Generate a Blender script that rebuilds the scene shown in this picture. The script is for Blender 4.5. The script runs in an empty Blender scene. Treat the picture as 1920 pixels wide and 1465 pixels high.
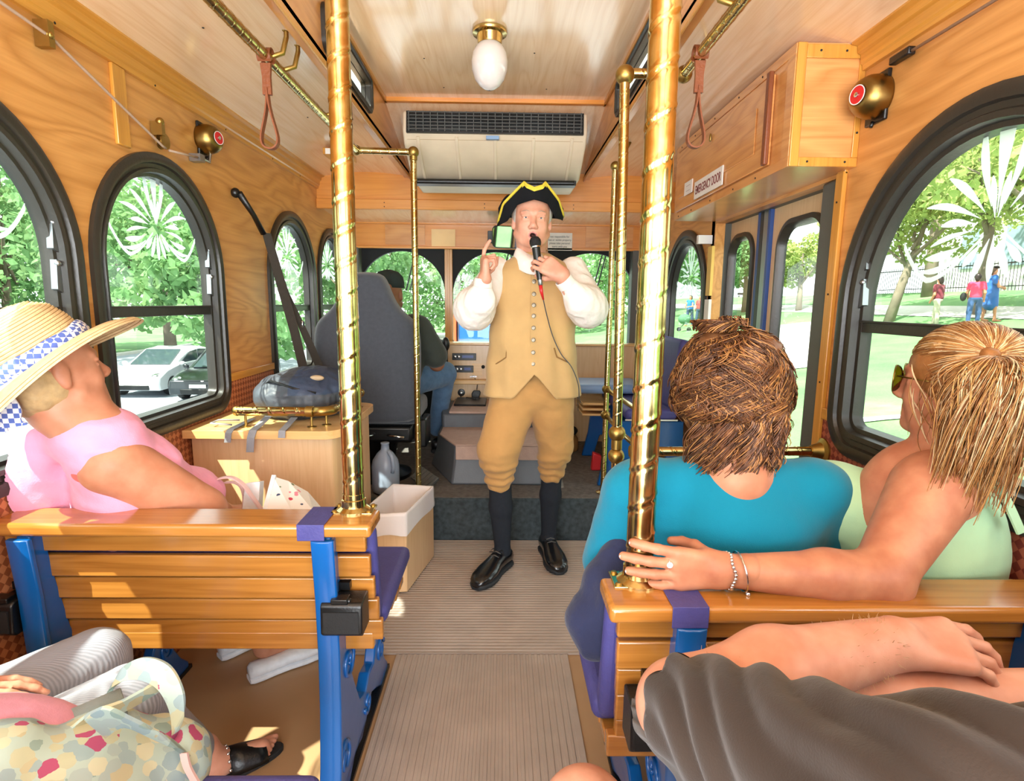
import bpy, bmesh, math, random
import numpy as np
from mathutils import Vector, Matrix, Euler, noise as mnoise
from mathutils.geometry import tessellate_polygon
random.seed(7)
PI = math.pi
C = bpy.context.scene.collection
SC = bpy.context.scene

# ---------------------------------------------------------------- camera
F_PX = 1060.0
PITCH, YAW, ROLL = math.radians(8.8), math.radians(0.92), math.radians(0.6)
CAM = Vector((0, 0, 1.31))
FW = Vector((math.sin(YAW)*math.cos(PITCH), math.cos(YAW)*math.cos(PITCH), -math.sin(PITCH)))
_r = FW.cross(Vector((0, 0, 1))).normalized(); _u = _r.cross(FW)
RT = _r*math.cos(ROLL)+_u*math.sin(ROLL); UP = -_r*math.sin(ROLL)+_u*math.cos(ROLL)
cam_d = bpy.data.cameras.new('camera'); cam_d.sensor_fit = 'HORIZONTAL'; cam_d.sensor_width = 36
cam_d.lens = 36*F_PX/1920; cam_d.clip_start = .02; cam_d.clip_end = 400
cam = bpy.data.objects.new('camera', cam_d); C.objects.link(cam)
cam.matrix_world = Matrix(((RT.x, UP.x, -FW.x, CAM.x), (RT.y, UP.y, -FW.y, CAM.y), (RT.z, UP.z, -FW.z, CAM.z), (0, 0, 0, 1)))
SC.camera = cam

# ---------------------------------------------------------------- light, sky, exposure
SC.view_settings.view_transform = 'Standard'; SC.view_settings.look = 'None'
SC.view_settings.gamma = 1; SC.view_settings.use_curve_mapping = False
SC.view_settings.exposure = EXPOSURE = 0.74
w = bpy.data.worlds.new('sky'); SC.world = w; w.use_nodes = True
nt = w.node_tree; nt.nodes.clear()
wo = nt.nodes.new('ShaderNodeOutputWorld'); bg = nt.nodes.new('ShaderNodeBackground')
bg.inputs[0].default_value = (.93, .97, 1.0, 1); bg.inputs[1].default_value = 1.9
nt.links.new(bg.outputs[0], wo.inputs[0])
sd = bpy.data.lights.new('sun', 'SUN'); sd.energy = 10.0; sd.angle = math.radians(.6); sd.color = (1, .95, .86)
sun = bpy.data.objects.new('sun', sd); C.objects.link(sun)
SUN_DIR = Vector((.40, .42, -.81)).normalized()
sun.rotation_euler = SUN_DIR.to_track_quat('-Z', 'Y').to_euler()
def fill_area(name, loc, rot, sx, sy, watts, col=(.93, .97, 1)):
    l = bpy.data.lights.new(name, 'AREA'); l.shape = 'RECTANGLE'; l.size = sx; l.size_y = sy; l.energy = watts; l.color = col
    o = bpy.data.objects.new(name, l); C.objects.link(o); o.location = loc; o.rotation_euler = rot; return o
# invented area lights behind the camera, added to brighten the interior
fill_area('rear_fill_light', (-.05, -1.35, 1.1), (math.radians(106), 0, 0), 2.2, 1.5, 100)
fill_area('left_rear_fill_light', (-1.2, -.3, 1.35), (0, math.radians(-90), 0), .9, .8, 16)
fill_area('right_rear_fill_light', (1.1, -.3, 1.35), (0, math.radians(90), 0), .9, .8, 16)
SC.cycles.max_bounces = 10; SC.cycles.diffuse_bounces = 6; SC.cycles.glossy_bounces = 4
SC.cycles.transparent_max_bounces = 16; SC.cycles.sample_clamp_indirect = 6.0
SC.cycles.use_denoising = True
SC.cycles.caustics_reflective = False; SC.cycles.caustics_refractive = False

def at(px, py, x=None, y=None, z=None):
    """world point on the sight line of a photo pixel, at a known plane"""
    d = FW+RT*((px-960)/F_PX)-UP*((py-732.5)/F_PX)
    t = x/d.x if x is not None else (y/d.y if y is not None else (z-CAM.z)/d.z)
    return CAM+d*t

# ---------------------------------------------------------------- materials
def lin(c):
    if isinstance(c, str): c = tuple(int(c[i:i+2], 16)/255 for i in (0, 2, 4))
    return tuple((v/12.92 if v <= .04045 else ((v+.055)/1.055)**2.4) for v in c[:3])+(1,)
class NT:
    def __init__(s, name):
        s.m = bpy.data.materials.new(name); s.m.use_nodes = True; s.t = s.m.node_tree; s.t.nodes.clear()
        s.out = s.n('OutputMaterial')
    def n(s, k, **kw):
        nd = s.t.nodes.new('ShaderNode'+k)
        for a, v in kw.items(): setattr(nd, a, v)
        return nd
    def l(s, a, b): s.t.links.new(a, b)
    def set(s, sock, v):
        if hasattr(v, 'links') or hasattr(v, 'is_output'): s.l(v, sock)
        else: sock.default_value = v
    def coord(s, scale=(1, 1, 1), rot=(0, 0, 0), kind='Object'):
        tc = s.n('TexCoord'); mp = s.n('Mapping'); s.l(tc.outputs[kind], mp.inputs[0])
        mp.inputs['Scale'].default_value = scale; mp.inputs['Rotation'].default_value = rot
        return mp.outputs[0]
    def noise(s, vec, scale=5, detail=3, rough=.5, dist=0):
        nd = s.n('TexNoise'); s.l(vec, nd.inputs['Vector'])
        for k, v in (('Scale', scale), ('Detail', detail), ('Roughness', rough), ('Distortion', dist)): nd.inputs[k].default_value = v
        return nd.outputs[0]
    def math(s, op, a, b=0.0, c=0.0):
        nd = s.n('Math', operation=op)
        for i, v in enumerate((a, b, c)): s.set(nd.inputs[i], v)
        return nd.outputs[0]
    def ramp(s, fac, stops, interp='LINEAR'):
        r = s.n('ValToRGB'); s.set(r.inputs[0], fac); r.color_ramp.interpolation = interp
        e = r.color_ramp.elements
        while len(e) < len(stops): e.new(.5)
        for i, (p, c) in enumerate(stops): e[i].position = p; e[i].color = lin(c) if isinstance(c, str) else ((c, c, c, 1) if isinstance(c, (int, float)) else c)
        return r.outputs[0]
    def mix(s, fac, a, b, mode='MIX'):
        nd = s.n('MixRGB', blend_type=mode); s.set(nd.inputs[0], fac)
        s.set(nd.inputs[1], lin(a) if isinstance(a, str) else a); s.set(nd.inputs[2], lin(b) if isinstance(b, str) else b)
        return nd.outputs[0]
    def bump(s, h, strength=.3, dist=.01):
        nd = s.n('Bump'); nd.inputs['Strength'].default_value = strength; nd.inputs['Distance'].default_value = dist
        s.l(h, nd.inputs['Height']); return nd.outputs[0]
    def bsdf(s, color, rough=.5, metal=0.0, normal=None, spec=.5, coat=0, sheen=0, sss=0, alpha=None, trans=0, aniso=0):
        b = s.n('BsdfPrincipled'); s.set(b.inputs['Base Color'], lin(color) if isinstance(color, str) else color)
        s.set(b.inputs['Roughness'], rough); s.set(b.inputs['Metallic'], metal)
        b.inputs['Specular IOR Level'].default_value = spec
        if coat: b.inputs['Coat Weight'].default_value = coat; b.inputs['Coat Roughness'].default_value = .12
        if sheen: b.inputs['Sheen Weight'].default_value = sheen
        if sss:
            b.inputs['Subsurface Weight'].default_value = sss; b.inputs['Subsurface Scale'].default_value = .008
            b.inputs['Subsurface Radius'].default_value = (1, .35, .2)
        if trans: b.inputs['Transmission Weight'].default_value = trans
        if alpha is not None: s.set(b.inputs['Alpha'], alpha)
        if normal is not None: s.l(normal, b.inputs['Normal'])
        s.l(b.outputs[0], s.out.inputs[0]); s.b = b
        return s.m
def plain(name, color, rough=.5, metal=0.0, bump=0, bscale=60, spec=.5, var=.06, coat=0, sheen=0, sss=0):
    t = NT(name); v = t.coord(); c = lin(color)
    n = t.noise(v, bscale*.15, 3)
    a = tuple(max(0, k*(1-var)) for k in c[:3])+(1,); b = tuple(min(1, k*(1+var)) for k in c[:3])+(1,)
    col = t.ramp(n, [(.3, a), (.7, b)])
    nm = t.bump(t.noise(v, bscale, 3), bump, .004) if bump else None
    return t.bsdf(col, rough, metal, nm, spec, coat, sheen, sss)
def wood(name, dark, light, grain=(1, 10, 10), scale=1.0, rings=7, rough=.3, coat=0, contrast=1.0, rot=(0, 0, 0)):
    """flat-sawn grain: slow noise stretched along the grain, folded into rings, plus fine pores"""
    t = NT(name); v = t.coord(tuple(g*scale for g in grain), rot)
    n = t.noise(v, 1.0, 2, .45, .35)
    r = t.math('PINGPONG', t.math('MULTIPLY', n, rings*2.0), 1.0)
    r = t.math('POWER', r, 1.6)
    v2 = t.coord(tuple(g*scale*(2.5 if g < 2 else 14) for g in grain), rot)
    p = t.noise(v2, 1.3, 3, .6)
    f = t.math('ADD', t.math('MULTIPLY', r, .55*contrast), t.math('MULTIPLY', p, .55))
    col = t.ramp(f, [(.12, light), (.5, tuple((a+b)/2 for a, b in zip(lin(light), lin(dark)))), (.95, dark)])
    return t.bsdf(col, rough, 0, t.bump(p, .05, .002), .5, coat)
M = {}
M['ply'] = wood('honey_plywood', 'BA783C', 'DFA262', (1, .9, 6), 1.5, 7, .32, .25, .8)
M['ply_side'] = wood('honey_plywood_wall', 'B57838', 'DDA15D', (6, 1.0, 5), 1.3, 8, .38, .1, .8)
M['ply_ceiling'] = wood('glossy_ceiling_plywood', 'DDB083', 'F6DAB6', (7, .8, 7), 1.2, 7, .2, .6, .45)
M['trim'] = wood('honey_oak_trim', 'B27527', 'D79B45', (20, 1.2, 20), 1.2, 3, .3, .2, .6)
M['trim_v'] = wood('honey_oak_upright_trim', 'B27527', 'D79B45', (20, 20, 1.2), 1.2, 3, .3, .2, .6)
M['trim_x'] = wood('orange_oak_header', 'C77A2C', 'E39A48', (1.2, 20, 20), 1.2, 3, .3, .2, .5)
M['slat'] = wood('varnished_bench_slat', '85521C', 'B57A36', (1.1, 16, 16), 1.3, 5, .22, .5, .6)
M['laminate'] = wood('pale_maple_laminate', 'CFA472', 'E6C497', (16, 16, 1.0), 2.2, 3, .3, .2, .4)
M['laminate_top'] = wood('maple_top_edge', 'D09C58', 'EFC487', (1.0, 12, 12), 2, 3, .25, .3, .4)
def brass():
    t = NT('polished_brass'); v = t.coord()
    n = t.noise(v, 30, 3)
    col = t.ramp(n, [(.3, 'B9A060'), (.7, 'D6C188')])
    return t.bsdf(col, t.math('MULTIPLY_ADD', n, .14, .10), 1.0)
M['brass'] = brass()
M['old_brass'] = plain('satin_aged_brass', 'A98B4C', .38, 1.0, .1, 90)
M['bell'] = plain('bronze_bell', '8E7440', .33, 1.0, .05, 60)
M['chrome'] = plain('chrome', 'D5D8DA', .12, 1.0)
M['steel'] = plain('brushed_steel', '9FA3A6', .35, 1.0)
M['frame'] = plain('dark_bronze_frame', '2E2B26', .35, .0, .15, 80, .5)
M['rubber'] = plain('black_rubber', '141414', .55, 0, .2, 60)
M['black'] = plain('black_plastic', '0C0D0E', .35, 0, .15, 200)
M['black_matte'] = plain('matte_black', '131416', .75, 0, .2, 120)
M['grey_metal'] = plain('grey_painted_metal', '5A5A57', .45, 0, .1, 60)
M['door_grey'] = plain('grey_door_pillar', '54554F', .5, 0, .1, 60)
M['door_blue'] = plain('blue_edge_strip', '31508E', .4)
M['blue'] = plain('glossy_blue_paint', '06549A', .28, 0, .12, 25, .5, .12, .4)
M['vinyl'] = plain('purple_vinyl', '44427E', .55, 0, .3, 160, .4, .08)
M['white'] = plain('white_paint', 'E8E6E2', .4)
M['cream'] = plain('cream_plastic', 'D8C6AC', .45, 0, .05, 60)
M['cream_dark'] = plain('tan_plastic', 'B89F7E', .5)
M['label'] = plain('white_label', 'EDE9E4', .5)
M['red'] = plain('red_enamel', 'C8262A', .35)
M['leather'] = plain('brown_leather', '7A4020', .45, 0, .3, 120)
M['web'] = plain('grey_brown_webbing', '3E3833', .8, 0, .4, 300)
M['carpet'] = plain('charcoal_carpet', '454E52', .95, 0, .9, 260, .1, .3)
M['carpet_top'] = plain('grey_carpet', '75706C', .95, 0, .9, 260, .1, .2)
M['mat'] = plain('ribbed_beige_rubber', 'A4968B', .42, 0, .15, 40, .5, .1)
M['floor'] = plain('worn_brown_linoleum', 'A5835F', .45, 0, .15, 12, .4, .16)
def glass_mat(name, tint=(.93, .98, .95, 1), k=1.0):
    t = NT(name); tr = t.n('BsdfTransparent'); tr.inputs[0].default_value = tint
    gl = t.n('BsdfGlossy'); gl.inputs['Roughness'].default_value = .02
    fr = t.n('Fresnel'); fr.inputs[0].default_value = 1.45
    geo = t.n('NewGeometry'); front = t.math('SUBTRACT', 1.0, geo.outputs['Backfacing'])
    mx = t.n('MixShader'); t.l(t.math('MULTIPLY', t.math('MULTIPLY', fr.outputs[0], k), front), mx.inputs[0]); t.l(tr.outputs[0], mx.inputs[1]); t.l(gl.outputs[0], mx.inputs[2])
    t.l(mx.outputs[0], t.out.inputs[0]); return t.m
M['glass'] = glass_mat('window_glass')
def etch_mat():
    t = NT('etched_white_film'); d = t.n('BsdfDiffuse'); d.inputs[0].default_value = lin('E9F2F2')
    tl = t.n('BsdfTranslucent'); tl.inputs[0].default_value = lin('E9F2F2')
    tr = t.n('BsdfTransparent'); a = t.n('MixShader'); a.inputs[0].default_value = .5
    t.l(d.outputs[0], a.inputs[1]); t.l(tl.outputs[0], a.inputs[2])
    b = t.n('MixShader'); b.inputs[0].default_value = .72; t.l(tr.outputs[0], b.inputs[1]); t.l(a.outputs[0], b.inputs[2])
    t.l(b.outputs[0], t.out.inputs[0]); return t.m
M['etch'] = etch_mat()
def weave(name, a, b, sc=55):
    t = NT(name); v = t.coord((sc, sc, sc), (0.785, 0, 0))
    ch = t.n('TexChecker'); ch.inputs['Scale'].default_value = 1.0; t.l(v, ch.inputs[0])
    ch.inputs[1].default_value = lin(a); ch.inputs[2].default_value = lin(b)
    w_ = t.n('TexWave', bands_direction='DIAGONAL'); w_.inputs['Scale'].default_value = .6; t.l(v, w_.inputs['Vector'])
    return t.bsdf(ch.outputs[0], .5, 0, t.bump(ch.outputs[1], .6, .004))
M['weave'] = weave('woven_copper_vinyl', '8A4A2A', 'B8734A')

# ---------------------------------------------------------------- mesh building
def tag(o, label=None, cat=None, group=None, kind=None):
    if label: o['label'] = label
    if cat: o['category'] = cat
    if group: o['group'] = group
    if kind: o['kind'] = kind
    return o
def empty(name, loc=(0, 0, 0), label=None, cat=None, group=None, rz=0):
    o = bpy.data.objects.new(name, None); o.empty_display_size = .05; C.objects.link(o); o.location = loc; o.rotation_euler = (0, 0, rz)
    return tag(o, label, cat, group)
def frame_of(d, up=None):
    d = d.normalized(); up = up or (Vector((0, 0, 1)) if abs(d.z) < .95 else Vector((0, 1, 0)))
    a = up.cross(d).normalized(); return a, d.cross(a)
class MB:
    def __init__(s): s.v = []; s.f = []; s.mi = []; s.cur = 0
    def add(s, vs, fs):
        o = len(s.v); s.v += [tuple(p) for p in vs]; s.f += [tuple(i+o for i in f) for f in fs]; s.mi += [s.cur]*len(fs); return s
    def box(s, x0, x1, y0, y1, z0, z1, M_=None):
        vs = [Vector((x, y, z)) for x in (x0, x1) for y in (y0, y1) for z in (z0, z1)]
        if M_ is not None: vs = [M_ @ p for p in vs]
        return s.add(vs, [(0, 1, 3, 2), (4, 6, 7, 5), (0, 4, 5, 1), (2, 3, 7, 6), (0, 2, 6, 4), (1, 5, 7, 3)])
    def cbox(s, c, size, rot=(0, 0, 0)):
        m = Matrix.Translation(Vector(c)) @ Euler(rot).to_matrix().to_4x4(); a, b, d = (k/2 for k in size)
        return s.box(-a, a, -b, b, -d, d, m)
    def loft(s, rings, closed=True, cap=True, flip=False):
        """rings: list of equal-length point lists"""
        n = len(rings[0]); vs = [p for r in rings for p in r]; fs = []
        m = n if closed else n-1
        for i in range(len(rings)-1):
            for j in range(m):
                k = (j+1) % n; q = (i*n+j, i*n+k, (i+1)*n+k, (i+1)*n+j); fs.append(q[::-1] if flip else q)
        if cap and closed:
            a = tuple(range(n)); b = tuple((len(rings)-1)*n+i for i in range(n))
            fs.append(a if flip else a[::-1]); fs.append(b[::-1] if flip else b)
        return s.add(vs, fs)
    def tube(s, pts, r, n=12, cap=True, sq=1.0, closed=False, up=None):
        pts = [Vector(p) for p in pts]; N = len(pts); rs = r if isinstance(r, (list, tuple)) else [r]*N
        rings = []; a = None
        for i, p in enumerate(pts):
            if closed: d = pts[(i+1) % N]-pts[i-1]
            else: d = pts[min(i+1, N-1)]-pts[max(i-1, 0)]
            if d.length < 1e-9: d = Vector((0, 0, 1))
            d.normalize()
            if a is None: a, b = frame_of(d, up)
            else:
                a = (a-d*a.dot(d)); a = a.normalized() if a.length > 1e-6 else frame_of(d)[0]; b = d.cross(a)
            rings.append([p+a*(math.cos(t)*rs[i])+b*(math.sin(t)*rs[i]*sq) for t in (2*PI*j/n for j in range(n))])
        if closed: rings.append(rings[0]); cap = False
        return s.loft(rings, True, cap)
    def lathe(s, prof, n=24, loc=(0, 0, 0), rot=None, cap=True):
        m = Matrix.Translation(Vector(loc)) @ (rot.to_4x4() if rot is not None else Matrix())
        rings = [[m @ Vector((r*math.cos(2*PI*j/n), r*math.sin(2*PI*j/n), z)) for j in range(n)] for r, z in prof]
        return s.loft(rings, True, cap)
    def ball(s, c, r, n=16, sq=(1, 1, 1), rot=None):
        prof = [(max(1e-4, math.sin(PI*i/n)), -math.cos(PI*i/n)) for i in range(n+1)]
        m = (rot.to_4x4() if rot is not None else Matrix()) @ Matrix.Diagonal((r*sq[0], r*sq[1], r*sq[2], 1))
        rings = [[Vector(c)+(m @ Vector((a*math.cos(2*PI*j/n), a*math.sin(2*PI*j/n), z))) for j in range(n)] for a, z in prof]
        return s.loft(rings, True, True)
    def prism(s, loops, fn, d0, d1):
        """2D loops (first outer, rest holes) through fn(u,v,d) -> 3D, between depths d0 and d1"""
        flat = [p for l in loops for p in l]
        tris = tessellate_polygon([[Vector((p[0], p[1], 0)) for p in l] for l in loops]); n = len(flat)
        vs = [fn(p[0], p[1], d0) for p in flat]+[fn(p[0], p[1], d1) for p in flat]
        fs = [tuple(t) for t in tris]+[tuple(i+n for i in t[::-1]) for t in tris]
        o = 0
        for l in loops:
            m = len(l)
            for i in range(m): j = (i+1) % m; fs.append((o+i, o+j, o+j+n, o+i+n))
            o += m
        return s.add(vs, fs)
    def build(s, name, mat, parent=None, smooth=False, bevel=0, seg=2, subsurf=0, auto=None, kind=None, label=None, loc=None):
        me = bpy.data.meshes.new(name); me.from_pydata(s.v, [], s.f)
        mats = mat if isinstance(mat, (list, tuple)) else [mat]
        for m in mats: me.materials.append(m)
        if len(mats) > 1: me.polygons.foreach_set('material_index', s.mi)
        bm = bmesh.new(); bm.from_mesh(me); bmesh.ops.recalc_face_normals(bm, faces=bm.faces); bm.to_mesh(me); bm.free()
        if smooth or auto: me.shade_smooth()
        if auto: me.set_sharp_from_angle(angle=math.radians(auto))
        me.update()
        o = bpy.data.objects.new(name, me); C.objects.link(o)
        if parent: o.parent = parent; o.matrix_parent_inverse = parent.matrix_basis.inverted() if loc is None else Matrix()
        if loc is not None: o.location = loc
        if bevel:
            b = o.modifiers.new('bevel', 'BEVEL'); b.width = bevel; b.segments = seg; b.limit_method = 'ANGLE'; b.angle_limit = math.radians(40)
            if not smooth and not auto: me.shade_smooth(); me.set_sharp_from_angle(angle=math.radians(50))
        if subsurf: q = o.modifiers.new('sub', 'SUBSURF'); q.levels = subsurf; q.render_levels = subsurf
        if kind: o['kind'] = kind
        if label: o['label'] = label
        return o
def children(o): return [c for c in bpy.data.objects if c.parent == o]
def copy_tree(o, parent=None):
    kids = children(o)
    c = o.copy(); C.objects.link(c)
    if parent: c.parent = parent
    for k in kids: copy_tree(k, c)
    return c

# signed-distance bodies meshed with surface nets
def _len(a): return np.sqrt((a*a).sum(-1))
def sdf_mesh(prims, h=.006, k=.02):
    lo = np.full(3, 1e9); hi = -lo
    bbs = []
    for p in prims:
        if p[0] == 'c':
            a, b = np.array(p[1], float), np.array(p[2], float); r = max(p[3], p[4]); l, u = np.minimum(a, b)-r, np.maximum(a, b)+r
        else:
            c = np.array(p[1], float); r = max(p[2]); l, u = c-r, c+r
        bbs.append((l, u))
        if p[0] in 'ce': lo = np.minimum(lo, l); hi = np.maximum(hi, u)
    lo -= 3*h+k; hi += 3*h+k
    dim = np.ceil((hi-lo)/h).astype(int)+1
    fld = np.full(dim, 1.0, np.float32)
    for p, (l, u) in zip(prims, bbs):
        opt = p[-1] if isinstance(p[-1], dict) else {}
        kk = opt.get('k', k); mg = kk*1.2+3*h
        i0 = np.maximum(np.floor((l-mg-lo)/h).astype(int), 0); i1 = np.minimum(np.ceil((u+mg-lo)/h).astype(int)+1, dim)
        if (i1 <= i0).any(): continue
        ax = [np.arange(i0[d], i1[d])*h+lo[d] for d in range(3)]
        X = np.stack(np.meshgrid(*ax, indexing='ij'), -1).astype(np.float32)
        if p[0] == 'c':
            a, b = np.array(p[1], np.float32), np.array(p[2], np.float32); ba = b-a; L = max(float(ba @ ba), 1e-9)
            t = np.clip(((X-a) @ ba)/L, 0, 1); d = _len(X-a-t[..., None]*ba)-(p[3]+(p[4]-p[3])*t)
        else:
            c = np.array(p[1], np.float32); R = np.array(p[2], np.float32); q = X-c
            if len(p) > 3 and not isinstance(p[3], dict) and p[3] is not None:
                q = q @ np.array(p[3] if isinstance(p[3], Matrix) else Euler(p[3]).to_matrix(), np.float32)
            k0 = _len(q/R); k1 = _len(q/(R*R)); d = k0*(k0-1)/np.maximum(k1, 1e-6)
        sl = tuple(slice(i0[d_], i1[d_]) for d_ in range(3)); f = fld[sl]
        if p[0] in 'ce':
            hh = np.maximum(kk-np.abs(f-d), 0)/kk; fld[sl] = np.minimum(f, d)-hh*hh*kk*.25
        else:  # 'x' carve ellipsoid
            hh = np.maximum(kk-np.abs(f+d), 0)/kk; fld[sl] = np.maximum(f, -d)+hh*hh*kk*.25
    return nets(fld, lo, h)
def nets(f, lo, h):
    s = f < 0
    acc = np.zeros(np.array(f.shape)-1, np.int8)
    for dx in (0, 1):
        for dy in (0, 1):
            for dz in (0, 1): acc += s[dx:f.shape[0]-1+dx, dy:f.shape[1]-1+dy, dz:f.shape[2]-1+dz]
    act = (acc > 0) & (acc < 8); idx = np.argwhere(act)
    num = np.full(act.shape, -1, np.int64); num[act] = np.arange(len(idx))
    P = np.zeros((len(idx), 3)); cnt = np.zeros(len(idx))
    cs = [(x, y, z) for x in (0, 1) for y in (0, 1) for z in (0, 1)]
    for a in cs:
        for ax in range(3):
            if a[ax]: continue
            b = list(a); b[ax] = 1
            fa = f[idx[:, 0]+a[0], idx[:, 1]+a[1], idx[:, 2]+a[2]]; fb = f[idx[:, 0]+b[0], idx[:, 1]+b[1], idx[:, 2]+b[2]]
            m = (fa < 0) != (fb < 0); t = np.where(m, fa/np.where(m, fa-fb, 1), 0)
            q = np.array(a)[None]*np.ones((len(idx), 1)); q[:, ax] += t; P[m] += q[m]; cnt[m] += 1
    P = (idx+P/cnt[:, None])*h+lo
    Q = []
    for ax in range(3):
        o1, o2 = [(1, 2), (2, 0), (0, 1)][ax]
        sl0 = [slice(None)]*3; sl1 = [slice(None)]*3; sl0[ax] = slice(0, -1); sl1[ax] = slice(1, None)
        e = np.argwhere(s[tuple(sl0)] != s[tuple(sl1)])
        ok = (e[:, o1] > 0) & (e[:, o2] > 0) & (e[:, o1] < act.shape[o1]) & (e[:, o2] < act.shape[o2]); e = e[ok]
        def cell(d1, d2):
            c = e.copy(); c[:, o1] -= d1; c[:, o2] -= d2; return num[c[:, 0], c[:, 1], c[:, 2]]
        q = np.stack([cell(1, 1), cell(0, 1), cell(0, 0), cell(1, 0)], 1)
        flip = ~s[e[:, 0], e[:, 1], e[:, 2]]; q[flip] = q[flip][:, ::-1]; Q.append(q)
    Q = np.concatenate(Q); Q = Q[(Q >= 0).all(1)]
    # one relaxation pass
    nb = np.zeros_like(P); c2 = np.zeros(len(P))
    for i in range(4):
        j = (i+1) % 4
        np.add.at(nb, Q[:, i], P[Q[:, j]]); np.add.at(c2, Q[:, i], 1); np.add.at(nb, Q[:, j], P[Q[:, i]]); np.add.at(c2, Q[:, j], 1)
    P = P*.5+nb/np.maximum(c2, 1)[:, None]*.5
    return P, Q
def np_obj(name, parts, mats, parent=None, disp=None, matfn=None, clip=None, label=None):
    """parts: [(P,Q)], disp(P,N)->P, matfn(face centres)->index array, clip(centres)->keep mask"""
    o = 0; Ps = []; Qs = []
    for P, Q in parts: Ps.append(P); Qs.append(Q+o); o += len(P)
    P = np.concatenate(Ps); Q = np.concatenate(Qs)
    if disp is not None:
        n = np.cross(P[Q[:, 2]]-P[Q[:, 0]], P[Q[:, 3]]-P[Q[:, 1]]); N = np.zeros_like(P)
        for i in range(4): np.add.at(N, Q[:, i], n)
        N /= np.maximum(_len(N), 1e-12)[:, None]; P = disp(P, N)
    ctr = P[Q].mean(1)
    if clip is not None:
        kp = clip(ctr); Q = Q[kp]; ctr = ctr[kp]
        used = np.unique(Q); mp = np.zeros(len(P), int); mp[used] = np.arange(len(used)); P = P[used]; Q = mp[Q]
    me = bpy.data.meshes.new(name)
    me.vertices.add(len(P)); me.vertices.foreach_set('co', P.astype(np.float32).ravel())
    me.loops.add(len(Q)*4); me.loops.foreach_set('vertex_index', Q.astype(np.int32).ravel())
    me.polygons.add(len(Q)); me.polygons.foreach_set('loop_start', (np.arange(len(Q))*4).astype(np.int32))
    mats = mats if isinstance(mats, (list, tuple)) else [mats]
    for m in mats: me.materials.append(m)
    if matfn is not None: me.polygons.foreach_set('material_index', matfn(ctr).astype(np.int32))
    me.update(calc_edges=True); me.validate(); me.shade_smooth()
    ob = bpy.data.objects.new(name, me); C.objects.link(ob)
    if parent: ob.parent = parent; ob.matrix_parent_inverse = parent.matrix_basis.inverted()
    if label: ob['label'] = label
    return ob
def vnoise(P, scale=(1, 1, 1), seed=0, oct=2):
    """smooth value noise in [-1,1] on points"""
    out = np.zeros(len(P)); amp = 1.0; tot = 0
    for o in range(oct):
        q = P*np.array(scale)*(2**o)+seed*17.3+o*5.1; i = np.floor(q).astype(np.int64); f = q-i; f = f*f*(3-2*f); r = 0
        for dx in (0, 1):
            for dy in (0, 1):
                for dz in (0, 1):
                    hsh = ((i[:, 0]+dx)*73856093 ^ (i[:, 1]+dy)*19349663 ^ (i[:, 2]+dz)*83492791 ^ (seed*2654435)) & 0xffffff
                    hv = ((hsh*1103515245+12345) >> 4 & 0xffff)/32767.5-1
                    wgt = (f[:, 0] if dx else 1-f[:, 0])*(f[:, 1] if dy else 1-f[:, 1])*(f[:, 2] if dz else 1-f[:, 2]); r = r+hv*wgt
        out += r*amp; tot += amp; amp *= .5
    return out/tot
# ================================================================ the coach body
XL, XR = -1.22, 1.115
YB, YF = -1.3, 4.55         # rear end (left open to let light in from behind) and nose
def fnL(u, v, d): return (XL-d, u, v)      # d grows outwards
def fnR(u, v, d): return (XR+d, u, v)
def arch_loop(y0, y1, z0, z1, ry=None, rb=.1, ins=0.0, n=14, rt=None):
    """window outline: elliptical top, rounded lower corners"""
    y0 += ins; y1 -= ins; z0 += ins; z1 -= ins; rb = max(rb-ins, .012); hw = (y1-y0)/2; cy = (y0+y1)/2
    P = []
    if rt is None:
        hh = hw if ry is None else ry-ins
        for i in range(2*n+1): a = PI*i/(2*n); P.append((cy+hw*math.cos(a), z1-hh+hh*math.sin(a)))
    else:
        r = max(rt-ins, .012)
        for k, (cx, a0) in enumerate(((y1-r, 0), (y0+r, PI/2))):
            for i in range(n+1): a = a0+PI/2*i/n; P.append((cx+r*math.cos(a), z1-r+r*math.sin(a)))
    for k, (cx, a0) in enumerate(((y0+rb, PI), (y1-rb, 1.5*PI))):
        for i in range(7): a = a0+PI/2*i/6; P.append((cx+rb*math.cos(a), z0+rb+rb*math.sin(a)))
    return P
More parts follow.
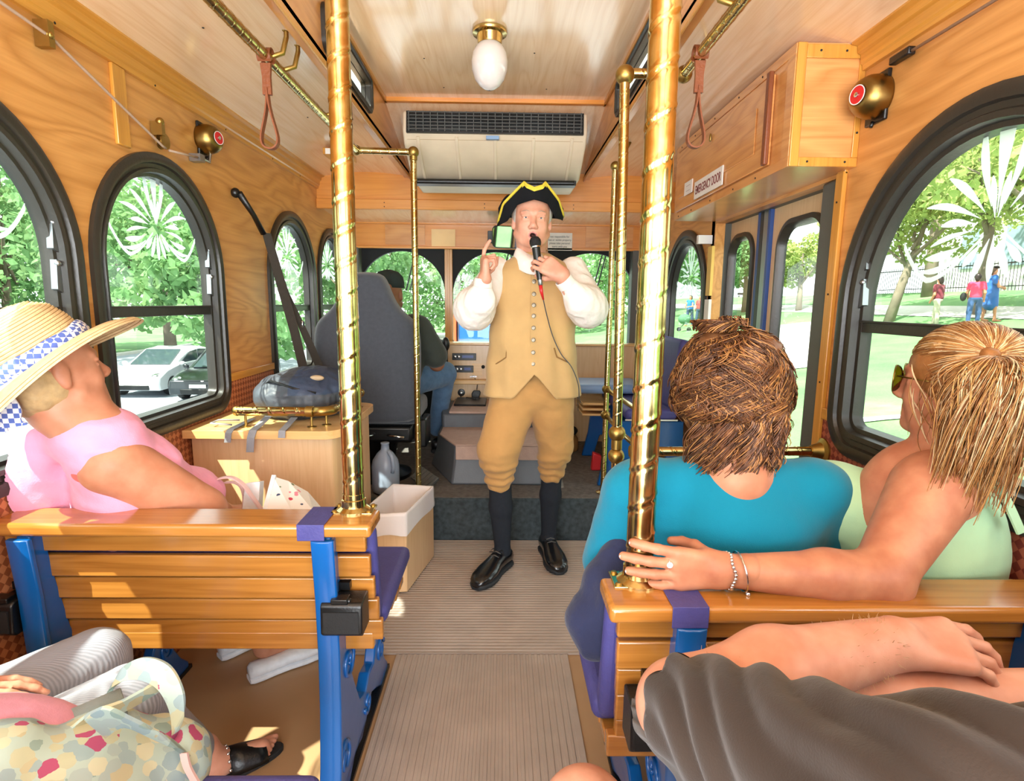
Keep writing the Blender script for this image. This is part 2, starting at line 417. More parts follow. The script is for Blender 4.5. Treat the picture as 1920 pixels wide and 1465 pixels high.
def flower2d(s=1.0):
    """frosted flower: list of 2D polygons around the origin"""
    out = []
    def petal(a, r0, r1, wd, bend=0.0, tip=.7):
        pts = []; n = 9
        for side in (1, -1):
            rng = range(n+1) if side == 1 else range(n, -1, -1)
            for i in rng:
                t = i/n; r = r0+(r1-r0)*t; w_ = .74*wd*math.sin(PI*min(1, t*.92+.04)**(1/tip))
                aa = a+bend*t*t; x, y = r*math.sin(aa), r*math.cos(aa)
                out_ = (x+side*w_*math.cos(aa), y-side*w_*math.sin(aa)); pts.append((out_[0]*s, out_[1]*s))
        out.append(pts)
    petal(0, .03, .30, .028, 0, .55)
    for sg in (1, -1):
        petal(sg*.36, .05, .24, .016, -sg*.1); petal(sg*.75, .05, .21, .015, sg*.1); petal(sg*1.1, .05, .24, .013, sg*.15)
        petal(sg*1.35, .06, .17, .014, sg*.1); petal(sg*1.62, .06, .2, .010, sg*.1)
        petal(sg*1.95, .1, .22, .016, -sg*.1); petal(sg*2.15, .1, .25, .012, -sg*.2); petal(sg*2.4, .05, .12, .014, 0)
        petal(sg*2.75, .03, .13, .014, 0); petal(sg*.2, .02, .12, .012, 0)
        pts = []; n = 16     # the long scroll at each side
        for side in (1, -1):
            rng = range(n+1) if side == 1 else range(n, -1, -1)
            for i in rng:
                t = i/n; x = sg*(.03+.27*t); y = -.02-.10*math.sin(t*PI*.75)+.11*max(0, t-.6)**1.3*2.2
                w_ = .003+.007*t; pts.append((x*s, (y+side*w_)*s))
        out.append(pts)
    petal(PI, .02, .13, .014, 0)
    return out
def window(name, fn, y0, y1, z0, z1, label, split=None, rb=.1, flower=None, latch=None, rt=None, ry=None, sw=1.0, mat=None, recess=.035):
    """frame ring standing 14 mm proud, stepped sash, glass, middle rail"""
    kw = dict(rb=rb, rt=rt, ry=ry); mat = mat or M['frame']
    b = MB(); prof = [(-.012, 0), (-.012, -.014), (.004*sw, -.02), (.020*sw, -.016), (.024*sw, -.006), (.036*sw, -.004), (.040*sw, -.012), (.052*sw, -.010), (.056*sw, .012), (.066*sw, .014), (.070*sw, recess+.012), (.0, recess+.012)]
    rings = [[fn(p[0], p[1], d) for p in arch_loop(y0, y1, z0, z1, ins=i, **kw)] for i, d in prof]
    b.loft(rings, True, False)
    fr = b.build(name, mat, auto=50, kind='structure', label=label)
    gi = .064*sw; gd = recess
    L = arch_loop(y0, y1, z0, z1, ins=gi, **kw)
    g = MB(); g.prism([L], fn, gd, gd+.004); g.build('glass_pane', M['glass'], fr)
    if split:
        m = MB(); m.prism([[(y0+gi, split-.02), (y1-gi, split-.02), (y1-gi, split+.016), (y0+gi, split+.016)]], fn, gd-.02, gd+.012)
        m.prism([[(y0+gi, split+.010), (y1-gi, split+.010), (y1-gi, split+.017), (y0+gi, split+.017)]], fn, gd-.026, gd-.019)
        m.build('middle_rail', mat, fr, bevel=.002)
    if latch:
        for yy in latch:
            q = MB()
            for zz in (split+.10, split+.21):
                q.prism([[(yy-.012, zz-.035), (yy+.006, zz-.045), (yy+.012, zz+.035), (yy-.006, zz+.045)]], fn, gd-.03, gd-.012)
                q.ball(fn(yy, zz+.035, gd-.028), .009, 8)
            q.build('latch', M['steel'], fr, auto=40)
    if flower:
        cy, cz, s = flower; e = MB()
        for poly in flower2d(s): e.prism([[(cy+p[0], cz+p[1]) for p in poly]], fn, gd-.0022, gd-.001)
        e.build('etched_flower', M['etch'], fr)
    return fr
LW = [(-1.05, -.43), (-.25, .45), (.91-.34, .91-.34)]
left_windows = [(-.67, .09), (.12, .88), (.91, 1.67), (1.73, 2.495), (3.0, 3.72), (3.80, 4.42)]
zt, zb = 1.80, .845
# left wall with its window holes
holes = [arch_loop(a, b_, zb, zt, rb=.1, ins=.004) for a, b_ in left_windows]
b = MB(); b.prism([[(YB, -.02), (YF, -.02), (YF, 2.2), (YB, 2.2)]]+holes, fnL, 0, .05)
b.build('wall_left', M['ply_side'], kind='structure')
labels = {2: 'large arched window beside the straw hat, with frosted scrolls at its edge', 3: 'arched window on the left with a whole frosted flower and a white car behind it',
          4: 'arched window behind the hanging grey belt', 5: 'narrow arched window beside the driver seat'}
for i, (a, b_) in enumerate(left_windows):
    window('window_%d' % (i+1), fnL, a, b_, zb, zt, labels.get(i, 'arched side window behind the photographer on the left'), split=1.27, flower=((a+b_)/2+.01, 1.56, .84) if i > 0 else None,
           latch=(b_-.062,) if i in (2, 3) else None)
# woven wainscot below 0.955 (it runs between and under the windows)
b = MB()
wl = [[(YB, .0), (4.4, .0), (4.4, .955), (YB, .955)]]+[arch_loop(a, b_, zb, zt, ins=-.012) for a, b_ in left_windows]
def clipz(loop, z): return [(p[0], min(p[1], z)) for p in loop]
outer = [(YB, 0), (4.4, 0), (4.4, .955)]
for a, b_ in left_windows[::-1]:
    lp = [p for p in arch_loop(a, b_, zb, zt, ins=-.011) if p[1] < .955]; lp = sorted([p for p in lp], key=lambda p: -p[0])
    outer += [(b_+.011, .955)]+lp+[(a-.011, .955)]
outer += [(YB, .955)]
b.prism([outer], fnL, -.006, 0); b.build('wall_left_wainscot', M['weave'], kind='structure')
b = MB(); prev = YB
segs = []
for a, b_ in left_windows+[(4.42, 4.42)]:
    if a-.012-prev > .02: segs.append((prev, a-.012))
    prev = b_+.012
for a, c in segs: b.prism([[(a, .952), (c, .952), (c, .987), (a, .987)]], fnL, -.014, 0)
b.build('trim_1', M['trim'], kind='structure', bevel=.003)
b = MB(); b.prism([[(1.885, 1.79), (1.945, 1.79), (1.945, 2.03), (1.885, 2.03)]], fnL, -.012, 0)
b.build('trim_2', M['trim_v'], kind='structure', bevel=.003)
b = MB(); b.prism([[(2.565-.03, .99), (2.565+.03, .99), (2.565+.03, 2.03), (2.565-.03, 2.03)]], fnL, -.0, .0001)
# right wall: big window, door opening, front window
right_windows = [(-1.25, -.22), (-.14, .84), (.90, 1.86)]
DY0, DY1, DZ = 1.96, 3.06, 1.735
holes = [arch_loop(a, b_, zb, zt, ins=.004, rb=.12) for a, b_ in right_windows]+[arch_loop(3.14, 3.93, .86, 1.745, ins=.004, rb=.08)]
b = MB(); b.prism([[(YB, -.02), (DY0, -.02), (DY0, DZ), (DY1, DZ), (DY1, -.02), (YF, -.02), (YF, 2.2), (YB, 2.2)]]+holes, fnR, 0, .05)
b.build('wall_right', M['ply_side'], kind='structure')
for i, (a, b_) in enumerate(right_windows):
    window('window_%d' % (7+i), fnR, a, b_, zb, zt, ['', '', 'big arched window beside the blonde passenger, people on the grass behind it'][i] or 'arched side window behind the photographer on the right',
           split=1.25, flower=((a+b_)/2-.03, 1.50, 1.0) if i > 0 else None, rb=.12, sw=1.25, latch=(b_-.078,) if i == 2 else None)
window('window_10', fnR, 3.14, 3.93, .86, 1.745, 'arched window with a frosted flower at the front right before the door', split=None, rb=.08, flower=(3.53, 1.47, .9), sw=1.2)
outer = [(YB, 0), (DY0-.05, 0), (DY0-.05, .93)]
for a, b_ in right_windows[::-1]:
    lp = sorted([p for p in arch_loop(a, b_, zb, zt, ins=-.012, rb=.12) if p[1] < .93], key=lambda p: -p[0])
    outer += [(b_+.012, .93)]+lp+[(a-.012, .93)]
outer += [(YB, .93)]
def weave_red(): return weave('woven_red_vinyl', '7A3028', 'A85A44', 55)
M['weave_red'] = weave_red()
b = MB(); b.prism([outer], fnR, -.006, 0); b.build('wall_right_wainscot', M['weave_red'], kind='structure')
b = MB(); b.prism([[(1.872, .925), (DY0-.055, .925), (DY0-.055, .965), (1.872, .965)]], fnR, -.014, 0); b.build('trim_3', M['trim'], kind='structure', bevel=.003)
b = MB(); b.prism([[(DY0-.055, .0), (DY0-.012, .0), (DY0-.012, DZ+.01), (DY0-.055, DZ+.01)]], fnR, -.016, 0); b.build('trim_4', M['trim_v'], kind='structure', bevel=.003)
b = MB(); b.prism([[(DY0-.055, DZ), (DY0-.012, DZ), (DY0-.012, 2.09), (DY0-.055, 2.09)]], fnR, -.012, 0); b.build('trim_5', M['trim_v'], kind='structure', bevel=.003)
# screws along a trim line
def screws(pts, nrm, r=.0035):
    b = MB()
    for p in pts: b.lathe([(r, 0), (r, .0015), (.0005, .002)], 8, p, Vector(nrm).to_track_quat('Z', 'Y').to_matrix())
    return b
sc = screws([(XR-.017, DY0-.034, z) for z in (.3, .75, 1.05, 1.35, 1.65)], (-1, 0, 0)); sc.build('trim_screws', M['black_matte'], kind='structure')
# floor: side floors of brown linoleum, aisle mats, raised front
b = MB(); b.box(XL-.05, XR+.05, YB, 4.6, -.06, 0); b.build('floor', M['floor'], kind='structure')
def ribs(x0, x1, y0, y1, along, pitch, name, label):
    b = MB(); top, low = .007, .0045
    if along == 'y':
        xs = [(x0, .001), (x0, top)]; n = int((x1-x0)/pitch)
        for i in range(n):
            a = x0+i*pitch; xs += [(a+pitch*.38, top), (a+pitch*.48, low), (a+pitch*.85, low), (a+pitch*.95, top)]
        xs += [(x1, top), (x1, .001)]
        b.loft([[(x, y, z) for x, z in xs] for y in (y0, y1)], False, False)
        b.add([(x, y0, z) for x, z in xs], [tuple(range(len(xs)))])
    else:
        ys = [(y0, .001), (y0, top)]; n = int((y1-y0)/pitch)
        for i in range(n):
            a = y0+i*pitch; ys += [(a+pitch*.38, top), (a+pitch*.48, low), (a+pitch*.85, low), (a+pitch*.95, top)]
        ys += [(y1, top), (y1, .001)]
        b.loft([[(x, y, z) for y, z in ys] for x in (x0, x1)], False, False)
    return b.build(name, M['mat'], kind='structure', label=label)
ribs(-.39, .25, -.9, 1.945, 'y', .0215, 'trim_6', 'ribbed aisle mat with grooves running lengthwise')
ribs(-.62, .62, 1.95, 2.975, 'x', .0205, 'trim_7', 'ribbed aisle mat with crosswise grooves in front of the step')
# bench base strips: dark rails on the floor
# front platform
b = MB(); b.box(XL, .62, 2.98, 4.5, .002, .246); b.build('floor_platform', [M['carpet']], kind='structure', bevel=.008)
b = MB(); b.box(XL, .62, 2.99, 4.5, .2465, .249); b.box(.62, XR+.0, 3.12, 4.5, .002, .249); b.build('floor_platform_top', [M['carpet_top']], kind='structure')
b = MB(); b.box(.60, .72, 2.90, 2.975, .002, .035); b.box(.60, .635, 2.5, 2.9, .002, .022); b.build('trim_8', M['laminate'], kind='structure', bevel=.003)
# ceiling
def arch_z(x, xa, xb, za, zb_, rise):
    t = (x-xa)/(xb-xa); return za+(zb_-za)*t+rise*math.sin(PI*t)
CY0, CY1 = YB, 3.86; CLX0, CLX1 = -.62, .52
for nm, xa, xb, za, zb_ in (('ceiling', XL, CLX0, 2.10, 2.115), ('ceiling.001', CLX1, XR, 2.115, 2.10)):
    xs = [xa+(xb-xa)*i/10 for i in range(11)]
    ring = [(x, arch_z(x, xa, xb, za, zb_, .03)) for x in xs]; ring += [(x, z+.03) for x, z in ring[::-1]]
    b = MB(); b.loft([[(x, y, z) for x, z in ring] for y in (CY0, CY1)]); b.build(nm, M['ply_ceiling'], auto=40, kind='structure')
b = MB(); b.box(CLX0-.03, CLX1+.03, CY0, 3.12, 2.345, 2.375); b.build('ceiling.002', M['ply_ceiling'], kind='structure')
b = MB(); b.box(CLX0, CLX1, 3.09, 3.12, 2.325, 2.35); b.build('trim_9', M['trim_x'], kind='structure', bevel=.003)
# sloped soffit behind the cooling unit
b = MB(); b.loft([[(CLX0, 3.11, 2.335), (CLX0, 3.86, 2.14), (CLX0, 3.88, 2.16), (CLX0, 3.12, 2.37)], [(CLX1, 3.11, 2.335), (CLX1, 3.86, 2.14), (CLX1, 3.88, 2.16), (CLX1, 3.12, 2.37)]]); b.build('ceiling.003', M['ply_ceiling'], kind='structure')
cw = [(-.6, .1), (2.08, 2.76)]
for s, X, nm in ((-1, CLX0, 'wall_clerestory_left'), (1, CLX1, 'wall_clerestory_right')):
    fn = (lambda u, v, d, X=X, s=s: (X+s*d, u, v))
    hl = [arch_loop(a, c, 2.165, 2.30, rb=.03, rt=.03, ins=.003) for a, c in cw]
    b = MB(); b.prism([[(CY0, 2.105), (3.86, 2.105), (3.86, 2.36), (CY0, 2.36)]]+hl, fn, 0, .03); b.build(nm, M['ply'], kind='structure')
    b = MB(); b.box(*(sorted((X, X-s*.012))), CY0, 3.13, 2.325, 2.346); b.box(*(sorted((X, X-s*.010))), CY0, 3.86, 2.095, 2.118); b.build('trim_%d' % (10 if s < 0 else 11), M['trim'], kind='structure', bevel=.003)
    for i, (a, c) in enumerate(cw):
        window('window_%d' % ((11 if s < 0 else 13)+i), fn, a, c, 2.165, 2.30, 'small dark framed clerestory window in the %s side of the raised roof' % ('left' if s < 0 else 'right'), rb=.03, rt=.03, sw=.32, recess=.02)
# cornices
for X, s, nm, y1 in ((XL, 1, 'trim_12', 3.86), (XR, -1, 'trim_13', 1.86)):
    b = MB(); pr = [(0, 2.03), (.014, 2.03), (.016, 2.045), (.022, 2.05), (.024, 2.075), (.034, 2.08), (.036, 2.10), (.055, 2.104), (.055, 2.118), (0, 2.118)]
    b.loft([[(X+s*d, y, z) for d, z in pr] for y in (CY0, y1)]); b.build(nm, M['trim'], kind='structure')
sc = screws([(XL+.0145, y, 2.037) for y in (1.66, 2.1, 2.6, 3.1, 3.5)], (1, 0, 0)); sc.build('trim_screws', M['black_matte'], kind='structure')
sc = screws([(x, y, arch_z(x, XL, CLX0, 2.10, 2.115, .03)-.001) for x, y in ((-.93, 1.9), (-.9, 2.75), (-.7, 3.4))], (0, 0, -1)); sc.build('trim_screws', M['black_matte'], kind='structure')
sc = screws([(x, y, 2.344) for x, y in ((-.35, 2.62), (.12, 2.55), (.2, 2.95), (-.3, 2.95))], (0, 0, -1)); sc.build('trim_screws', M['black_matte'], kind='structure')
# arched bulkhead panel, ledge, sloping shelf and header over the windscreen
b = MB(); n = 16; top = [(XL+(XR-XL)*i/n, 2.19) for i in range(n+1)]
b.prism([[(XL, 1.965), (XR, 1.965)]+top[::-1]], lambda u, v, d: (u, 3.84+d, v), 0, .03); b.build('wall_front_arch', M['trim_x'], kind='structure')
b = MB(); b.box(XL, XR, 3.82, 3.86, 1.905, 1.968); b.build('trim_14', M['trim_x'], kind='structure', bevel=.004)
sc = screws([(x, 3.8195, z) for x in (-.78, -.13, .45) for z in (1.92, 1.945)], (0, -1, 0)); sc.build('trim_screws', M['black_matte'], kind='structure')
b = MB(); b.loft([[(x, 3.85, 1.925), (x, 4.44, 1.90), (x, 4.44, 1.92), (x, 3.85, 1.96)] for x in (XL, XR)]); b.build('ceiling.004', M['ply_ceiling'], kind='structure')
b = MB(); b.box(XL, XR, 4.42, 4.46, 1.715, 1.91); b.box(XL, XR, 4.405, 4.42, 1.89, 1.905); b.box(XL, XR, 4.40, 4.42, 1.71, 1.728)
for x0, x1 in ((-.86, -.52), (-.45, -.0), (.62, 1.0)): pass
b.build('wall_front_header', M['trim_x'], kind='structure', bevel=.003)
# windscreen wall: three arched panes with dark spandrels and oak posts
fnF = lambda u, v, d: (u, 4.50+d, v)
panes = [(-1.13, -.46), (-.40, .28), (.34, 1.03)]
hl = [arch_loop(a, c, 1.0, 1.70, rb=.02, ry=.33) for a, c in panes]
b = MB(); b.prism([[(XL-.05, -.3), (XR+.05, -.3), (XR+.05, 2.2), (XL-.05, 2.2)]]+hl, fnF, 0, .04); b.build('wall_front', M['black_matte'], kind='structure')
for i, (a, c) in enumerate(panes):
    g = MB(); g.prism([arch_loop(a, c, 1.0, 1.70, rb=.02, ry=.33)], fnF, .015, .02)
    o = g.build('window_%d' % (17+i), M['glass'], kind='structure', label=['arched windscreen pane in front of the driver', 'arched middle windscreen pane behind the standing guide', 'arched windscreen pane at the front right'][i])
    wv = MB(); x = a+.36; wv.tube([(x, 4.54, 1.4), (x+.08, 4.56, 1.72)], .006, 6); wv.tube([(x+.03, 4.54, 1.4), (x+.11, 4.56, 1.72)], .006, 6); wv.build('wiper_arm', M['black'], o)
for i, x in enumerate((-.43, .31)):
    b = MB(); b.box(x-.03, x+.03, 4.475, 4.50, .95, 1.715); b.box(x-.008, x+.008, 4.470, 4.476, .95, 1.715); b.build('trim_%d' % (15+i), M['trim_v'], kind='structure', bevel=.002)
b = MB(); b.box(.98, 1.06, 4.40, 4.5, .95, 1.72); b.build('trim_17', M['door_grey'], kind='structure', bevel=.006)
b = MB(); b.box(-1.18, -1.10, 4.40, 4.5, .95, 1.72); b.build('trim_18', M['door_grey'], kind='structure', bevel=.006)
# ================================================================ brass rails and poles
def twist(b, p0, p1, r, pitch=None, n=28, step=None):
    p0, p1 = Vector(p0), Vector(p1); d = p1-p0; L = d.length; d.normalize(); a, c = frame_of(d, Vector((0, 1, 0)) if abs(d.z) > .9 else None)
    pitch = pitch or r*2.9; step = step or r*.22; m = max(2, int(L/step)); rings = []
    for i in range(m+1):
        z = L*i/m; ring = []
        for j in range(n):
            th = 2*PI*j/n; ph = (z/pitch-th/(2*PI)+.5) % 1-.5
            rr = r*(1-.085*math.exp(-((ph+.05)/.038)**2)+.065*math.exp(-((ph-.035)/.045)**2))
            ring.append(p0+d*z+a*(rr*math.cos(th))+c*(rr*math.sin(th)))
        rings.append(ring)
    b.loft(rings); return b
def part_twist(root, p0, p1, r, name='tube', **k):
    return twist(MB(), p0, p1, r, **k).build(name, M['brass'], root, smooth=True)
def ballpart(root, c, r, name='ball_joint'):
    return MB().ball(c, r, 20).build(name, M['old_brass'], root, smooth=True)
def sleeve(root, p, d, r, L=.03, name='collar'):
    q = Vector(d).to_track_quat('Z', 'Y').to_matrix()
    return MB().lathe([(r*.98, 0), (r*1.12, .002), (r*1.12, L-.002), (r*.98, L)], 24, p, q).build(name, M['old_brass'], root, auto=40)
RZ = .788
def tall_pole(x, y, label):
    t = empty('grab_pole', (x, y, RZ), label, 'grab pole')
    part_twist(t, (x, y, RZ+.03), (x, y, 2.125), .0258)
    b = MB(); b.lathe([(.042, 0), (.042, .004), (.036, .008), (.031, .012), (.030, .03), (.0275, .032), (.027, .045)], 28, (x, y, RZ)); b.build('flange', M['brass'], t, auto=40)
    pl = MB(); pl.prism([[(-.052+ (0), -.032), (.052, -.032), (.052, .032), (-.052, .032)]], lambda u, v, d: (x+u, y+v, RZ-.001+d), 0, .004)
    pl.build('base_plate', M['brass'], t, bevel=.0015)
    for sx in (-1, 1):
        for sy in (-1, 1): MB().lathe([(.0065, 0), (.0065, .002), (.004, .0045)], 10, (x+sx*.043, y+sy*.023, RZ+.003)).build('screw', M['old_brass'], t, auto=40)
    return t
tall_pole(-.375, 1.375, 'thick twisted brass grab pole rising from the end of the left bench rail')
tall_pole(.262, 1.01, 'thick twisted brass grab pole that the hand with rings holds on the right')
def bracket(root, x, y, z, zc, s=1):
    """curved arm from the ceiling rose down to a rail"""
    b = MB(); b.lathe([(.018, 0), (.018, -.004), (.012, -.012), (.007, -.016)], 16, (x+s*.05, y, zc)); b.tube([(x+s*.05, y, zc-.012), (x+s*.05, y, zc-.03), (x+s*.04, y-.01, z+.02), (x+s*.01, y-.02, z+.006), (x, y-.02, z)], [.007, .0075, .008, .008, .008], 10)
    b.build('ceiling_bracket', M['old_brass'], root, auto=50)
LRX, LRZ, LRY = -.72, 2.035, 2.90
t = empty('overhead_rail', (LRX, LRY, LRZ), 'left overhead twisted brass rail with a thin drop pole in front of the driver seat', 'handrail')
part_twist(t, (LRX, LRY, LRZ), (LRX, .3, LRZ), .0165)
ballpart(t, (LRX, LRY, LRZ), .024); part_twist(t, (LRX, LRY, LRZ), (-.445, LRY, LRZ-.005), .0155); ballpart(t, (-.445, LRY, LRZ-.005), .027)
part_twist(t, (-.445, LRY, LRZ-.02), (-.445, LRY, .03), .0155, 'drop_pole'); sleeve(t, (-.445, LRY, LRZ-.045), (0, 0, 1), .0165)
MB().lathe([(.04, .0), (.04, .005), (.02, .015), (.017, .03)], 20, (-.445, LRY, .008)).build('flange', M['old_brass'], t, auto=40)
for y in (1.88, 1.98, 2.42): bracket(t, LRX, y, LRZ, 2.135)
t = empty('overhead_rail', (.575, 1.95, 2.045), 'right overhead twisted brass rail whose ball-jointed drop pole stands by the teal passenger', 'handrail')
part_twist(t, (.575, 1.95, 2.045), (.575, .3, 2.045), .0165)
ballpart(t, (.575, 1.95, 2.045), .027); part_twist(t, (.575, 1.95, 2.045), (.385, 1.95, 2.045), .0155); ballpart(t, (.385, 1.95, 2.04), .031)
part_twist(t, (.385, 1.95, 2.02), (.405, 1.95, .87), .0165, 'drop_pole'); ballpart(t, (.405, 1.95, .858), .030); sleeve(t, (.405, 1.95, .80), (0, 0, 1), .017, .04); ballpart(t, (.405, 1.95, .775), .029)
part_twist(t, (.405, 1.95, .755), (.41, 1.95, .03), .0165, 'drop_pole'); MB().lathe([(.04, .0), (.04, .005), (.02, .015), (.018, .03)], 20, (.41, 1.95, .0)).build('flange', M['old_brass'], t, auto=40)
bracket(t, .575, 1.55, 2.045, 2.14, -1); bracket(t, .575, 1.9, 2.045, 2.14, 1)
t = empty('door_grab_pole', (.572, 3.08, .25), 'thin twisted brass pole with ball joints standing on the raised front floor', 'grab pole')
part_twist(t, (.572, 3.08, .26), (.575, 3.08, 2.02), .0155); ballpart(t, (.575, 3.08, 2.02), .025); ballpart(t, (.572, 3.08, .845), .025); ballpart(t, (.572, 3.08, .70), .027)
MB().lathe([(.04, .0), (.04, .005), (.02, .012), (.017, .03)], 20, (.572, 3.08, .25)).build('flange', M['brass'], t, auto=40)
MB().tube([(.575, 3.08, 2.02), (.60, 3.06, 2.05), (.64, 3.04, 2.13)], .008, 10).build('ceiling_bracket', M['old_brass'], t, smooth=True)
MB().tube([(.572, 3.08, .845), (.62, 2.55, .83), (.63, 2.3, .79)], .013, 10).build('side_tube', M['brass'], t, smooth=True)
MB().tube([(.572, 3.08, .70), (.60, 2.7, .67), (.63, 2.3, .66)], .013, 10).build('side_tube', M['brass'], t, smooth=True)
t = empty('barrier_rail', (1.1, 1.90, .815), 'horizontal twisted brass barrier rail with a round wall flange beside the teal passenger', 'handrail')
part_twist(t, (.475, 1.90, .805), (1.08, 1.885, .815), .0165)
MB().lathe([(.045, .0), (.045, .006), (.03, .012), (.024, .03), (.02, .045)], 24, (XR-.006, 1.885, .815), Vector((-1, 0, 0)).to_track_quat('Z', 'Y').to_matrix()).build('flange', M['old_brass'], t, auto=40)
sleeve(t, (.44, 1.901, .805), (1, 0, 0), .019, .045)
# leather hanging straps
def strap(x, y, z, r, label):
    t = empty('hanging_strap', (x, y, z), label, 'hanging strap', 'leather hanging straps')
    b = MB(); n = 20
    rows = [(x, y+(r+.003)*math.sin(a), z+(r+.003)*math.cos(a)) for a in (math.radians(150+ (-300)*i/n) for i in range(n+1))]
    zb_ = z-.265
    def ribbon(pts, w_, th, bb, ax):
        rings = []
        for i, p in enumerate(pts):
            p = Vector(p); d = (Vector(pts[min(i+1, len(pts)-1)])-Vector(pts[max(i-1, 0)])).normalized(); s = ax.normalized(); u = d.cross(s).normalized()
            ww = w_[i] if isinstance(w_, list) else w_
            rings.append([p+s*ww+u*th, p-s*ww+u*th, p-s*ww-u*th, p+s*ww-u*th])
        bb.loft(rings)
    ribbon(rows, .020, .002, b, Vector((1, 0, 0)))
    b.build('rail_loop', M['leather'], t, smooth=False, auto=60)
    b = MB(); ribbon([(x, y-.002, z-r-.004), (x, y, z-.06), (x, y, z-.11)], [.016, .012, .013], .006, b, Vector((1, 0, 0))); b.build('stitched_tab', M['leather'], t, auto=60)
    b = MB(); pts = [(x, y-.001, z-.09)]
    for i in range(1, 24):
        a = i/24; th = a*2*PI; wx = .030*math.sin(th)*(.35+.65*math.sin(a*PI)); pts.append((x+wx, y, z-.10-.165*(math.sin(a*PI)**.75)))
    pts.append((x, y+.001, z-.09))
    ribbon(pts, .010, .0022, b, Vector((0, 1, 0))); b.build('hand_loop', M['leather'], t, auto=60)
strap(LRX, 1.84, LRZ, .0175, 'brown leather strap looped over the left overhead rail')
strap(.575, 1.795, 2.045, .0175, 'brown leather strap looped over the right overhead rail')

# ================================================================ ceiling lamp
gx, gy = -.062, 2.36
t = empty('globe_lamp', (gx, gy, 2.345), 'white glass globe ceiling lamp with a polished brass collar', 'ceiling lamp')
MB().lathe([(.066, 0), (.068, -.006), (.066, -.014), (.05, -.018), (.046, -.05), (.040, -.052)], 32, (gx, gy, 2.345)).build('collar', M['brass'], t, auto=35)
b = MB(); b.lathe([(.038, -.045), (.055, -.062), (.066, -.085), (.0705, -.115), (.068, -.145), (.056, -.178), (.038, -.2), (.018, -.212), (.002, -.215)], 36, (gx, gy, 2.345), cap=False)
gm = plain('opal_white_glass', 'D3CCC8', .12, 0, 0, 30, .6, .01, .3); b.build('globe', gm, t, smooth=True)
MB().lathe([(.036, 0), (.036, -.003), (.02, -.009), (.003, -.010)], 20, (gx+.01, gy+.16, 2.344)).build('speaker_button', M['black'], t, auto=40)
for dx in (-.0,): MB().lathe([(.003, 0), (.003, -.02), (.001, -.022)], 8, (gx-.012, gy-.048, 2.32)).build('set_screw', M['old_brass'], t, auto=40)

# ================================================================ cooling unit
t = empty('air_conditioner', (-.045, 3.2, 1.98), 'cream roof air conditioner with black grille above the guide', 'air conditioner')
ax0, ax1 = -.515, .415
pr = [(3.02, 2.258), (3.005, 2.16), (3.05, 2.10), (3.17, 2.035), (3.28, 1.985), (3.70, 1.985), (3.70, 2.14), (3.3, 2.26)]
b = MB(); b.loft([[(x, y, z) for y, z in pr] for x in (ax0, ax1)]); b.build('housing', M['cream'], t, bevel=.012, seg=3)
b = MB(); b.loft([[(x, y+o, z) for y, z, o in ((3.018, 2.255, -.008), (3.002, 2.148, -.008), (3.02, 2.148, .0), (3.03, 2.255, 0))] for x in (ax0+.02, ax1-.02)]); gr = b.build('grille', M['black'], t, bevel=.002)
b = MB()
for i in range(25): x = ax0+.035+i*(ax1-ax0-.07)/24; b.box(x-.0015, x+.0015, 2.990, 3.0, 2.155, 2.25)
for i in range(6): z = 2.165+i*.016; b.box(ax0+.03, ax1-.03, 2.990-.000+.0+(.0), 2.998, z-.0012, z+.0012)
b.build('grille_bars', M['grey_metal'], gr)
for i in range(5):
    b = MB(); x = ax0+.075+i*.195; b.loft([[(x+sx*.008, y-.004, z-.003) for sx in (-1, 1)]+[(x+sx*.008, y+.03, z+.03) for sx in (1, -1)] for y, z in ((3.02, 2.135), (3.05, 2.10), (3.17, 2.035), (3.275, 1.985))]); b.build('rib', M['cream'], t, bevel=.002)
b = MB(); b.loft([[(x, y, z) for y, z in ((3.03, 2.125), (3.15, 2.052), (3.158, 2.058), (3.04, 2.13))] for x in (ax0+.02, ax1-.02)]); b.build('tan_panel', M['cream_dark'], t)  # tan panel along the sloped front below the grille
MB().box(-.095, -.03, 2.996, 3.02, 2.122, 2.138).build('blank_badge', plain('blue_badge', '7F9CBF', .4), t)
b = MB(); b.box(ax0+.02, ax1-.02, 3.25, 3.33, 1.955, 1.98); b.tube([(ax0+.03, 3.25, 1.965), (ax1-.03, 3.25, 1.965)], .012, 10); b.build('drain_tray', M['black'], t, bevel=.004)

# ================================================================ header cabinet over the door, with the emergency panel
t = empty('door_mechanism_box', (1.0, 2.47, 1.75), 'honey wood box over the folding door with a hinged panel marked EMERGENCY DOOR', 'cabinet')
BX, B0, B1, BZ0, BZ1 = .90, 1.87, 3.08, 1.748, 2.112
b = MB(); b.box(BX, XR, B0, B1, BZ0, BZ1); b.build('body', M['ply'], t)
b = MB(); w_ = .028
for a in ((BX-.001, BX+w_, B0-.006, B0, BZ0, BZ1), (BX+w_, XR, B0-.006, B0, BZ1-.045, BZ1-.005), (BX+w_, XR, B0-.006, B0, BZ0, BZ0+w_), (XR-.02, XR, B0-.006, B0, BZ0+w_, BZ1-.045)): b.box(*a)
b.build('corner_moulding', M['trim_v'], t, bevel=.002)
b = MB(); x = BX-.004
b.box(x, BX-.0002, B0, B1, BZ0, BZ0+.03); b.box(x, BX-.0002, B0, B1, BZ1-.03, BZ1); b.box(x, BX-.0002, B0, B0+.05, BZ0+.03, BZ1-.03); b.box(x, BX-.0002, B1-.04, B1, BZ0+.03, BZ1-.03); b.build('face_frame', M['ply'], t, bevel=.001)
b = MB(); b.box(BX-.014, BX-.001, 2.0, 3.03, 1.782, 2.070); d_ = b.build('access_door', M['ply'], t, bevel=.003)
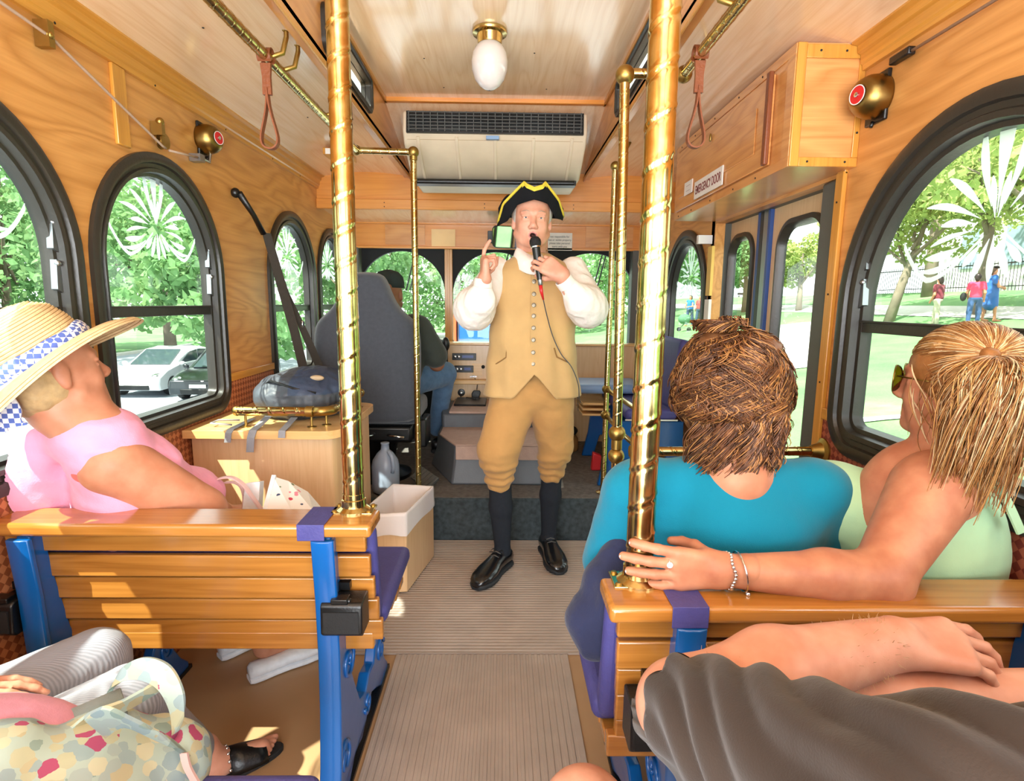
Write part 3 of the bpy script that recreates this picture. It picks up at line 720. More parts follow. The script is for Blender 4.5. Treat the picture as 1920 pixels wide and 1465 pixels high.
b = MB(); b.box(BX-.018, BX-.014, 2.10, 2.97, 1.84, 1.995); b.build('raised_panel', M['ply'], d_, bevel=.0035)
b = MB(); b.box(BX-.03, BX-.014, 1.985, 2.012, 1.78, 2.075); b.build('door_edge', M['leather'], d_, bevel=.004)
b = MB(); b.ball((BX-.02, 2.55, 2.02), .008, 10, (.6, 1, 2.2)); b.build('latch', M['old_brass'], d_, smooth=True)
for y in (2.1, 2.3, 2.55, 2.8, 3.0):
    for z in (BZ0+.012, BZ1-.015): screws([(BX-.0045, y, z)], (-1, 0, 0)).build('screw', M['black_matte'], t)
for x, z in ((.97, 2.088), (1.05, 2.088), (.955, 1.762), (1.075, 1.762), (XR-.01, 1.85)): screws([(x, B0-.0065, z)], (0, -1, 0)).build('screw', M['black_matte'], t)
def text(s, size, loc, rot, mat, parent, name='lettering', align='CENTER', ext=.0004, sx=1.0, bold=0):
    cu = bpy.data.curves.new(name, 'FONT'); cu.body = s; cu.size = size; cu.align_x = align; cu.align_y = 'CENTER'; cu.extrude = ext; cu.offset = bold; cu.space_line = 1.15
    tmp = bpy.data.objects.new(name, cu); C.objects.link(tmp); dg = bpy.context.evaluated_depsgraph_get()
    me = bpy.data.meshes.new_from_object(tmp.evaluated_get(dg)); bpy.data.objects.remove(tmp); bpy.data.curves.remove(cu)
    m = Matrix.Translation(Vector(loc)) @ rot.to_matrix().to_4x4() @ Matrix.Diagonal((sx, 1, 1, 1)); me.transform(m)
    me.materials.clear(); me.materials.append(mat)
    o = bpy.data.objects.new(name, me); C.objects.link(o)
    if parent: o.parent = parent; o.matrix_parent_inverse = parent.matrix_basis.inverted()
    return o
ROT_R = Matrix(((0, 0, -1), (-1, 0, 0), (0, 1, 0))).to_quaternion()     # faces -x
ROT_F = Matrix(((1, 0, 0), (0, 0, -1), (0, 1, 0))).to_quaternion()      # faces -y
M['ink_red'] = plain('maroon_ink', '7A2A2E', .5); M['ink'] = plain('dark_ink', '3A3A40', .5); M['ink_blue'] = plain('blue_ink', '6B7FA8', .5)
s_ = MB().box(BX-.0225, BX-.0185, 2.375, 2.715, 1.792, 1.868).build('emergency_sign', M['label']); tag(s_, 'white sign reading EMERGENCY DOOR on the hinged panel', 'sign')
text('EMERGENCY DOOR', .052, (BX-.0228, 2.545, 1.828), ROT_R, M['ink_red'], s_, sx=.66, bold=.0008)
s_ = MB().box(BX-.0215, BX-.0185, 2.755, 2.87, 1.835, 1.895).build('instruction_sticker', M['label']); tag(s_, 'tiny white sticker left of the emergency sign', 'sticker')
text('- - - - - -\n- - - - - -', .02, (BX-.0218, 2.812, 1.865), ROT_R, M['ink_red'], s_, sx=.8)

# ================================================================ folding door with its dark pillars
t = empty('folding_door', (1.2, 2.5, .02), 'two leaf folding entrance door with tall rounded windows', 'door')
fnD = lambda u, v, d: (1.20+d, u, v)
DB = -.02
for k, (a, c, wy0, wy1) in enumerate(((2.07, 2.585, 2.14, 2.52), (2.72, 3.10, 2.76, 3.06))):
    b = MB(); b.prism([[(a, DB), (c, DB), (c, 1.80), (a, 1.80)], arch_loop(wy0, wy1, .16, 1.665, rt=.12, rb=.12)], fnD, 0, .03)
    lf = b.build('door_leaf', M['laminate'], t)
    b = MB(); pf = [(0, 0), (0, -.012), (.02, -.016), (.028, -.004), (.036, .02), (.0, .02)]
    b.loft([[fnD(p[0], p[1], d) for p in arch_loop(wy0-.005, wy1+.005, .155, 1.67, rt=.12, rb=.12, ins=i)] for i, d in pf], True, False); b.build('window_gasket', M['frame'], lf, auto=50)
    MB().prism([arch_loop(wy0, wy1, .16, 1.665, rt=.12, rb=.12, ins=.03)], fnD, .012, .016).build('glass_pane', M['glass'], lf)
for y0, y1, m_ in ((2.590, 2.612, 'door_blue'), (2.612, 2.655, 'steel'), (2.655, 2.69, 'black'), (2.69, 2.716, 'door_blue')):
    MB().box(1.185, 1.225, y0, y1, DB, 1.80).build('edge_seal', M[m_], t, bevel=.002)
MB().box(1.19, 1.22, 2.05, 3.12, 1.80, 1.83).build('top_seal', M['door_grey'], t, bevel=.004)
b = MB(); b.box(XR-.002, 1.24, DY0+.0, 2.055, -.02, DZ); b.build('door_1_post', M['door_grey'], None, bevel=.012, kind='structure')
b = MB(); b.box(XR+.0, 1.24, 3.065, 3.125, -.02, DZ+.1); b.build('door_1_post_front', M['door_grey'], None, bevel=.008, kind='structure')
b = MB(); b.box(XR+.04, 1.26, DY0, DY1+.06, 1.83, 1.9); b.box(XR+.05, 1.26, DY0, DY1+.06, DZ, 1.85); b.build('door_1_head', M['door_grey'], None, kind='structure')

# ================================================================ bells, ropes, pulley
def bell(x, y, z, r, d, label, dim):
    t = empty('gong_bell', (x, y, z), label, 'bell', 'pull-cord gong bells'); dv = Vector(d); q = dv.to_track_quat('Z', 'Y').to_matrix()
    MB().lathe([(r, 0), (r*1.0, .01), (r*.93, .03*r/.05), (r*.75, .047*r/.05), (r*.5, .056*r/.05), (r*.45, .056*r/.05), (.003, .058*r/.05)], 36, Vector((x, y, z))+dv*.012, q).build('gong', M['bell'], t, smooth=True)
    e = Vector((x, y, z))+dv*(.012+.056*r/.05)
    MB().lathe([(r*.44, 0), (r*.44, .001), (.004, .002)], 28, e, q).build('red_disc', M['red'], t, auto=40)
    MB().lathe([(r*.44, 0), (r*.44, .0018), (r*.40, .0018), (r*.40, 0)], 28, e, q, cap=False).build('white_ring', M['label'], t, auto=40)
    MB().lathe([(.007, 0), (.007, .006), (.003, .008)], 10, e, q).build('nut', M['chrome'], t, auto=40)
    b = MB(); a, c = frame_of(dv)
    sx = 1 if dv.x > 0 else -1
    b.box(min(x, x+sx*.012), max(x, x+sx*.012), y-r*.75, y+r*.75, z-r*1.18, z+r*1.1); b.build('back_plate', M['black'], t, bevel=.004)
    MB().tube([(x+sx*.015, y+.0, z-r*1.1), (x+sx*.02, y, z-r*1.35)], .006, 8).build('striker', M['black'], t, smooth=True)
    return t
bell(XL, 2.42, 1.945, .058, (1, -.25, .05), 'small gong bell with a red disc above the left windows', 1)
bell(XR, 1.78, 1.925, .062, (-1, -.25, 0), 'gong bell with a red disc beside the wooden door box on the right', 1)
t = empty('pull_cord', (-1.2, 2.07, 1.84), 'pale pull cord run through a metal pulley on the left wall', 'cord')
M['rope'] = plain('beige_cord', 'B59A86', .7, 0, .3, 300)
MB().tube([(-1.185, .4, 2.0), (-1.185, 1.46, 1.995), (-1.19, 1.62, 1.985), (-1.185, 2.08, 1.835), (-1.185, 2.10, 1.832)], .0042, 8).build('cord', M['rope'], t, smooth=True)
MB().tube([(-1.185, 2.12, 1.83), (-1.185, 2.33, 1.855)], .004, 8).build('cord', M['rope'], t, smooth=True)
b = MB(); q = Vector((1, 0, 0)).to_track_quat('Z', 'Y').to_matrix(); b.lathe([(.026, 0), (.026, .004), (.008, .006), (.008, .016), (.026, .018), (.026, .022), (.004, .023)], 24, (-1.205, 2.10, 1.855), q)
b.box(-1.218, -1.18, 2.075, 2.095, 1.87, 1.915); b.ball((-1.19, 2.085, 1.915), .014, 10); b.build('pulley', M['old_brass'], t, auto=40)
b = MB(); b.box(-1.218, -1.18, 1.60, 1.62, 1.955, 2.02); b.ball((-1.185, 1.61, 1.985), .011, 8); b.build('cord_guide', M['old_brass'], t, auto=40)
b = MB(); b.box(-1.218, -1.175, 2.31, 2.345, 1.84, 1.868); b.tube([(-1.185, 2.345, 1.856), (-1.185, 2.40, 1.856), (-1.185, 2.41, 1.89)], .005, 8); b.build('end_crank', M['steel'], t, auto=40)
t = empty('pull_cord', (1.09, 1.6, 1.99), 'pale pull rod running to the bell on the right wall', 'cord')
MB().tube([(1.092, .4, 1.985), (1.092, 1.66, 1.992)], .0042, 8).build('rod', M['rope'], t, smooth=True)
b = MB(); b.cbox((1.092, 1.665, 1.994), (.022, .08, .022)); b.build('switch', M['black'], t, bevel=.004)

# ================================================================ shoulder belt behind the driver
t = empty('shoulder_belt', (-1.2, 2.66, 1.78), 'black shoulder belt hanging from a pivot arm on the left wall', 'seat belt')
MB().ball((-1.205, 2.655, 1.785), .022, 12, (.9, 1, 1)).build('pivot', M['black'], t, smooth=True)
MB().tube([(-1.19, 2.655, 1.785), (-1.165, 2.74, 1.70), (-1.15, 2.80, 1.625)], [.017, .013, .015], 12, sq=.8).build('arm', M['black'], t, smooth=True)
b = MB()
def ribbon(b, pts, w_, th, side):
    rings = []
    for i, p in enumerate(pts):
        p = Vector(p); d = (Vector(pts[min(i+1, len(pts)-1)])-Vector(pts[max(i-1, 0)])).normalized(); s = Vector(side[i] if isinstance(side, list) else side).normalized(); u = d.cross(s).normalized(); ww = w_[i] if isinstance(w_, list) else w_
        rings.append([p+s*ww+u*th, p-s*ww+u*th, p-s*ww-u*th, p+s*ww-u*th])
    b.loft(rings); return b
ribbon(b, [(-1.14, 2.81, 1.63), (-1.10, 2.85, 1.4), (-1.06, 2.90, 1.15), (-1.03, 2.93, .93)], [.022, .026, .026, .026], .0015, (.6, .8, 0)); b.build('belt', M['web'], t)
b = MB(); ribbon(b, [(-1.135, 2.83, 1.62), (-1.10, 2.92, 1.35), (-1.02, 3.0, 1.08), (-.98, 3.05, .93)], [.004, .014, .024, .024], .0015, (.6, .8, 0)); b.build('belt', M['web'], t)
MB().cbox((-1.045, 2.975, 1.19), (.012, .03, .035)).build('buckle', M['chrome'], t, bevel=.003)

# ================================================================ signs, mirror, smoke box
def card(name, x0, x1, z0, z1, y, mat, label, cat='notice'):
    return tag(MB().box(x0, x1, y-.004, y, z0, z1).build(name, mat), label, cat)
c_ = card('notice', .33, .515, 1.708, 1.838, 4.404, M['label'], 'white printed notice on the header right of the guide')
text('not responsible for\nlost or stolen property\nplease take personal\nitems with you', .021, (.42, 4.3985, 1.773), ROT_F, M['ink'], c_, sx=.9)
card('faded_notice', -.55, -.37, 1.728, 1.855, 4.41, plain('faded_yellow_card', 'F0C98F', .5), 'faded blank yellow card on the header left of the guide')
card('wood_patch', -.9, -.6, 1.74, 1.885, 4.418, M['ply'], 'plywood access panel on the header above the driver', 'panel')
card('wood_patch', .62, .98, 1.735, 1.89, 4.418, M['ply'], 'plywood access panel at the right end of the header', 'panel')
t = empty('rear_view_mirror', (.02, 4.2, 1.77), 'rounded rear view mirror behind the guide\'s head', 'mirror')
fnM = lambda u, v, d: (u, 4.16+d+.30*(u-.02)-.18*(v-1.77), v)
MB().prism([arch_loop(-.085, .12, 1.70, 1.85, rt=.03, rb=.03)], fnM, 0, .02).build('shell', M['black'], t, bevel=.003)
MB().prism([arch_loop(-.08, .115, 1.705, 1.845, rt=.028, rb=.028)], fnM, -.002, .0).build('mirror_glass', plain('mirror_silver', 'F0F2F4', .03, 1.0), t)
b = MB(); b.tube([(.02, 4.18, 1.78), (.0, 4.35, 1.8), (-.08, 4.40, 1.80)], .008, 8); b.build('stalk', M['black'], t, smooth=True)
MB().box(-.125, -.055, 4.385, 4.404, 1.755, 1.845).build('mount', M['black'], t, bevel=.003)
t = empty('ceiling_sign_block', (-.33, 3.4, 2.12), 'small wooden block with a white sign on the left ceiling near the front', 'sign')
MB().cbox((-.91, 3.30, 2.105), (.13, .20, .035)).build('block', M['trim'], t, bevel=.003)
MB().cbox((-.91, 3.197, 2.103), (.10, .004, .028)).build('sign_face', M['label'], t)
t.location = (-.91, 3.30, 2.09)
for c in children(t): c.matrix_parent_inverse = t.matrix_basis.inverted()
t = tag(MB().box(1.10, XR, 3.055, 3.115, 1.36, 1.62).build('yellow_placard', plain('yellow_placard', 'E8BE62', .5)), 'narrow yellow placard between the front window and the door', 'placard')
t = tag(MB().box(1.10, XR, 3.055, 3.12, 1.08, 1.34).build('paper_schedule', M['label']), 'white paper sheet under the yellow placard', 'paper')
t = tag(MB().box(1.04, XR, 3.1, 3.13, 1.635, 1.68).build('door_switch', M['white']), 'small white switch above the yellow placard', 'switch')
# ================================================================ slatted benches on blue cast ends
def scroll(b, cy, cz, r0, turns, x, s, start=0.0, th=.006):
    pts = []; n = int(18*turns)
    for i in range(n+1):
        a = start+s*2*PI*turns*i/n; r = r0*(1-.8*i/n); pts.append((x, cy+r*math.cos(a), cz+r*math.sin(a)))
    b.tube(pts, th, 6)
def casting(root, x, yb, mirror=1):
    """side casting: rear leg, seat bearer, front leg and a pierced base, profile in the y-z plane"""
    X0, X1 = x-.017, x+.017
    outer = [(-.015, .752), (.025, .752), (.045, .62), (.075, .47), (.10, .44), (.50, .40), (.53, .385), (.50, .30), (.475, .22), (.485, .14), (.53, .07), (.57, .03), (.57, .012), (.46, .012), (.40, .05), (.33, .085), (.26, .05), (.2, .03), (.13, .05), (.06, .012), (-.05, .012), (-.045, .05), (-.02, .15), (-.005, .30), (.0, .45), (-.005, .6)]
    hole1 = [(.13, .385), (.42, .355), (.425, .28), (.40, .20), (.37, .16), (.31, .17), (.26, .14), (.20, .16), (.16, .23), (.12, .31)]
    b = MB(); b.prism([[(yb+u, v) for u, v in outer], [(yb+u, v) for u, v in hole1]], lambda u, v, d: (d, u, v), X0, X1)
    leg = b.build('cast_leg', M['blue'], root, bevel=.005)
    b = MB(); rib = [(yb-.018, .75), (yb-.005, .6), (yb+.0, .45), (yb-.006, .3), (yb-.022, .15), (yb-.05, .03)]
    b.loft([[(x-.027, u, v), (x+.027, u, v), (x+.027, u-.014, v), (x+.012, u-.020, v), (x-.012, u-.020, v), (x-.027, u-.014, v)] for u, v in rib]); b.build('rear_rib', M['blue'], leg, bevel=.003)
    for X in (X0-.001, X1+.001):
        for a_ in ((yb+.46, .15, .045, 1.6, X, 1), (yb+.03, .12, .05, 1.5, X, -1, PI), (yb+.45, .29, .035, 1.4, X, -1), (yb+.27, .10, .035, 1.2, X, 1, PI), (yb+.09, .36, .05, 1.3, X, -1, .5)):
            b = MB(); scroll(b, *a_); b.build('scroll', M['blue'], leg, smooth=True)
    b = MB(); b.box(x-.022, x+.022, yb-.06, yb+.58, .001, .014); b.build('floor_track', M['black'], leg)
def bench(x0, x1, yb, legs, label, top_out, cush=True, spk=None):
    t = empty('slatted_bench', ((x0+x1)/2, yb+.25, 0), label, 'bench', 'slatted wooden benches')
    rx0, rx1 = (x0-.0, x1+top_out) if top_out > 0 else (x0+top_out, x1)
    b = MB(); pr = []
    y0, y1, z0, z1 = yb-.030, yb+.085, .756, .788
    b.box(rx0, rx1, y0, y1, z0, z1); b.build('top_rail', M['slat'], t, bevel=.009, seg=3)
    n = 5
    for i in range(n):
        zz = .748-i*.0655; h = .058 if i else .05; u = i/(n-1); yy = yb+.030+.055*u
        b = MB(); b.loft([[(x, yy+dy, zz+dz) for dy, dz in ((-.010, 0), (.010, 0), (.012, -h), (-.008, -h))] for x in (x0+.004*i*(top_out < 0), x1+(.006*i if top_out > 0 else 0))])
        b.build('back_slat', M['slat'], t, bevel=.004)
    for i in range(6):
        yy = yb+.10+i*.072; zz = .432-.012*i+(.012 if i == 5 else 0)
        MB().box(x0, x1, yy, yy+.055, zz-.022, zz).build('seat_slat', M['slat'], t, bevel=.004)
    MB().box(x0, x1, yb+.075, yb+.10, .402, .45).build('seat_slat', M['slat'], t, bevel=.004)
    for lx in legs: casting(t, lx, yb)
    if cush:
        c0, c1 = (x0+.02, x1+.012) if top_out > 0 else (x0-.012, x1-.02)
        b = MB(); b.loft([[(x, y, z) for y, z in ((yb+.065, .752), (yb+.105, .74), (yb+.155, .49), (yb+.120, .45), (yb+.098, .48))] for x in (c0, c1)])
        b.build('back_cushion', M['vinyl'], t, bevel=.018, seg=4)
        b = MB(); b.box(c0-(0 if top_out > 0 else .01), c1+(.012 if top_out > 0 else 0), yb+.125, yb+.53, .438, .492); b.build('seat_cushion', M['vinyl'], t, bevel=.022, seg=4)
    # strap loops holding the cushion round the rail
    ex = x1-.115 if top_out > 0 else x0+.115
    b = MB()
    rr = [(y0-.004, .70), (y0-.004, z1+.003), (y1+.0, z1+.003), (y1+.004, z0)]
    ring = [(y0-.003, z0-.004), (y0-.003, z1+.003), (y1+.003, z1+.003), (y1+.003, z0-.004)]
    b.loft([[(x, y, z) for y, z in ring]+[(x, y-.002*(1 if y > yb else -1), z-.002) for y, z in ring[::-1]] for x in (ex-.032, ex+.032)]); b.build('rail_strap', M['vinyl'], t, bevel=.003)
    return t
bench(XL+.01, -.335, 1.30, (-1.135, -.425), 'varnished slatted bench with purple cushions that the straw hat passenger sits on', .025)
bench(.215, XR-.01, .94, (.335, .99), 'varnished slatted bench with purple cushions carrying the teal and blonde passengers', -.025)
bench(XL+.01, -.335, .36, (-1.135, -.425), 'slatted bench nearest the camera on the left, only its purple seat corner in view', .025)
bench(.215, XR-.01, .06, (.335, .99), 'slatted bench under the brown shirt passenger', -.025)
def speaker_box(x0, x1, y0, y1, z0, z1, label):
    t = empty('speaker_box', ((x0+x1)/2, (y0+y1)/2, z0), label, 'speaker', 'black boxes on the bench backs')
    b = MB(); b.loft([[(x, y, z) for y, z in ((y1, z0), (y0+.012, z0), (y0, z0+.01), (y0+.004, z1-.008), (y0+.012, z1), (y1, z1))] for x in (x0, x1)]); b.build('case', M['black'], t, bevel=.004)
    b = MB(); b.box(x0+.008, x1-.008, y0-.001, y0+.004, z0+.012, z1-.02); b.build('grille', M['black_matte'], t)
    b = MB(); b.tube([(x0+.03, y0+.02, z1), (x1-.03, y0+.02, z1)], .007, 8); b.box((x0+x1)/2-.025, (x0+x1)/2+.015, y0+.005, y0+.035, z1-.002, z1+.010); b.build('clamp', M['black'], t, bevel=.002)
    b = MB(); b.cbox(((x0+x1)/2-.01, y1+.004, z1+.012), (.03, .02, .02)); b.build('mounting_plate', M['black'], t)
    return t
speaker_box(-.435, -.335, 1.262, 1.336, .505, .592, 'black speaker box on the back of the left bench beside its blue end')
speaker_box(.232, .352, .895, .965, .51, .605, 'black speaker box on the back of the right bench near the brown sleeve')
speaker_box(-1.215, -1.165, 1.262, 1.336, .505, .592, 'black speaker box at the left end of the bench by the wall')

# ================================================================ cabinet with luggage rail behind the driver
t = empty('front_cabinet', (-.93, 2.4, 0), 'pale maple cabinet with a rounded top carrying a backpack', 'cabinet')
b = MB(); b.prism([[(-1.205, 2.15), (-.70, 2.15), (-.665, 2.165), (-.65, 2.20), (-.65, 2.70), (-1.205, 2.70)]], lambda u, v, d: (u, v, d), .002, .79); b.build('body', M['laminate'], t, bevel=.004)
b = MB(); pl = [(-1.21, 2.10)]+[(-.69+.07*math.sin(a), 2.17-.07*math.cos(a)) for a in (i*PI/16 for i in range(9))]+[(-.69+.07*math.cos(a), 2.66+.07*math.sin(a)) for a in (i*PI/16 for i in range(9))]+[(-1.21, 2.73)]
b.prism([pl], lambda u, v, d: (u, v, d), .79, .822); b.build('top', M['laminate_top'], t, bevel=.010, seg=3)
t = empty('luggage_rail', (-.85, 2.2, .822), 'low twisted brass rail round the cabinet top', 'rail')
P3 = [(-1.03, 2.17, .885), (-.735, 2.17, .885), (-.672, 2.22, .885), (-.672, 2.64, .885)]
part_twist(t, P3[0], P3[1], .0185); part_twist(t, P3[2], P3[3], .0165); sleeve(t, P3[1], (-1, 0, 0), .019, .03); ballpart(t, P3[0], .0195, 'end_cap'); ballpart(t, P3[3], .02, 'end_cap')
MB().tube([P3[1], (-.70, 2.175, .885), (-.68, 2.195, .885), P3[2]], .019, 14).build('corner_elbow', M['old_brass'], t, smooth=True)
for x, y in ((-1.0, 2.17), (-.745, 2.17), (-.70, 2.21), (-.672, 2.56), (-.672, 2.61)):
    MB().lathe([(.018, 0), (.018, .003), (.005, .006), (.0045, .05)], 16, (x, y, .8225)).build('post', M['old_brass'], t, auto=40)
# backpack
def bag_disp(P, N):
    n = vnoise(P, (9, 9, 22), 3, 3); m = vnoise(P, (26, 26, 14), 5, 2)
    return P+N*(n*.010+np.abs(m)*-.009)[:, None]
M['nylon'] = plain('dark_grey_nylon', '3F444C', .5, 0, .5, 45, .5, .3); M['nylon2'] = plain('navy_nylon', '2E3B52', .5, 0, .5, 45, .5, .3)
t = empty('backpack', (-.86, 2.42, .823), 'crumpled dark grey backpack lying on the cabinet behind the brass rail', 'backpack')
Pq = sdf_mesh([('e', (-.90, 2.44, .915), (.17, .17, .10), (0, 0, .1)), ('e', (-.80, 2.45, .93), (.13, .16, .10)), ('e', (-.87, 2.33, .90), (.15, .07, .075)), ('c', (-1.0, 2.42, .875), (-.73, 2.42, .875), .05, .05)], .006, .05)
np_obj('body', [Pq], [M['nylon'], M['nylon2']], t, bag_disp, matfn=lambda c: ((c[:, 0] > -.87) & (c[:, 2] > .93)))
MB().ball((-.77, 2.33, .995), .03, 12, (1, .5, .4)).build('patch', M['cream_dark'], t, smooth=True)
b = MB(); b.tube([(-1.03, 2.38, .94), (-.95, 2.30, .985), (-.85, 2.275, .96), (-.76, 2.28, .94)], .005, 6); b.build('zip', M['black'], t, smooth=True)
b = MB(); b.tube([(-.72, 2.47, .97), (-.71, 2.5, 1.0), (-.72, 2.55, .98)], .008, 8); b.build('carry_handle', M['black'], t, smooth=True)
M['strap_g'] = plain('grey_webbing_strap', '8C8C90', .7, 0, .4, 250)
b = MB(); ribbon(b, [(-1.03, 2.3, .828), (-1.03, 2.11, .826), (-1.03, 2.088, .815), (-1.035, 2.087, .78)], .012, .0012, (1, 0, 0)); b.build('strap', M['strap_g'], t)
b = MB(); ribbon(b, [(-.92, 2.24, .87), (-.94, 2.14, .832), (-.94, 2.095, .826), (-.945, 2.083, .80), (-.95, 2.08, .745)], .014, .0012, (1, 0, 0)); b.build('strap', M['strap_g'], t)
b = MB(); ribbon(b, [(-.83, 2.22, .85), (-.83, 2.13, .832), (-.83, 2.09, .826), (-.83, 2.083, .80)], .013, .0012, (1, 0, 0)); b.build('strap', M['strap_g'], t)
b = MB(); b.tube([(-1.06, 2.25, .832), (-1.13, 2.22, .838), (-1.13, 2.16, .838), (-1.05, 2.16, .832)], .004, 6); b.build('strap', M['strap_g'], t, smooth=True)

# ================================================================ waste box with a white liner
t = empty('waste_box', (-.5, 2.55, 0), 'tall maple waste box lined with a white plastic bag', 'waste bin')
FL, FR, BR, BL = (-.632, 2.365), (-.425, 2.396), (-.350, 2.765), (-.560, 2.80)
q4 = [FL, FR, BR, BL]; cx, cy = sum(p[0] for p in q4)/4, sum(p[1] for p in q4)/4
inn = lambda s: [(cx+(p[0]-cx)*s, cy+(p[1]-cy)*s) for p in q4]
b = MB(); b.prism([q4, inn(.97)], lambda u, v, d: (u, v, d), .012, .375); b.prism([inn(.95)], lambda u, v, d: (u, v, d), .012, .03); b.build('box', M['laminate'], t, bevel=.003)
b = MB(); b.prism([inn(.96)], lambda u, v, d: (u, v, d), .0015, .012); b.build('plinth', M['black_matte'], t)
def liner():
    n = 22; ring = []
    for k in range(4):
        a, c = q4[k], q4[(k+1) % 4]
        for i in range(n): ring.append((a[0]+(c[0]-a[0])*i/n, a[1]+(c[1]-a[1])*i/n))
    rnd = random.Random(4); ph = [rnd.uniform(-1, 1) for _ in ring]
    L = []
    for lv, (s, z, am) in enumerate(((1.03, .285, .0022), (1.035, .30, .002), (1.02, .335, .001), (1.02, .372, .0012), (1.008, .388, .001), (.955, .388, .001), (.935, .37, .002), (.92, .30, .004), (.87, .20, .006), (.7, .12, .008))):
        row = []
        for i, p in enumerate(ring):
            w_ = ph[i]*am*.25+math.sin(i*.45+lv*.5)*am*.9; d = Vector((p[0]-cx, p[1]-cy)); dn = d.normalized()
            sag = .018*abs(math.sin(i*PI/n*1)) if 4 <= lv <= 5 else 0
            row.append((cx+d.x*s+dn.x*w_, cy+d.y*s+dn.y*w_, z+ph[i]*am*.4-(0 if lv > 1 else .006*math.sin(i*.35))))
        L.append(row)
    b = MB(); b.loft(L, True, False); b.f.append(tuple(range(len(b.v)-len(ring), len(b.v)))); b.mi.append(0); return b
def film():
    t_ = NT('thin_white_plastic'); v = t_.coord(); n = t_.noise(v, 40, 3)
    return t_.bsdf('F1EEF0', .35, 0, t_.bump(n, .3, .004), .5, 0, 0, 0)
liner().build('liner', film(), t, smooth=True)

# ================================================================ driver seat, jug, floor items
M['seat_cloth'] = plain('slate_seat_cloth', '4A4F58', .9, 0, .5, 350, .2, .08, 0, .4)
t = empty('driver_seat', (-.76, 3.2, .25), 'high-backed slate grey driver seat', 'seat')
prof = []
hl = [(.0, 1.475), (.085, 1.468), (.115, 1.44), (.14, 1.37), (.165, 1.31), (.20, 1.26), (.262, 1.215), (.292, 1.17), (.30, 1.09), (.30, .95), (.29, .80), (.285, .66), (.27, .62), (0, .615)]
cxs = -.765
outl = [(cxs+x, z) for x, z in hl]+[(cxs-x, z) for x, z in hl[-2:0:-1]]
b = MB(); rings = []
for dy, s in ((0, .80), (.012, .90), (.04, .975), (.08, 1.0), (.12, .98), (.15, .90), (.165, .8)):
    cz = 1.02; rings.append([(cxs+(x-cxs)*s, 3.13+dy+(z-1.0)*-.02, cz+(z-cz)*(1-(1-s)*.45)) for x, z in outl])
b.loft(rings); b.build('backrest', M['seat_cloth'], t, smooth=True, subsurf=1)
b = MB(); b.box(cxs-.27, cxs+.27, 3.22, 3.70, .60, .72); b.build('seat_cushion', M['seat_cloth'], t, bevel=.04, seg=4)
b = MB(); b.box(cxs-.24, cxs+.24, 3.2, 3.62, .50, .60); b.build('seat_frame', M['black'], t, bevel=.02)
b = MB(); b.lathe([(.20, 0), (.20, .02), (.13, .05), (.10, .1), (.12, .2), (.15, .25)], 24, (cxs, 3.4, .25)); b.build('pedestal', M['black'], t, auto=40)
b = MB(); b.tube([(cxs-.15, 3.19, .55), (cxs-.05, 3.17, .54), (cxs+.02, 3.19, .55)], .008, 8); b.tube([(cxs+.1, 3.19, .55), (cxs+.2, 3.17, .54)], .008, 8); b.build('lever', M['chrome'], t, smooth=True)
b = MB(); b.box(cxs+.27, cxs+.31, 3.30, 3.5, .45, .62); b.build('side_trim', M['black'], t, bevel=.01)
def jug_mat():
    t_ = NT('milky_translucent_plastic'); v = t_.coord(); 
    return t_.bsdf('AEBBD0', .3, 0, None, .5, 0, 0, .0, None, .25)
t = empty('water_jug', (-.655, 3.06, .25), 'translucent blue-grey water jug on the raised floor behind the driver seat', 'jug')
b = MB(); b.lathe([(.06, 0), (.072, .008), (.076, .03), (.076, .15), (.070, .185), (.045, .225), (.024, .245), (.021, .275), (.024, .277), (.024, .285), (.018, .285)], 28, (-.655, 3.075, .2505)); b.build('body', jug_mat(), t, smooth=True)
b = MB(); b.tube([(-.625, 3.02, .50), (-.605, 3.01, .47), (-.598, 3.01, .41), (-.605, 3.015, .38)], .011, 10); b.build('handle', jug_mat(), t, smooth=True)
t = empty('floor_pedal', (-.47, 3.35, .25), 'ribbed grey rubber pad tilted on the raised floor beside the drop pole', 'pad')
b = MB(); R_ = Matrix.Translation((-.455, 3.2, .29)) @ Euler((.5, .35, -.6)).to_matrix().to_4x4()
b.box(-.07, .07, -.05, .05, -.012, .012, R_)
b.build('pad', M['grey_metal'], t, bevel=.004); b = MB()
for i in range(5): b.box(-.055+i*.025, -.045+i*.025, -.045, .045, .012, .017, R_)
b.build('pad_grip', M['grey_metal'], t)
MB().box(-.49, -.44, 3.2, 3.26, .25, .28).build('foot', M['black'], t)
# engine cover
M['grey_plastic'] = plain('grey_moulded_plastic', '5E6268', .5, 0, .2, 120); M['pinkmat'] = plain('pinkish_beige_mat', 'B89A8C', .7, 0, .3, 200)
t = empty('engine_cover', (-.05, 3.5, .25), 'stepped grey engine cover with beige matting behind the guide\'s legs', 'engine cover')
b = MB(); p0 = [(-.30, 3.20), (.235, 3.20), (.27, 3.24), (.27, 4.2), (-.47, 4.2), (-.47, 3.62)]; p1 = [(-.285, 3.235), (.235, 3.235), (.25, 3.26), (.25, 4.2), (-.43, 4.2), (-.43, 3.60)]
b.loft([[(x, y, z) for x, y in p0] for z in (.2505,)]+[[(x, y, .375) for x, y in p1]]+[[(x*.98+0, y+.01, .475) for x, y in p1]]); b.build('lower_shell', M['grey_plastic'], t, bevel=.012)
b = MB(); b.box(-.275, .235, 3.222, 3.26, .395, .485); b.prism([[(-.275, 3.222), (.235, 3.222), (.235, 3.72), (-.40, 3.72), (-.40, 3.50)]], lambda u, v, d: (u, v, d), .475, .487); b.build('lower_mat', M['pinkmat'], t, bevel=.004)
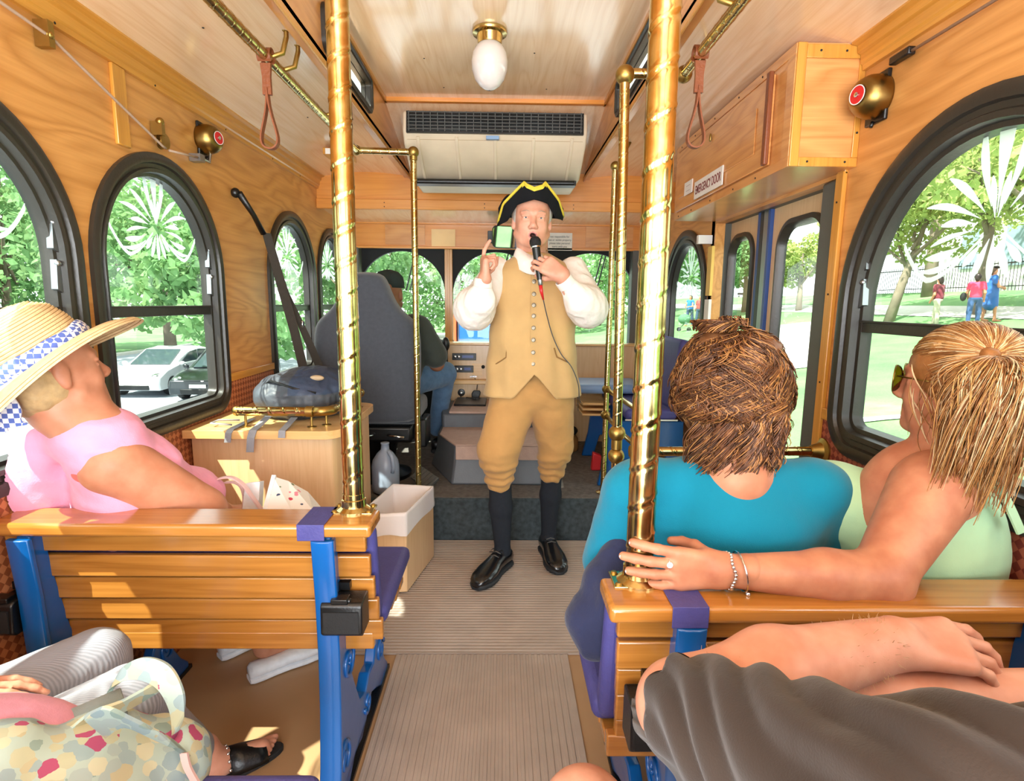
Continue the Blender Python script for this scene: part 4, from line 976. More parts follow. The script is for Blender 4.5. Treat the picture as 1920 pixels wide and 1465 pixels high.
b = MB(); b.prism([[(-.40, 3.70), (.2, 3.70), (.2, 4.24), (-.42, 4.24), (-.42, 3.8)]], lambda u, v, d: (u, v, d), .475, .575); b.build('upper_shell', M['grey_plastic'], t, bevel=.012)
b = MB(); b.box(-.36, .19, 3.71, 4.22, .575, .592); b.build('upper_mat', M['pinkmat'], t, bevel=.004)
b = MB(); b.box(-.345, -.12, 3.90, 4.2, .593, .606); b.build('black_tray', M['black'], t, bevel=.006)

# ================================================================ dashboard
t = empty('dashboard', (.3, 4.3, .25), 'pale maple dashboard box with two radios and a ledge', 'dashboard')
b = MB(); b.box(-.42, 1.02, 4.26, 4.39, .735, .995); b.build('upper_box', M['laminate'], t, bevel=.004)
b = MB(); b.box(-.44, 1.04, 4.235, 4.395, .995, 1.012); b.build('top_board', M['laminate_top'], t, bevel=.004)
b = MB(); b.box(-.42, 1.06, 4.215, 4.39, .70, .735); b.build('ledge', M['laminate_top'], t, bevel=.006)
b = MB(); b.box(-.40, 1.06, 4.28, 4.39, .2505, .70); b.build('lower_panel', M['laminate'], t, bevel=.003)
for nm, z, x0, x1 in (('radio', .905, -.385, -.205), ('radio', .812, -.37, -.225)):
    r_ = MB().box(x0, x1, 4.250, 4.262, z-.025, z+.027).build(nm, M['black'], t, bevel=.003)
    MB().box(x0+.075, x1-.02, 4.2475, 4.2505, z-.008, z+.012).build('display', plain('blue_display', '24408A', .3), r_)
    for k in range(2): MB().lathe([(.011, 0), (.011, .008), (.008, .010)], 16, (x0+.022+k*.028, 4.250, z), Vector((0, -1, 0)).to_track_quat('Z', 'Y').to_matrix()).build('knob', M['chrome'], r_, auto=40)
MB().box(-.235, -.16, 4.258, 4.262, .765, .855).build('hatch', M['laminate_top'], t)
b = MB(); b.lathe([(.011, 0), (.011, .018), (.006, .022)], 16, (-.225, 4.26, .758), Vector((0, -1, 0)).to_track_quat('Z', 'Y').to_matrix()); b.box(-.25, -.20, 4.235, 4.245, .753, .762); b.build('key_switch', M['chrome'], t, auto=40)
MB().ball((-.152, 4.255, .83), .014, 12).build('knob', M['black'], t, smooth=True)
b = MB(); b.lathe([(.028, 0), (.028, .012), (.02, .014)], 20, (-.318, 4.28, .63), Vector((0, -1, 0)).to_track_quat('Z', 'Y').to_matrix()); pk = b.build('power_socket', M['black'], t, auto=40)
b = MB(); b.lathe([(.012, 0), (.012, .03), (.005, .034)], 16, (-.318, 4.268, .63), Vector((0, -1, 0)).to_track_quat('Z', 'Y').to_matrix()); b.build('plug', M['chrome'], pk, auto=40)
MB().tube([(-.318, 4.235, .625), (-.322, 4.23, .58), (-.312, 4.21, .53), (-.27, 4.15, .612), (-.2, 4.1, .612)], .004, 6).build('plug_cable', M['black'], pk, smooth=True)
t = empty('radio_handset', (-.215, 4.27, .6), 'black radio handset hanging on the maple dashboard', 'handset')
b = MB(); b.prism([[(-.022, -.05), (.018, -.05), (.034, .035), (.024, .052), (-.024, .052), (-.034, .03)]], lambda u, v, d: (-.208+u+.15*v, 4.255-d, .60+v), 0, .03); b.build('handset', M['black'], t, bevel=.006)
MB().tube([(-.20, 4.25, .655), (-.195, 4.245, .70), (-.215, 4.245, .745)], .003, 6).build('cord', M['black'], t, smooth=True)
b = MB(); b.tube([(-.22+.004*math.cos(i*1.2), 4.235-i*.0009, .55-i*.0015+.004*math.sin(i*1.2)) for i in range(40)], .0025, 5); b.build('coiled_cord', M['black'], t, smooth=True)
# wooden ledge below windscreen already; instrument pod and steering wheel in front of the driver
t = empty('steering_wheel', (-.76, 4.0, .9), 'dark steering wheel and instrument pod seen past the driver', 'steering wheel')
R_ = Euler((math.radians(-35), 0, 0)).to_matrix(); b = MB(); b.tube([Vector((-.76, 3.93, 1.0))+R_ @ Vector((.20*math.cos(a), .20*math.sin(a), 0)) for a in (2*PI*i/36 for i in range(36))], .014, 10, closed=True); b.build('rim', M['black'], t, smooth=True)
b = MB(); b.tube([(-.76, 3.93, 1.0), (-.76, 4.15, .84)], .03, 12); b.tube([(-.95, 3.93, 1.0), (-.57, 3.93, 1.0)], .012, 8); b.build('column', M['black'], t, smooth=True)
b = MB(); b.box(-1.19, -.45, 4.12, 4.4, .75, 1.03); b.build('instrument_pod', M['black_matte'], t, bevel=.03, seg=3)
b = MB(); b.ball((-.405, 3.98, 1.02), .035, 12, (.8, .6, 1.4)); b.tube([(-.405, 3.98, 1.0), (-.41, 4.05, .9), (-.44, 4.15, .85)], .01, 8); b.build('side_lever', M['black'], t, smooth=True)

# ================================================================ side bench at the front right
t = empty('side_bench', (.8, 3.6, .25), 'purple side bench by the front right window, seen behind the brass poles', 'bench')
b = MB(); b.box(.70, 1.0, 3.16, 3.95, .655, .715); b.build('seat_cushion', M['vinyl'], t, bevel=.022, seg=4)
MB().tube([(.70, 3.158, .655), (1.0, 3.158, .655)], .005, 8).build('piping', M['white'], t, smooth=True)
b = MB(); b.loft([[(x, y, z) for x, z in ((.96, .70), (1.06, .70), (1.09, 1.10), (1.01, 1.12))] for y in (3.2, 3.95)]); b.build('back_cushion', M['vinyl'], t, bevel=.03, seg=4)
for i in range(3):
    b = MB(); b.box(.52+i*.0, .70, 3.62+.0, 3.95, .585+.035*i-.0, .600+.035*i, Matrix.Translation((0, 0, 0))); b.build('slat', M['laminate_top'], t, bevel=.003)
for y in (3.22, 3.88):
    b = MB(); b.prism([[(.56, .2505), (.64, .2505), (.68, .40), (.95, .45), (1.0, .2505), (1.06, .2505), (1.05, .64), (.62, .64), (.60, .42)]], lambda u, v, d: (u, y+d, v), -.02, .02); b.build('cast_leg', M['blue'], t, bevel=.006)
b = MB(); b.box(.86, .885, 3.15, 3.17, .30, .65); b.build('black_stay', M['black'], t)
t = empty('blue_cushion', (.66, 3.8, .72), 'pale blue flat cushion on the side bench behind the brass poles', 'cushion')
b = MB(); b.box(.46, .94, 3.66, 4.05, .722, .785); b.build('pad', plain('light_blue_vinyl', '7E9CC4', .4, 0, .2, 60), t, bevel=.028, seg=4)
t = tag(MB().prism([[(-.03, 0), (.03, 0), (.035, .10), (-.02, .12)]], lambda u, v, d: (.60+u, 3.5+d, .2505+v), 0, .05).build('red_container', M['red'], bevel=.008), 'small red container on the raised floor under the side bench', 'container')
t = empty('guide_cap', (.45, 3.95, .25), 'black and tan round item on the floor against the dashboard panel', 'bag')
b = MB(); b.lathe([(.075, 0), (.085, .02), (.08, .09), (.06, .12), (.02, .13)], 20, (.47, 4.02, .2505)); b.build('tan_base', plain('tan_canvas', 'A67B45', .8), t, smooth=True)
b = MB(); b.ball((.47, 4.0, .40), .075, 14, (1, .8, .55)); b.build('black_top', M['black_matte'], t, smooth=True)
t.name = 'round_bag'
t = tag(MB().box(.30, .42, 3.95, 4.16, .2505, .262).build('folded_papers', M['label']), 'folded papers lying on the raised floor beside the engine cover', 'papers')
# ================================================================ outside
def ground_z(x, y=0):
    """the street falls away on the left, the lawn climbs on the right"""
    for (x0, z0), (x1, z1) in zip(GP, GP[1:]):
        if x <= x1: return z0+(z1-z0)*max(0, (x-x0))/(x1-x0)
    return GP[-1][1]
GP = [(-8, -1.85), (-2.5, -1.05), (2.2, -.95), (14.5, .73), (22, 2.08), (60, 2.6)]
def ground_at(px, py):
    d = at(px, py, y=1)-CAM; t = 1
    for i in range(4000):
        p = CAM+d*t
        if p.z < ground_z(p.x): return p
        t += .02
    return p
def leafmat(name, a, b, c):
    t = NT(name); v = t.coord(); n = t.noise(v, .9, 2); f = t.noise(v, 9, 2)
    col = t.mix(t.math('MULTIPLY', f, .7), t.ramp(n, [(.3, a), (.7, b)]), c)
    d = t.n('BsdfDiffuse'); t.l(col, d.inputs[0]); tr = t.n('BsdfTranslucent'); t.l(t.mix(.2, col, 'D8E8A0'), tr.inputs[0])
    m = t.n('MixShader'); m.inputs[0].default_value = .35; t.l(d.outputs[0], m.inputs[1]); t.l(tr.outputs[0], m.inputs[2]); t.l(m.outputs[0], t.out.inputs[0]); return t.m
M['leaf_l'] = leafmat('green_leaves', '3E7442', '679A5C', 'A5C690')
M['leaf_r'] = leafmat('yellow_green_leaves', '6A8F48', '96AF62', 'CFC98A')
M['leaf_d'] = leafmat('deep_green_leaves', '2B553A', '40724C', '6F9A70')
M['bark'] = plain('grey_brown_bark', '7A6E60', .9, 0, .8, 14, .2, .25)
def grass_mat():
    t = NT('lawn'); v = t.coord(); n = t.noise(v, .5, 4, .6); f = t.noise(v, 30, 2)
    return t.bsdf(t.mix(t.math('MULTIPLY', f, .35), t.ramp(n, [(.3, '3C6C40'), (.62, '638C56'), (.8, '98A27E')]), '97B585'), .9, 0, None, .1)
M['grass'] = grass_mat()
M['asphalt'] = plain('pale_asphalt', '939BA4', .9, 0, .3, 30, .2, .08); M['path'] = plain('pale_path', 'BDB9B3', .9, 0, .2, 10, .2, .06)  # one even grey, chosen pale to bounce light into the coach
b = MB(); xs = [-60, -8, -2.5, 2.2]; b.loft([[(x, y, ground_z(x)) for x in xs] for y in (-30, 90)], False, False); b.build('street', M['asphalt'], kind='structure')
b = MB(); xs = [2.2, 6, 10, 14.5, 18, 22, 60]; b.loft([[(x, y, ground_z(x)) for x in xs] for y in (-30, 90)], False, False); b.build('lawn', M['grass'], kind='structure')
b = MB(); b.box(-60, -22.0, -30, 90, -1.9, -1.78); b.build('far_lawn', M['grass'], kind='structure')
b = MB(); b.box(-22.0, -21.5, -30, 90, -1.9, -1.72); b.build('kerb', M['path'], kind='structure')
b = MB()
def drape(b, loop, lift=.02, n=8):
    pts = [ground_at(*p) for p in loop]
    m = len(pts)//2; A = pts[:m]; B = pts[m:][::-1]
    b.loft([[Vector((p.x, p.y, ground_z(p.x)+lift)) for p in (a_.lerp(c_, i/n) for i in range(n+1))] for a_, c_ in zip(A, B)], False, False)
b.loft([[(x, y, ground_z(x)+.02) for x in (2.2, 3.4)] for y in (-30, 90)], False, False)
drape(b, [(1615, 795), (1660, 790), (1720, 785), (1800, 781), (1800, 774), (1720, 778), (1660, 782), (1615, 786)])
drape(b, [(1400, 700), (1450, 697), (1500, 692), (1550, 686), (1550, 603), (1500, 606), (1450, 612), (1400, 620)])
b.loft([[(x, y, ground_z(x)+.02) for x in (15.8, 18.0)] for y in (-30, 90)], False, False)
b.build('footpath', M['path'], kind='structure')
b = MB(); b.box(-6, 2.2, 30, 60, -1.0, -.92); b.build('far_path', M['path'], kind='structure')
b = MB(); b.box(-12.0, 12, 42, 60, -1.0, -.80); b.build('far_lawn', M['grass'], kind='structure')
LEAF = {}
def crown_mesh(seed, n, blobs, leaf):
    rs = np.random.RandomState(seed); V = []; 
    bl = np.array(blobs); w_ = bl[:, 3]**2; w_ = w_/w_.sum(); idx = rs.choice(len(bl), n, p=w_)
    d = rs.normal(size=(n, 3)); d /= _len(d)[:, None]; rad = bl[idx, 3]*(.62+.42*rs.rand(n)**.6)
    c = bl[idx, :3]+d*rad[:, None]*np.array([1, 1, .8])
    # clumps: gather leaves toward twig centres
    a = rs.normal(size=(n, 3)); a /= _len(a)[:, None]; b_ = np.cross(a, rs.normal(size=(n, 3))); b_ /= _len(b_)[:, None]
    s = leaf*(.6+.8*rs.rand(n))[:, None]
    P = np.stack([c-a*s, c+b_*s*.55, c+a*s, c-b_*s*.55], 1).reshape(-1, 3); Q = np.arange(n*4).reshape(-1, 4); return P, Q
def tree(name, x, y, z0, h, spread, leafm, label, seed, n=5200, leaf=.11, trunk=.16, low=.3, group='trees and bushes outside', lean=0):
    t = empty(name, (x, y, z0), label, 'tree', group); rs = random.Random(seed)
    blobs = []
    for i in range(11):
        a = rs.uniform(0, 2*PI); r = spread*math.sqrt(rs.random())*.75; zz = h*(low+(1-low)*rs.uniform(.12, .85)); blobs.append((x+lean+r*math.cos(a), y+r*math.sin(a), z0+zz, spread*rs.uniform(.28, .5)))
    P, Q = crown_mesh(seed, n, blobs, leaf); np_obj('crown', [(P, Q)], leafm, t)
    b = MB(); b.tube([(x, y, z0-.1), (x+lean*.3, y, z0+h*.25), (x+lean*.7, y+.1, z0+h*.5), (x+lean, y, z0+h*.8)], [trunk*1.25, trunk, trunk*.7, trunk*.25], 10)
    for k in range(5):
        bl = blobs[k]; b.tube([(x+lean*.5, y, z0+h*(.3+.06*k)), ((x+bl[0])/2, (y+bl[1])/2, (z0+h*.35+bl[2])/2), (bl[0], bl[1], bl[2])], [trunk*.5, trunk*.3, trunk*.1], 6)
    b.build('trunk', M['bark'], t, smooth=True)
    return t
rt = random.Random(11)
# left side: a wall of street trees
spec = [(-21, 3, 9, 4.4), (-22, 9, 10, 4.8), (-21.5, 15, 9.5, 4.6), (-23, 21, 10, 5), (-22, 28, 10, 5), (-26, 6, 12, 5.5), (-27, 13, 12, 6), (-27, 20, 12, 6), (-23, 36, 11, 5.5), (-29, 30, 13, 6.5), (-31, 2, 12, 6)]
sides = ['filling the big left window', 'behind the parked white car', 'above the parked white car', 'behind the dark car', 'seen through the belt window', 'back row, behind the white car', 'back row, left of the belt window', 'back row, seen above the cars', 'far ahead on the left', 'tall one far ahead on the left', 'back row at the far left']
for i, (x, y, h, s) in enumerate(spec):
    tree('leafy_tree', x-2, y, -1.8, h, s, M['leaf_l'] if i % 3 else M['leaf_d'], 'street tree across the road, '+sides[i], 30+i, 4600, .21, .22, .14)
for i, (x, y) in enumerate([(-24.5, -1), (-24.8, 5), (-24, 11.5), (-25, 18), (-25, 25)]):
    tree('bush', x-1.5, y, -1.8, 2.6, 3.4, M['leaf_d'], 'dark bush under the trees across the road, ' + ['nearest the camera', 'second from the camera', 'behind the white hatchback', 'second from the far end', 'at the far end'][i], 60+i, 3200, .16, .05, .05)
# right side: park trees
specr = [((1665, 604), 5.6, 2.7, 'slim-trunked park tree at the left of the big right window', .15, 1.2, M['leaf_r']), ((1835, 590), 8.5, 3.6, 'yellow-green park tree over the three walkers', .16, 0, M['leaf_r']), ((1497, 583), 3.9, 1.9, 'round park tree framed by the nearer door window', .14, 0, M['leaf_r']), ((1950, 600), 9, 4, 'park tree at the right edge of the big right window', .2, 0, M['leaf_r']),
         ((1318, 600), 5.5, 2.3, 'grey-trunked park tree seen in the front right window', .25, 0, M['leaf_l']), ((1395, 585), 5.0, 2.5, 'park tree seen through the narrow farther door window', .15, 0, M['leaf_l']), ((1150, 600), 6, 3.2, 'park tree seen past the brass poles through the windscreen', .2, 0, M['leaf_l']), ((1600, 560), 9, 4.5, 'tall park tree far up the slope behind the door', .24, 0, M['leaf_r']), ((1740, 556), 10, 4.6, 'broad park tree on the hilltop', .25, 0, M['leaf_r']), ((1260, 585), 8, 4.2, 'tall far park tree behind the front right window', .25, 0, M['leaf_l'])]
for i, (pp, h, s, lb, tk, ln, lm) in enumerate(specr):
    g = ground_at(*pp); tree('park_tree', g.x, g.y, ground_z(g.x), h, s, lm, lb, 80+i, 6800 if i in (0, 1, 3) else 5000, .10 if i < 3 else .15, tk, .36, lean=ln)
# ahead
for i, (x, y, h, s, lb) in enumerate([(-6.5, 26, 6, 4, 'green tree ahead of the driver, left of the road'), (-3.0, 36, 6.5, 4.5, 'pale green tree far ahead between the windscreen posts'), (2.5, 38, 7, 4.5, 'green tree far ahead behind the guide'), (-10, 34, 9, 5, 'tall tree ahead at the left of the windscreen'), (-8.5, 17, 4, 2.6, 'low tree beside the road ahead of the driver'), (7, 42, 8, 5, 'green tree far ahead on the right'), (-14, 24, 9, 5, 'tree ahead seen through the narrow left window')]):
    tree('roadside_tree', x, y, -.95, h, s, M['leaf_l'], lb, 110+i, 4200, .17, .2, .12)
# white building with iron railings on the rise
t = empty('white_building', (28, 28, 2.1), 'white building behind the iron railings on the hill', 'building')
MB().box(27.5, 31, 14, 36, 2.0, 12).build('walls', M['white'], t)
gw = plain('dark_window_glass', '8FA0AE', .15)
for j in range(7):
    for k in range(2): MB().box(27.4, 27.52, 15.2+j*3, 16.4+j*3, 3.6+k*3.6, 5.8+k*3.6).build('window', gw, t)
t = empty('iron_railings', (22, 24, 2.1), 'black iron railings along the path on the hill', 'railing')
b = MB(); b.box(21.98, 22.02, 17, 33.4, 3.25, 3.30); b.build('top_rail', M['black'], t)
b = MB(); b.box(21.98, 22.02, 17, 33.4, 2.25, 2.29); b.build('bottom_rail', M['black'], t)
for i in range(96):
    y = 17.1+i*.17; b = MB(); b.tube([(22, y, 2.08), (22, y, 3.42)], .016, 4); b.build('picket', M['black'], t)
# parked cars
def car(x, y, rz, body, label, L=4.4, W=1.75, H=1.48, group='parked cars'):
    t = empty('car', (x, y, ground_z(x)+.003), label, 'car', group, rz)
    def B(mb, nm, m, par=None, **k):
        o = mb.build(nm, m, None, loc=(0, 0, 0), **k); o.parent = par or t; return o
    # body side profile (front at +x)
    low = [(-L/2, .35), (-L/2-.02, .62), (-L/2+.08, .92), (-L/2+.25, 1.02), (L/2-1.35, .98), (L/2-.55, .84), (L/2-.08, .66), (L/2, .45), (L/2-.04, .24), (-L/2+.1, .22)]
    b = MB(); rings = []
    for yy, s, dz in ((-W/2, .97, .0), (-W/2+.04, 1, 0), (-W/2+.2, 1, .02), (W/2-.2, 1, .02), (W/2-.04, 1, 0), (W/2, .97, 0)): rings.append([(u*s, yy, v+dz*(v > .6)) for u, v in low])
    b.loft(rings); B(b, 'body', body, auto=30, bevel=.03, seg=3)
    cab = [(-L/2+.18, .96), (-L/2+.75, H-.06), (-L/2+1.5, H), (-L/2+2.3, H-.06), (L/2-1.1, .94)]
    b = MB(); b.loft([[(u*1.0, yy, v if v < 1 else v-dz) for u, v in cab] for yy, dz in ((-W/2+.10, .10), (-W/2+.22, .0), (W/2-.22, .0), (W/2-.10, .10))]); B(b, 'cabin', body, auto=30, bevel=.03)
    M.setdefault('carglass', plain('car_glass', '3C4A50', .06, 0, 0, 30, .8))
    wn = [(-L/2+.5, 1.0), (-L/2+.85, H-.16), (-L/2+1.5, H-.10), (-L/2+2.2, H-.15), (L/2-1.55, 1.0)]
    for sy in (-1, 1):
        for u0, u1 in ((0, .47), (.5, 1)):
            xs = [wn[0][0]+(wn[-1][0]-wn[0][0])*u for u in (u0, u1)]
            pts = [(xs[0] if u0 else wn[0][0], 1.0)]
            def top(xx):
                for (a, za), (c, zc) in zip(wn, wn[1:]):
                    if a <= xx <= c: return za+(zc-za)*(xx-a)/(c-a)
                return 1.0
            pts = [(xs[0]+.001, 1.0)]+[(xs[0]+(xs[1]-xs[0])*k/8, max(1.001, top(xs[0]+(xs[1]-xs[0])*k/8))) for k in range(9)]+[(xs[1]-.001, 1.0)]
            b = MB(); b.prism([pts], lambda u, v, d, sy=sy: (u, sy*(W/2-.085-(.06*(v-1)))+d*sy, v), 0, .02); B(b, 'side_window', M['carglass'])
    b = MB(); b.loft([[(-L/2+2.36, y_, H-.08), (L/2-1.15, y_*1.12, .96), (L/2-1.12, y_*1.12, .985), (-L/2+2.38, y_, H-.05)] for y_ in (-.58, .58)]); B(b, 'windscreen', M['carglass'])
    b = MB(); b.loft([[(-L/2+.70, y_, H-.10), (-L/2+.22, y_*1.1, 1.0), (-L/2+.19, y_*1.1, 1.02), (-L/2+.68, y_, H-.06)] for y_ in (-.58, .58)]); B(b, 'rear_window', M['carglass'])
    q = Vector((0, 1, 0)).to_track_quat('Z', 'Y').to_matrix()
    for sx in (-1, 1):
        for sy in (-1, 1):
            b = MB(); b.lathe([(.31, -.1), (.32, -.08), (.32, .08), (.31, .1), (.2, .1), (.2, .07), (.02, .07)], 24, (sx*(L/2-.82), sy*(W/2-.09), .32), q if sy > 0 else Vector((0, -1, 0)).to_track_quat('Z', 'Y').to_matrix()); wh = B(b, 'wheel', M['rubber'], auto=40)
            b = MB(); b.lathe([(.20, .075), (.20, .09), (.17, .085), (.03, .098), (.01, .1)], 10, (sx*(L/2-.82), sy*(W/2-.09), .32), q if sy > 0 else Vector((0, -1, 0)).to_track_quat('Z', 'Y').to_matrix()); B(b, 'hubcap', M['steel'], wh)
    for sy in (-1, 1):
        b = MB(); b.ball((L/2-.30, sy*(W/2-.20), .70), .2, 12, (1.1, .75, .38)); B(b, 'headlamp', M['chrome'], smooth=True)
        b = MB(); b.ball((L/2-1.35, sy*(W/2+.08), 1.0), .1, 10, (.6, 1, .7)); B(b, 'wing_mirror', body, smooth=True)
    b = MB(); b.box(L/2-.06, L/2+.01, -.55, .55, .26, .42); B(b, 'grille', M['black'], bevel=.02)
    b = MB(); b.box(L/2-.0, L/2+.03, -.25, .25, .46, .57); B(b, 'number_plate', M['label'])
    return t
M['car_white'] = plain('white_car_paint', 'EDEFF2', .2, 0, 0, 5, .5, .01, .6); M['car_dark'] = plain('dark_car_paint', '20262C', .2, 0, 0, 5, .5, .02, .6)
car(-12.0, 20.3, math.radians(-88), M['car_white'], 'white hatchback parked across the street, seen in the second left window')
car(-9.5, 19.7, math.radians(-88), M['car_dark'], 'dark car parked just right of the white hatchback', 4.6, 1.85, 1.6)
car(-14.3, 16.2, math.radians(-88), M['car_white'], 'pale car parked left of the white hatchback, mostly hidden by the window frame')
# truck glimpsed ahead past the guide
t = empty('delivery_truck', (-.7, 17, -1), 'blue and white truck ahead with an orange tail, glimpsed beside the guide', 'truck')
MB().box(-1.3, .4, 16, 19, -.2, 1.25).build('box_body', plain('pale_blue_paint', 'A9C4DC', .4), t, bevel=.05); MB().box(-1.25, .35, 15.9, 16.0, .3, .75).build('blue_band', M['blue'], t)
MB().box(-1.55, -1.32, 15.8, 16.6, -.2, 1.2).build('orange_marker', plain('orange_plastic', 'D8552A', .5), t)
for x in (-1.1, .2): MB().lathe([(.36, -.1), (.36, .1)], 20, (x, 16.6, -.49), Vector((1, 0, 0)).to_track_quat('Z', 'Y').to_matrix()).build('wheel', M['rubber'], t, auto=40)
# park bench
t = empty('park_bench', (7.6, 13.2, ground_z(7.6)), 'dark park bench on the grass seen through the front door leaf', 'bench')
g = ground_at(1392, 552); t.location = (g.x, g.y, ground_z(g.x)); gz = ground_z(g.x); qx, qy = g.x-7.6, g.y-13.2
b = MB(); b.box(7.0+qx, 8.3+qx, 13.0+qy, 13.4+qy, gz+.42, gz+.46); b.build('seat', M['black'], t); b = MB(); b.box(7.0+qx, 8.3+qx, 13.4+qy, 13.44+qy, gz+.55, gz+.85); b.build('backrest', M['black'], t)
for x in (7.1+qx, 8.2+qx): MB().box(x, x+.05, 13.0+qy, 13.42+qy, gz-.1, gz+.45).build('leg', M['black'], t)
# ================================================================ people: shared builders
def skin(name, c, c2):
    t = NT(name); v = t.coord(); n = t.noise(v, 22, 3); f = t.noise(v, 420, 2)
    return t.bsdf(t.ramp(n, [(.3, c), (.72, c2)]), .48, 0, t.bump(f, .12, .001), .35, 0, 0, .12)
M['skin_g'] = skin('fair_flushed_skin', 'CB8E76', 'DBA48C'); M['skin_p'] = skin('sunned_skin', 'B67658', 'C78A6C'); M['skin_b'] = skin('tanned_skin', 'A86A4F', 'C28767')
M['skin_m'] = skin('pinkish_skin', 'BD8168', 'D09A82'); M['skin_d'] = skin('brown_skin', '8A5A42', '9C6A50'); M['lips'] = plain('lips', 'B5685C', .4); M['mouth'] = plain('mouth_dark', '3A1A18', .6)
M['eye'] = plain('eye_white', 'C9BEB6', .3); M['iris'] = plain('grey_iris', '39424A', .2); M['nail'] = plain('pearl_nail', 'E9D3D6', .15, 0, 0, 30, .6, .02, .5)
def cloth(name, c, var=.06, bs=14, bstr=.25, fine=500, sheen=.15):
    t = NT(name); v = t.coord(); n = t.noise(v, bs, 3, .5); f = t.noise(v, fine, 2); cc = lin(c)
    a = tuple(k*(1-var) for k in cc[:3])+(1,); b = tuple(min(1, k*(1+var)) for k in cc[:3])+(1,)
    h = t.math('ADD', t.math('MULTIPLY', n, 1.0), t.math('MULTIPLY', f, .08))
    return t.bsdf(t.ramp(n, [(.3, a), (.7, b)]), .85, 0, t.bump(h, bstr, .02), .2, 0, sheen)
def hair_mat(name, a, b, c, sc=1.0):
    t = NT(name); v = t.coord((60*sc, 60*sc, 10*sc)); n = t.noise(v, 1.0, 3, .6); m = t.noise(t.coord(), 9, 2)
    f = t.math('ADD', t.math('MULTIPLY', n, .6), t.math('MULTIPLY', m, .45))
    return t.bsdf(t.ramp(f, [(.32, a), (.52, b), (.72, c)]), .42, 0, t.bump(n, .6, .004), .5)
V3 = lambda *a: Vector(a)
def basis(f, u):
    f = f.normalized(); u = (u-f*f.dot(u)).normalized(); return f.cross(u), f, u       # x, forward, up
def head_prims(C0, f, u, s=1.0, neck=None, mouth_open=0, female=False, earl=True):
    X, Y, Z = basis(f, u); R = Matrix((X, Y, Z)).transposed()
    W = lambda x, y, z: tuple(C0+(X*x+Y*y+Z*z)*s)
    e = lambda c, r, k=.02: ('e', W(*c), tuple(q*s for q in r), R, {'k': k*s})
    cp = lambda a, b, ra, rb, k=.02: ('c', W(*a), W(*b), ra*s, rb*s, {'k': k*s})
    x = lambda c, r, k=.012: ('x', W(*c), tuple(q*s for q in r), R, {'k': k*s})
    P = [e((0, -.014, .038), (.075, .094, .082), .03), e((0, .026, -.018), (.061, .068, .09), .04), e((0, .034, -.072), (.047 if not female else .042, .048, .038), .03), e((0, .076, -.097), (.018, .017, .015), .03)]
    for sx in (-1, 1):
        P += [e((sx*.034, .062, -.034), (.022, .022, .024), .025), cp((sx*.012, .089, .024), (sx*.044, .074, .022), .008, .007, .014), e((sx*.0115, .100, -.036), (.0085, .010, .0075), .006),
              e((sx*.077, -.008, -.006), (.008, .017, .031), .010), e((sx*.079, -.006, -.028), (.006, .009, .011), .008), cp((sx*.060, .02, -.06), (sx*.040, .05, -.082), .016, .014, .03)]
    P += [cp((0, .083, .014), (0, .107, -.026), .008, .011, .012), e((0, .108, -.030), (.011, .010, .010), .008), cp((-.014, .083, -.060), (.014, .083, -.060), .0085, .0085, .010), cp((-.012, .082, -.074), (.012, .082, -.074), .0085, .0085, .010)]
    for sx in (-1, 1): P += [x((sx*.031, .092, .003), (.016, .013, .009), .012)]
    for sx in (-1, 1): P += [cp((sx*.020, .0865, .0105), (sx*.043, .0815, .0095), .0062, .0058, .004), cp((sx*.020, .0855, -.0035), (sx*.042, .081, -.003), .0048, .0045, .004)]
    P += [x((0, .100, -.0665), (.011, .018, .003+.004*mouth_open), .005)]
    for sx in (-1, 1): P += [x((sx*.0065, .108, -.0395), (.0028, .006, .0022), .003)]
    if neck is not None: P += [('c', W(0, -.022, -.065), tuple(neck), .055*s, .062*s, {'k': .03}), cp((0, -.03, -.04), (0, -.02, -.09), .058, .055, .03)]
    return P, W, R
def eyes(W, R, s, parent):
    for sx in (-1, 1):
        b = MB(); b.ball(W(sx*.031, .0765, .0035), .0115*s, 16); b.build('eye', M['eye'], parent, smooth=True)
        b = MB(); b.ball(W(sx*.031, .0825, .0035), .0064*s, 10); b.build('iris', M['iris'], parent, smooth=True)
FLEN = [(.040, .025, .021), (.044, .029, .022), (.040, .027, .021), (.031, .020, .019)]
FOFF = [.031, .010, -.011, -.030]
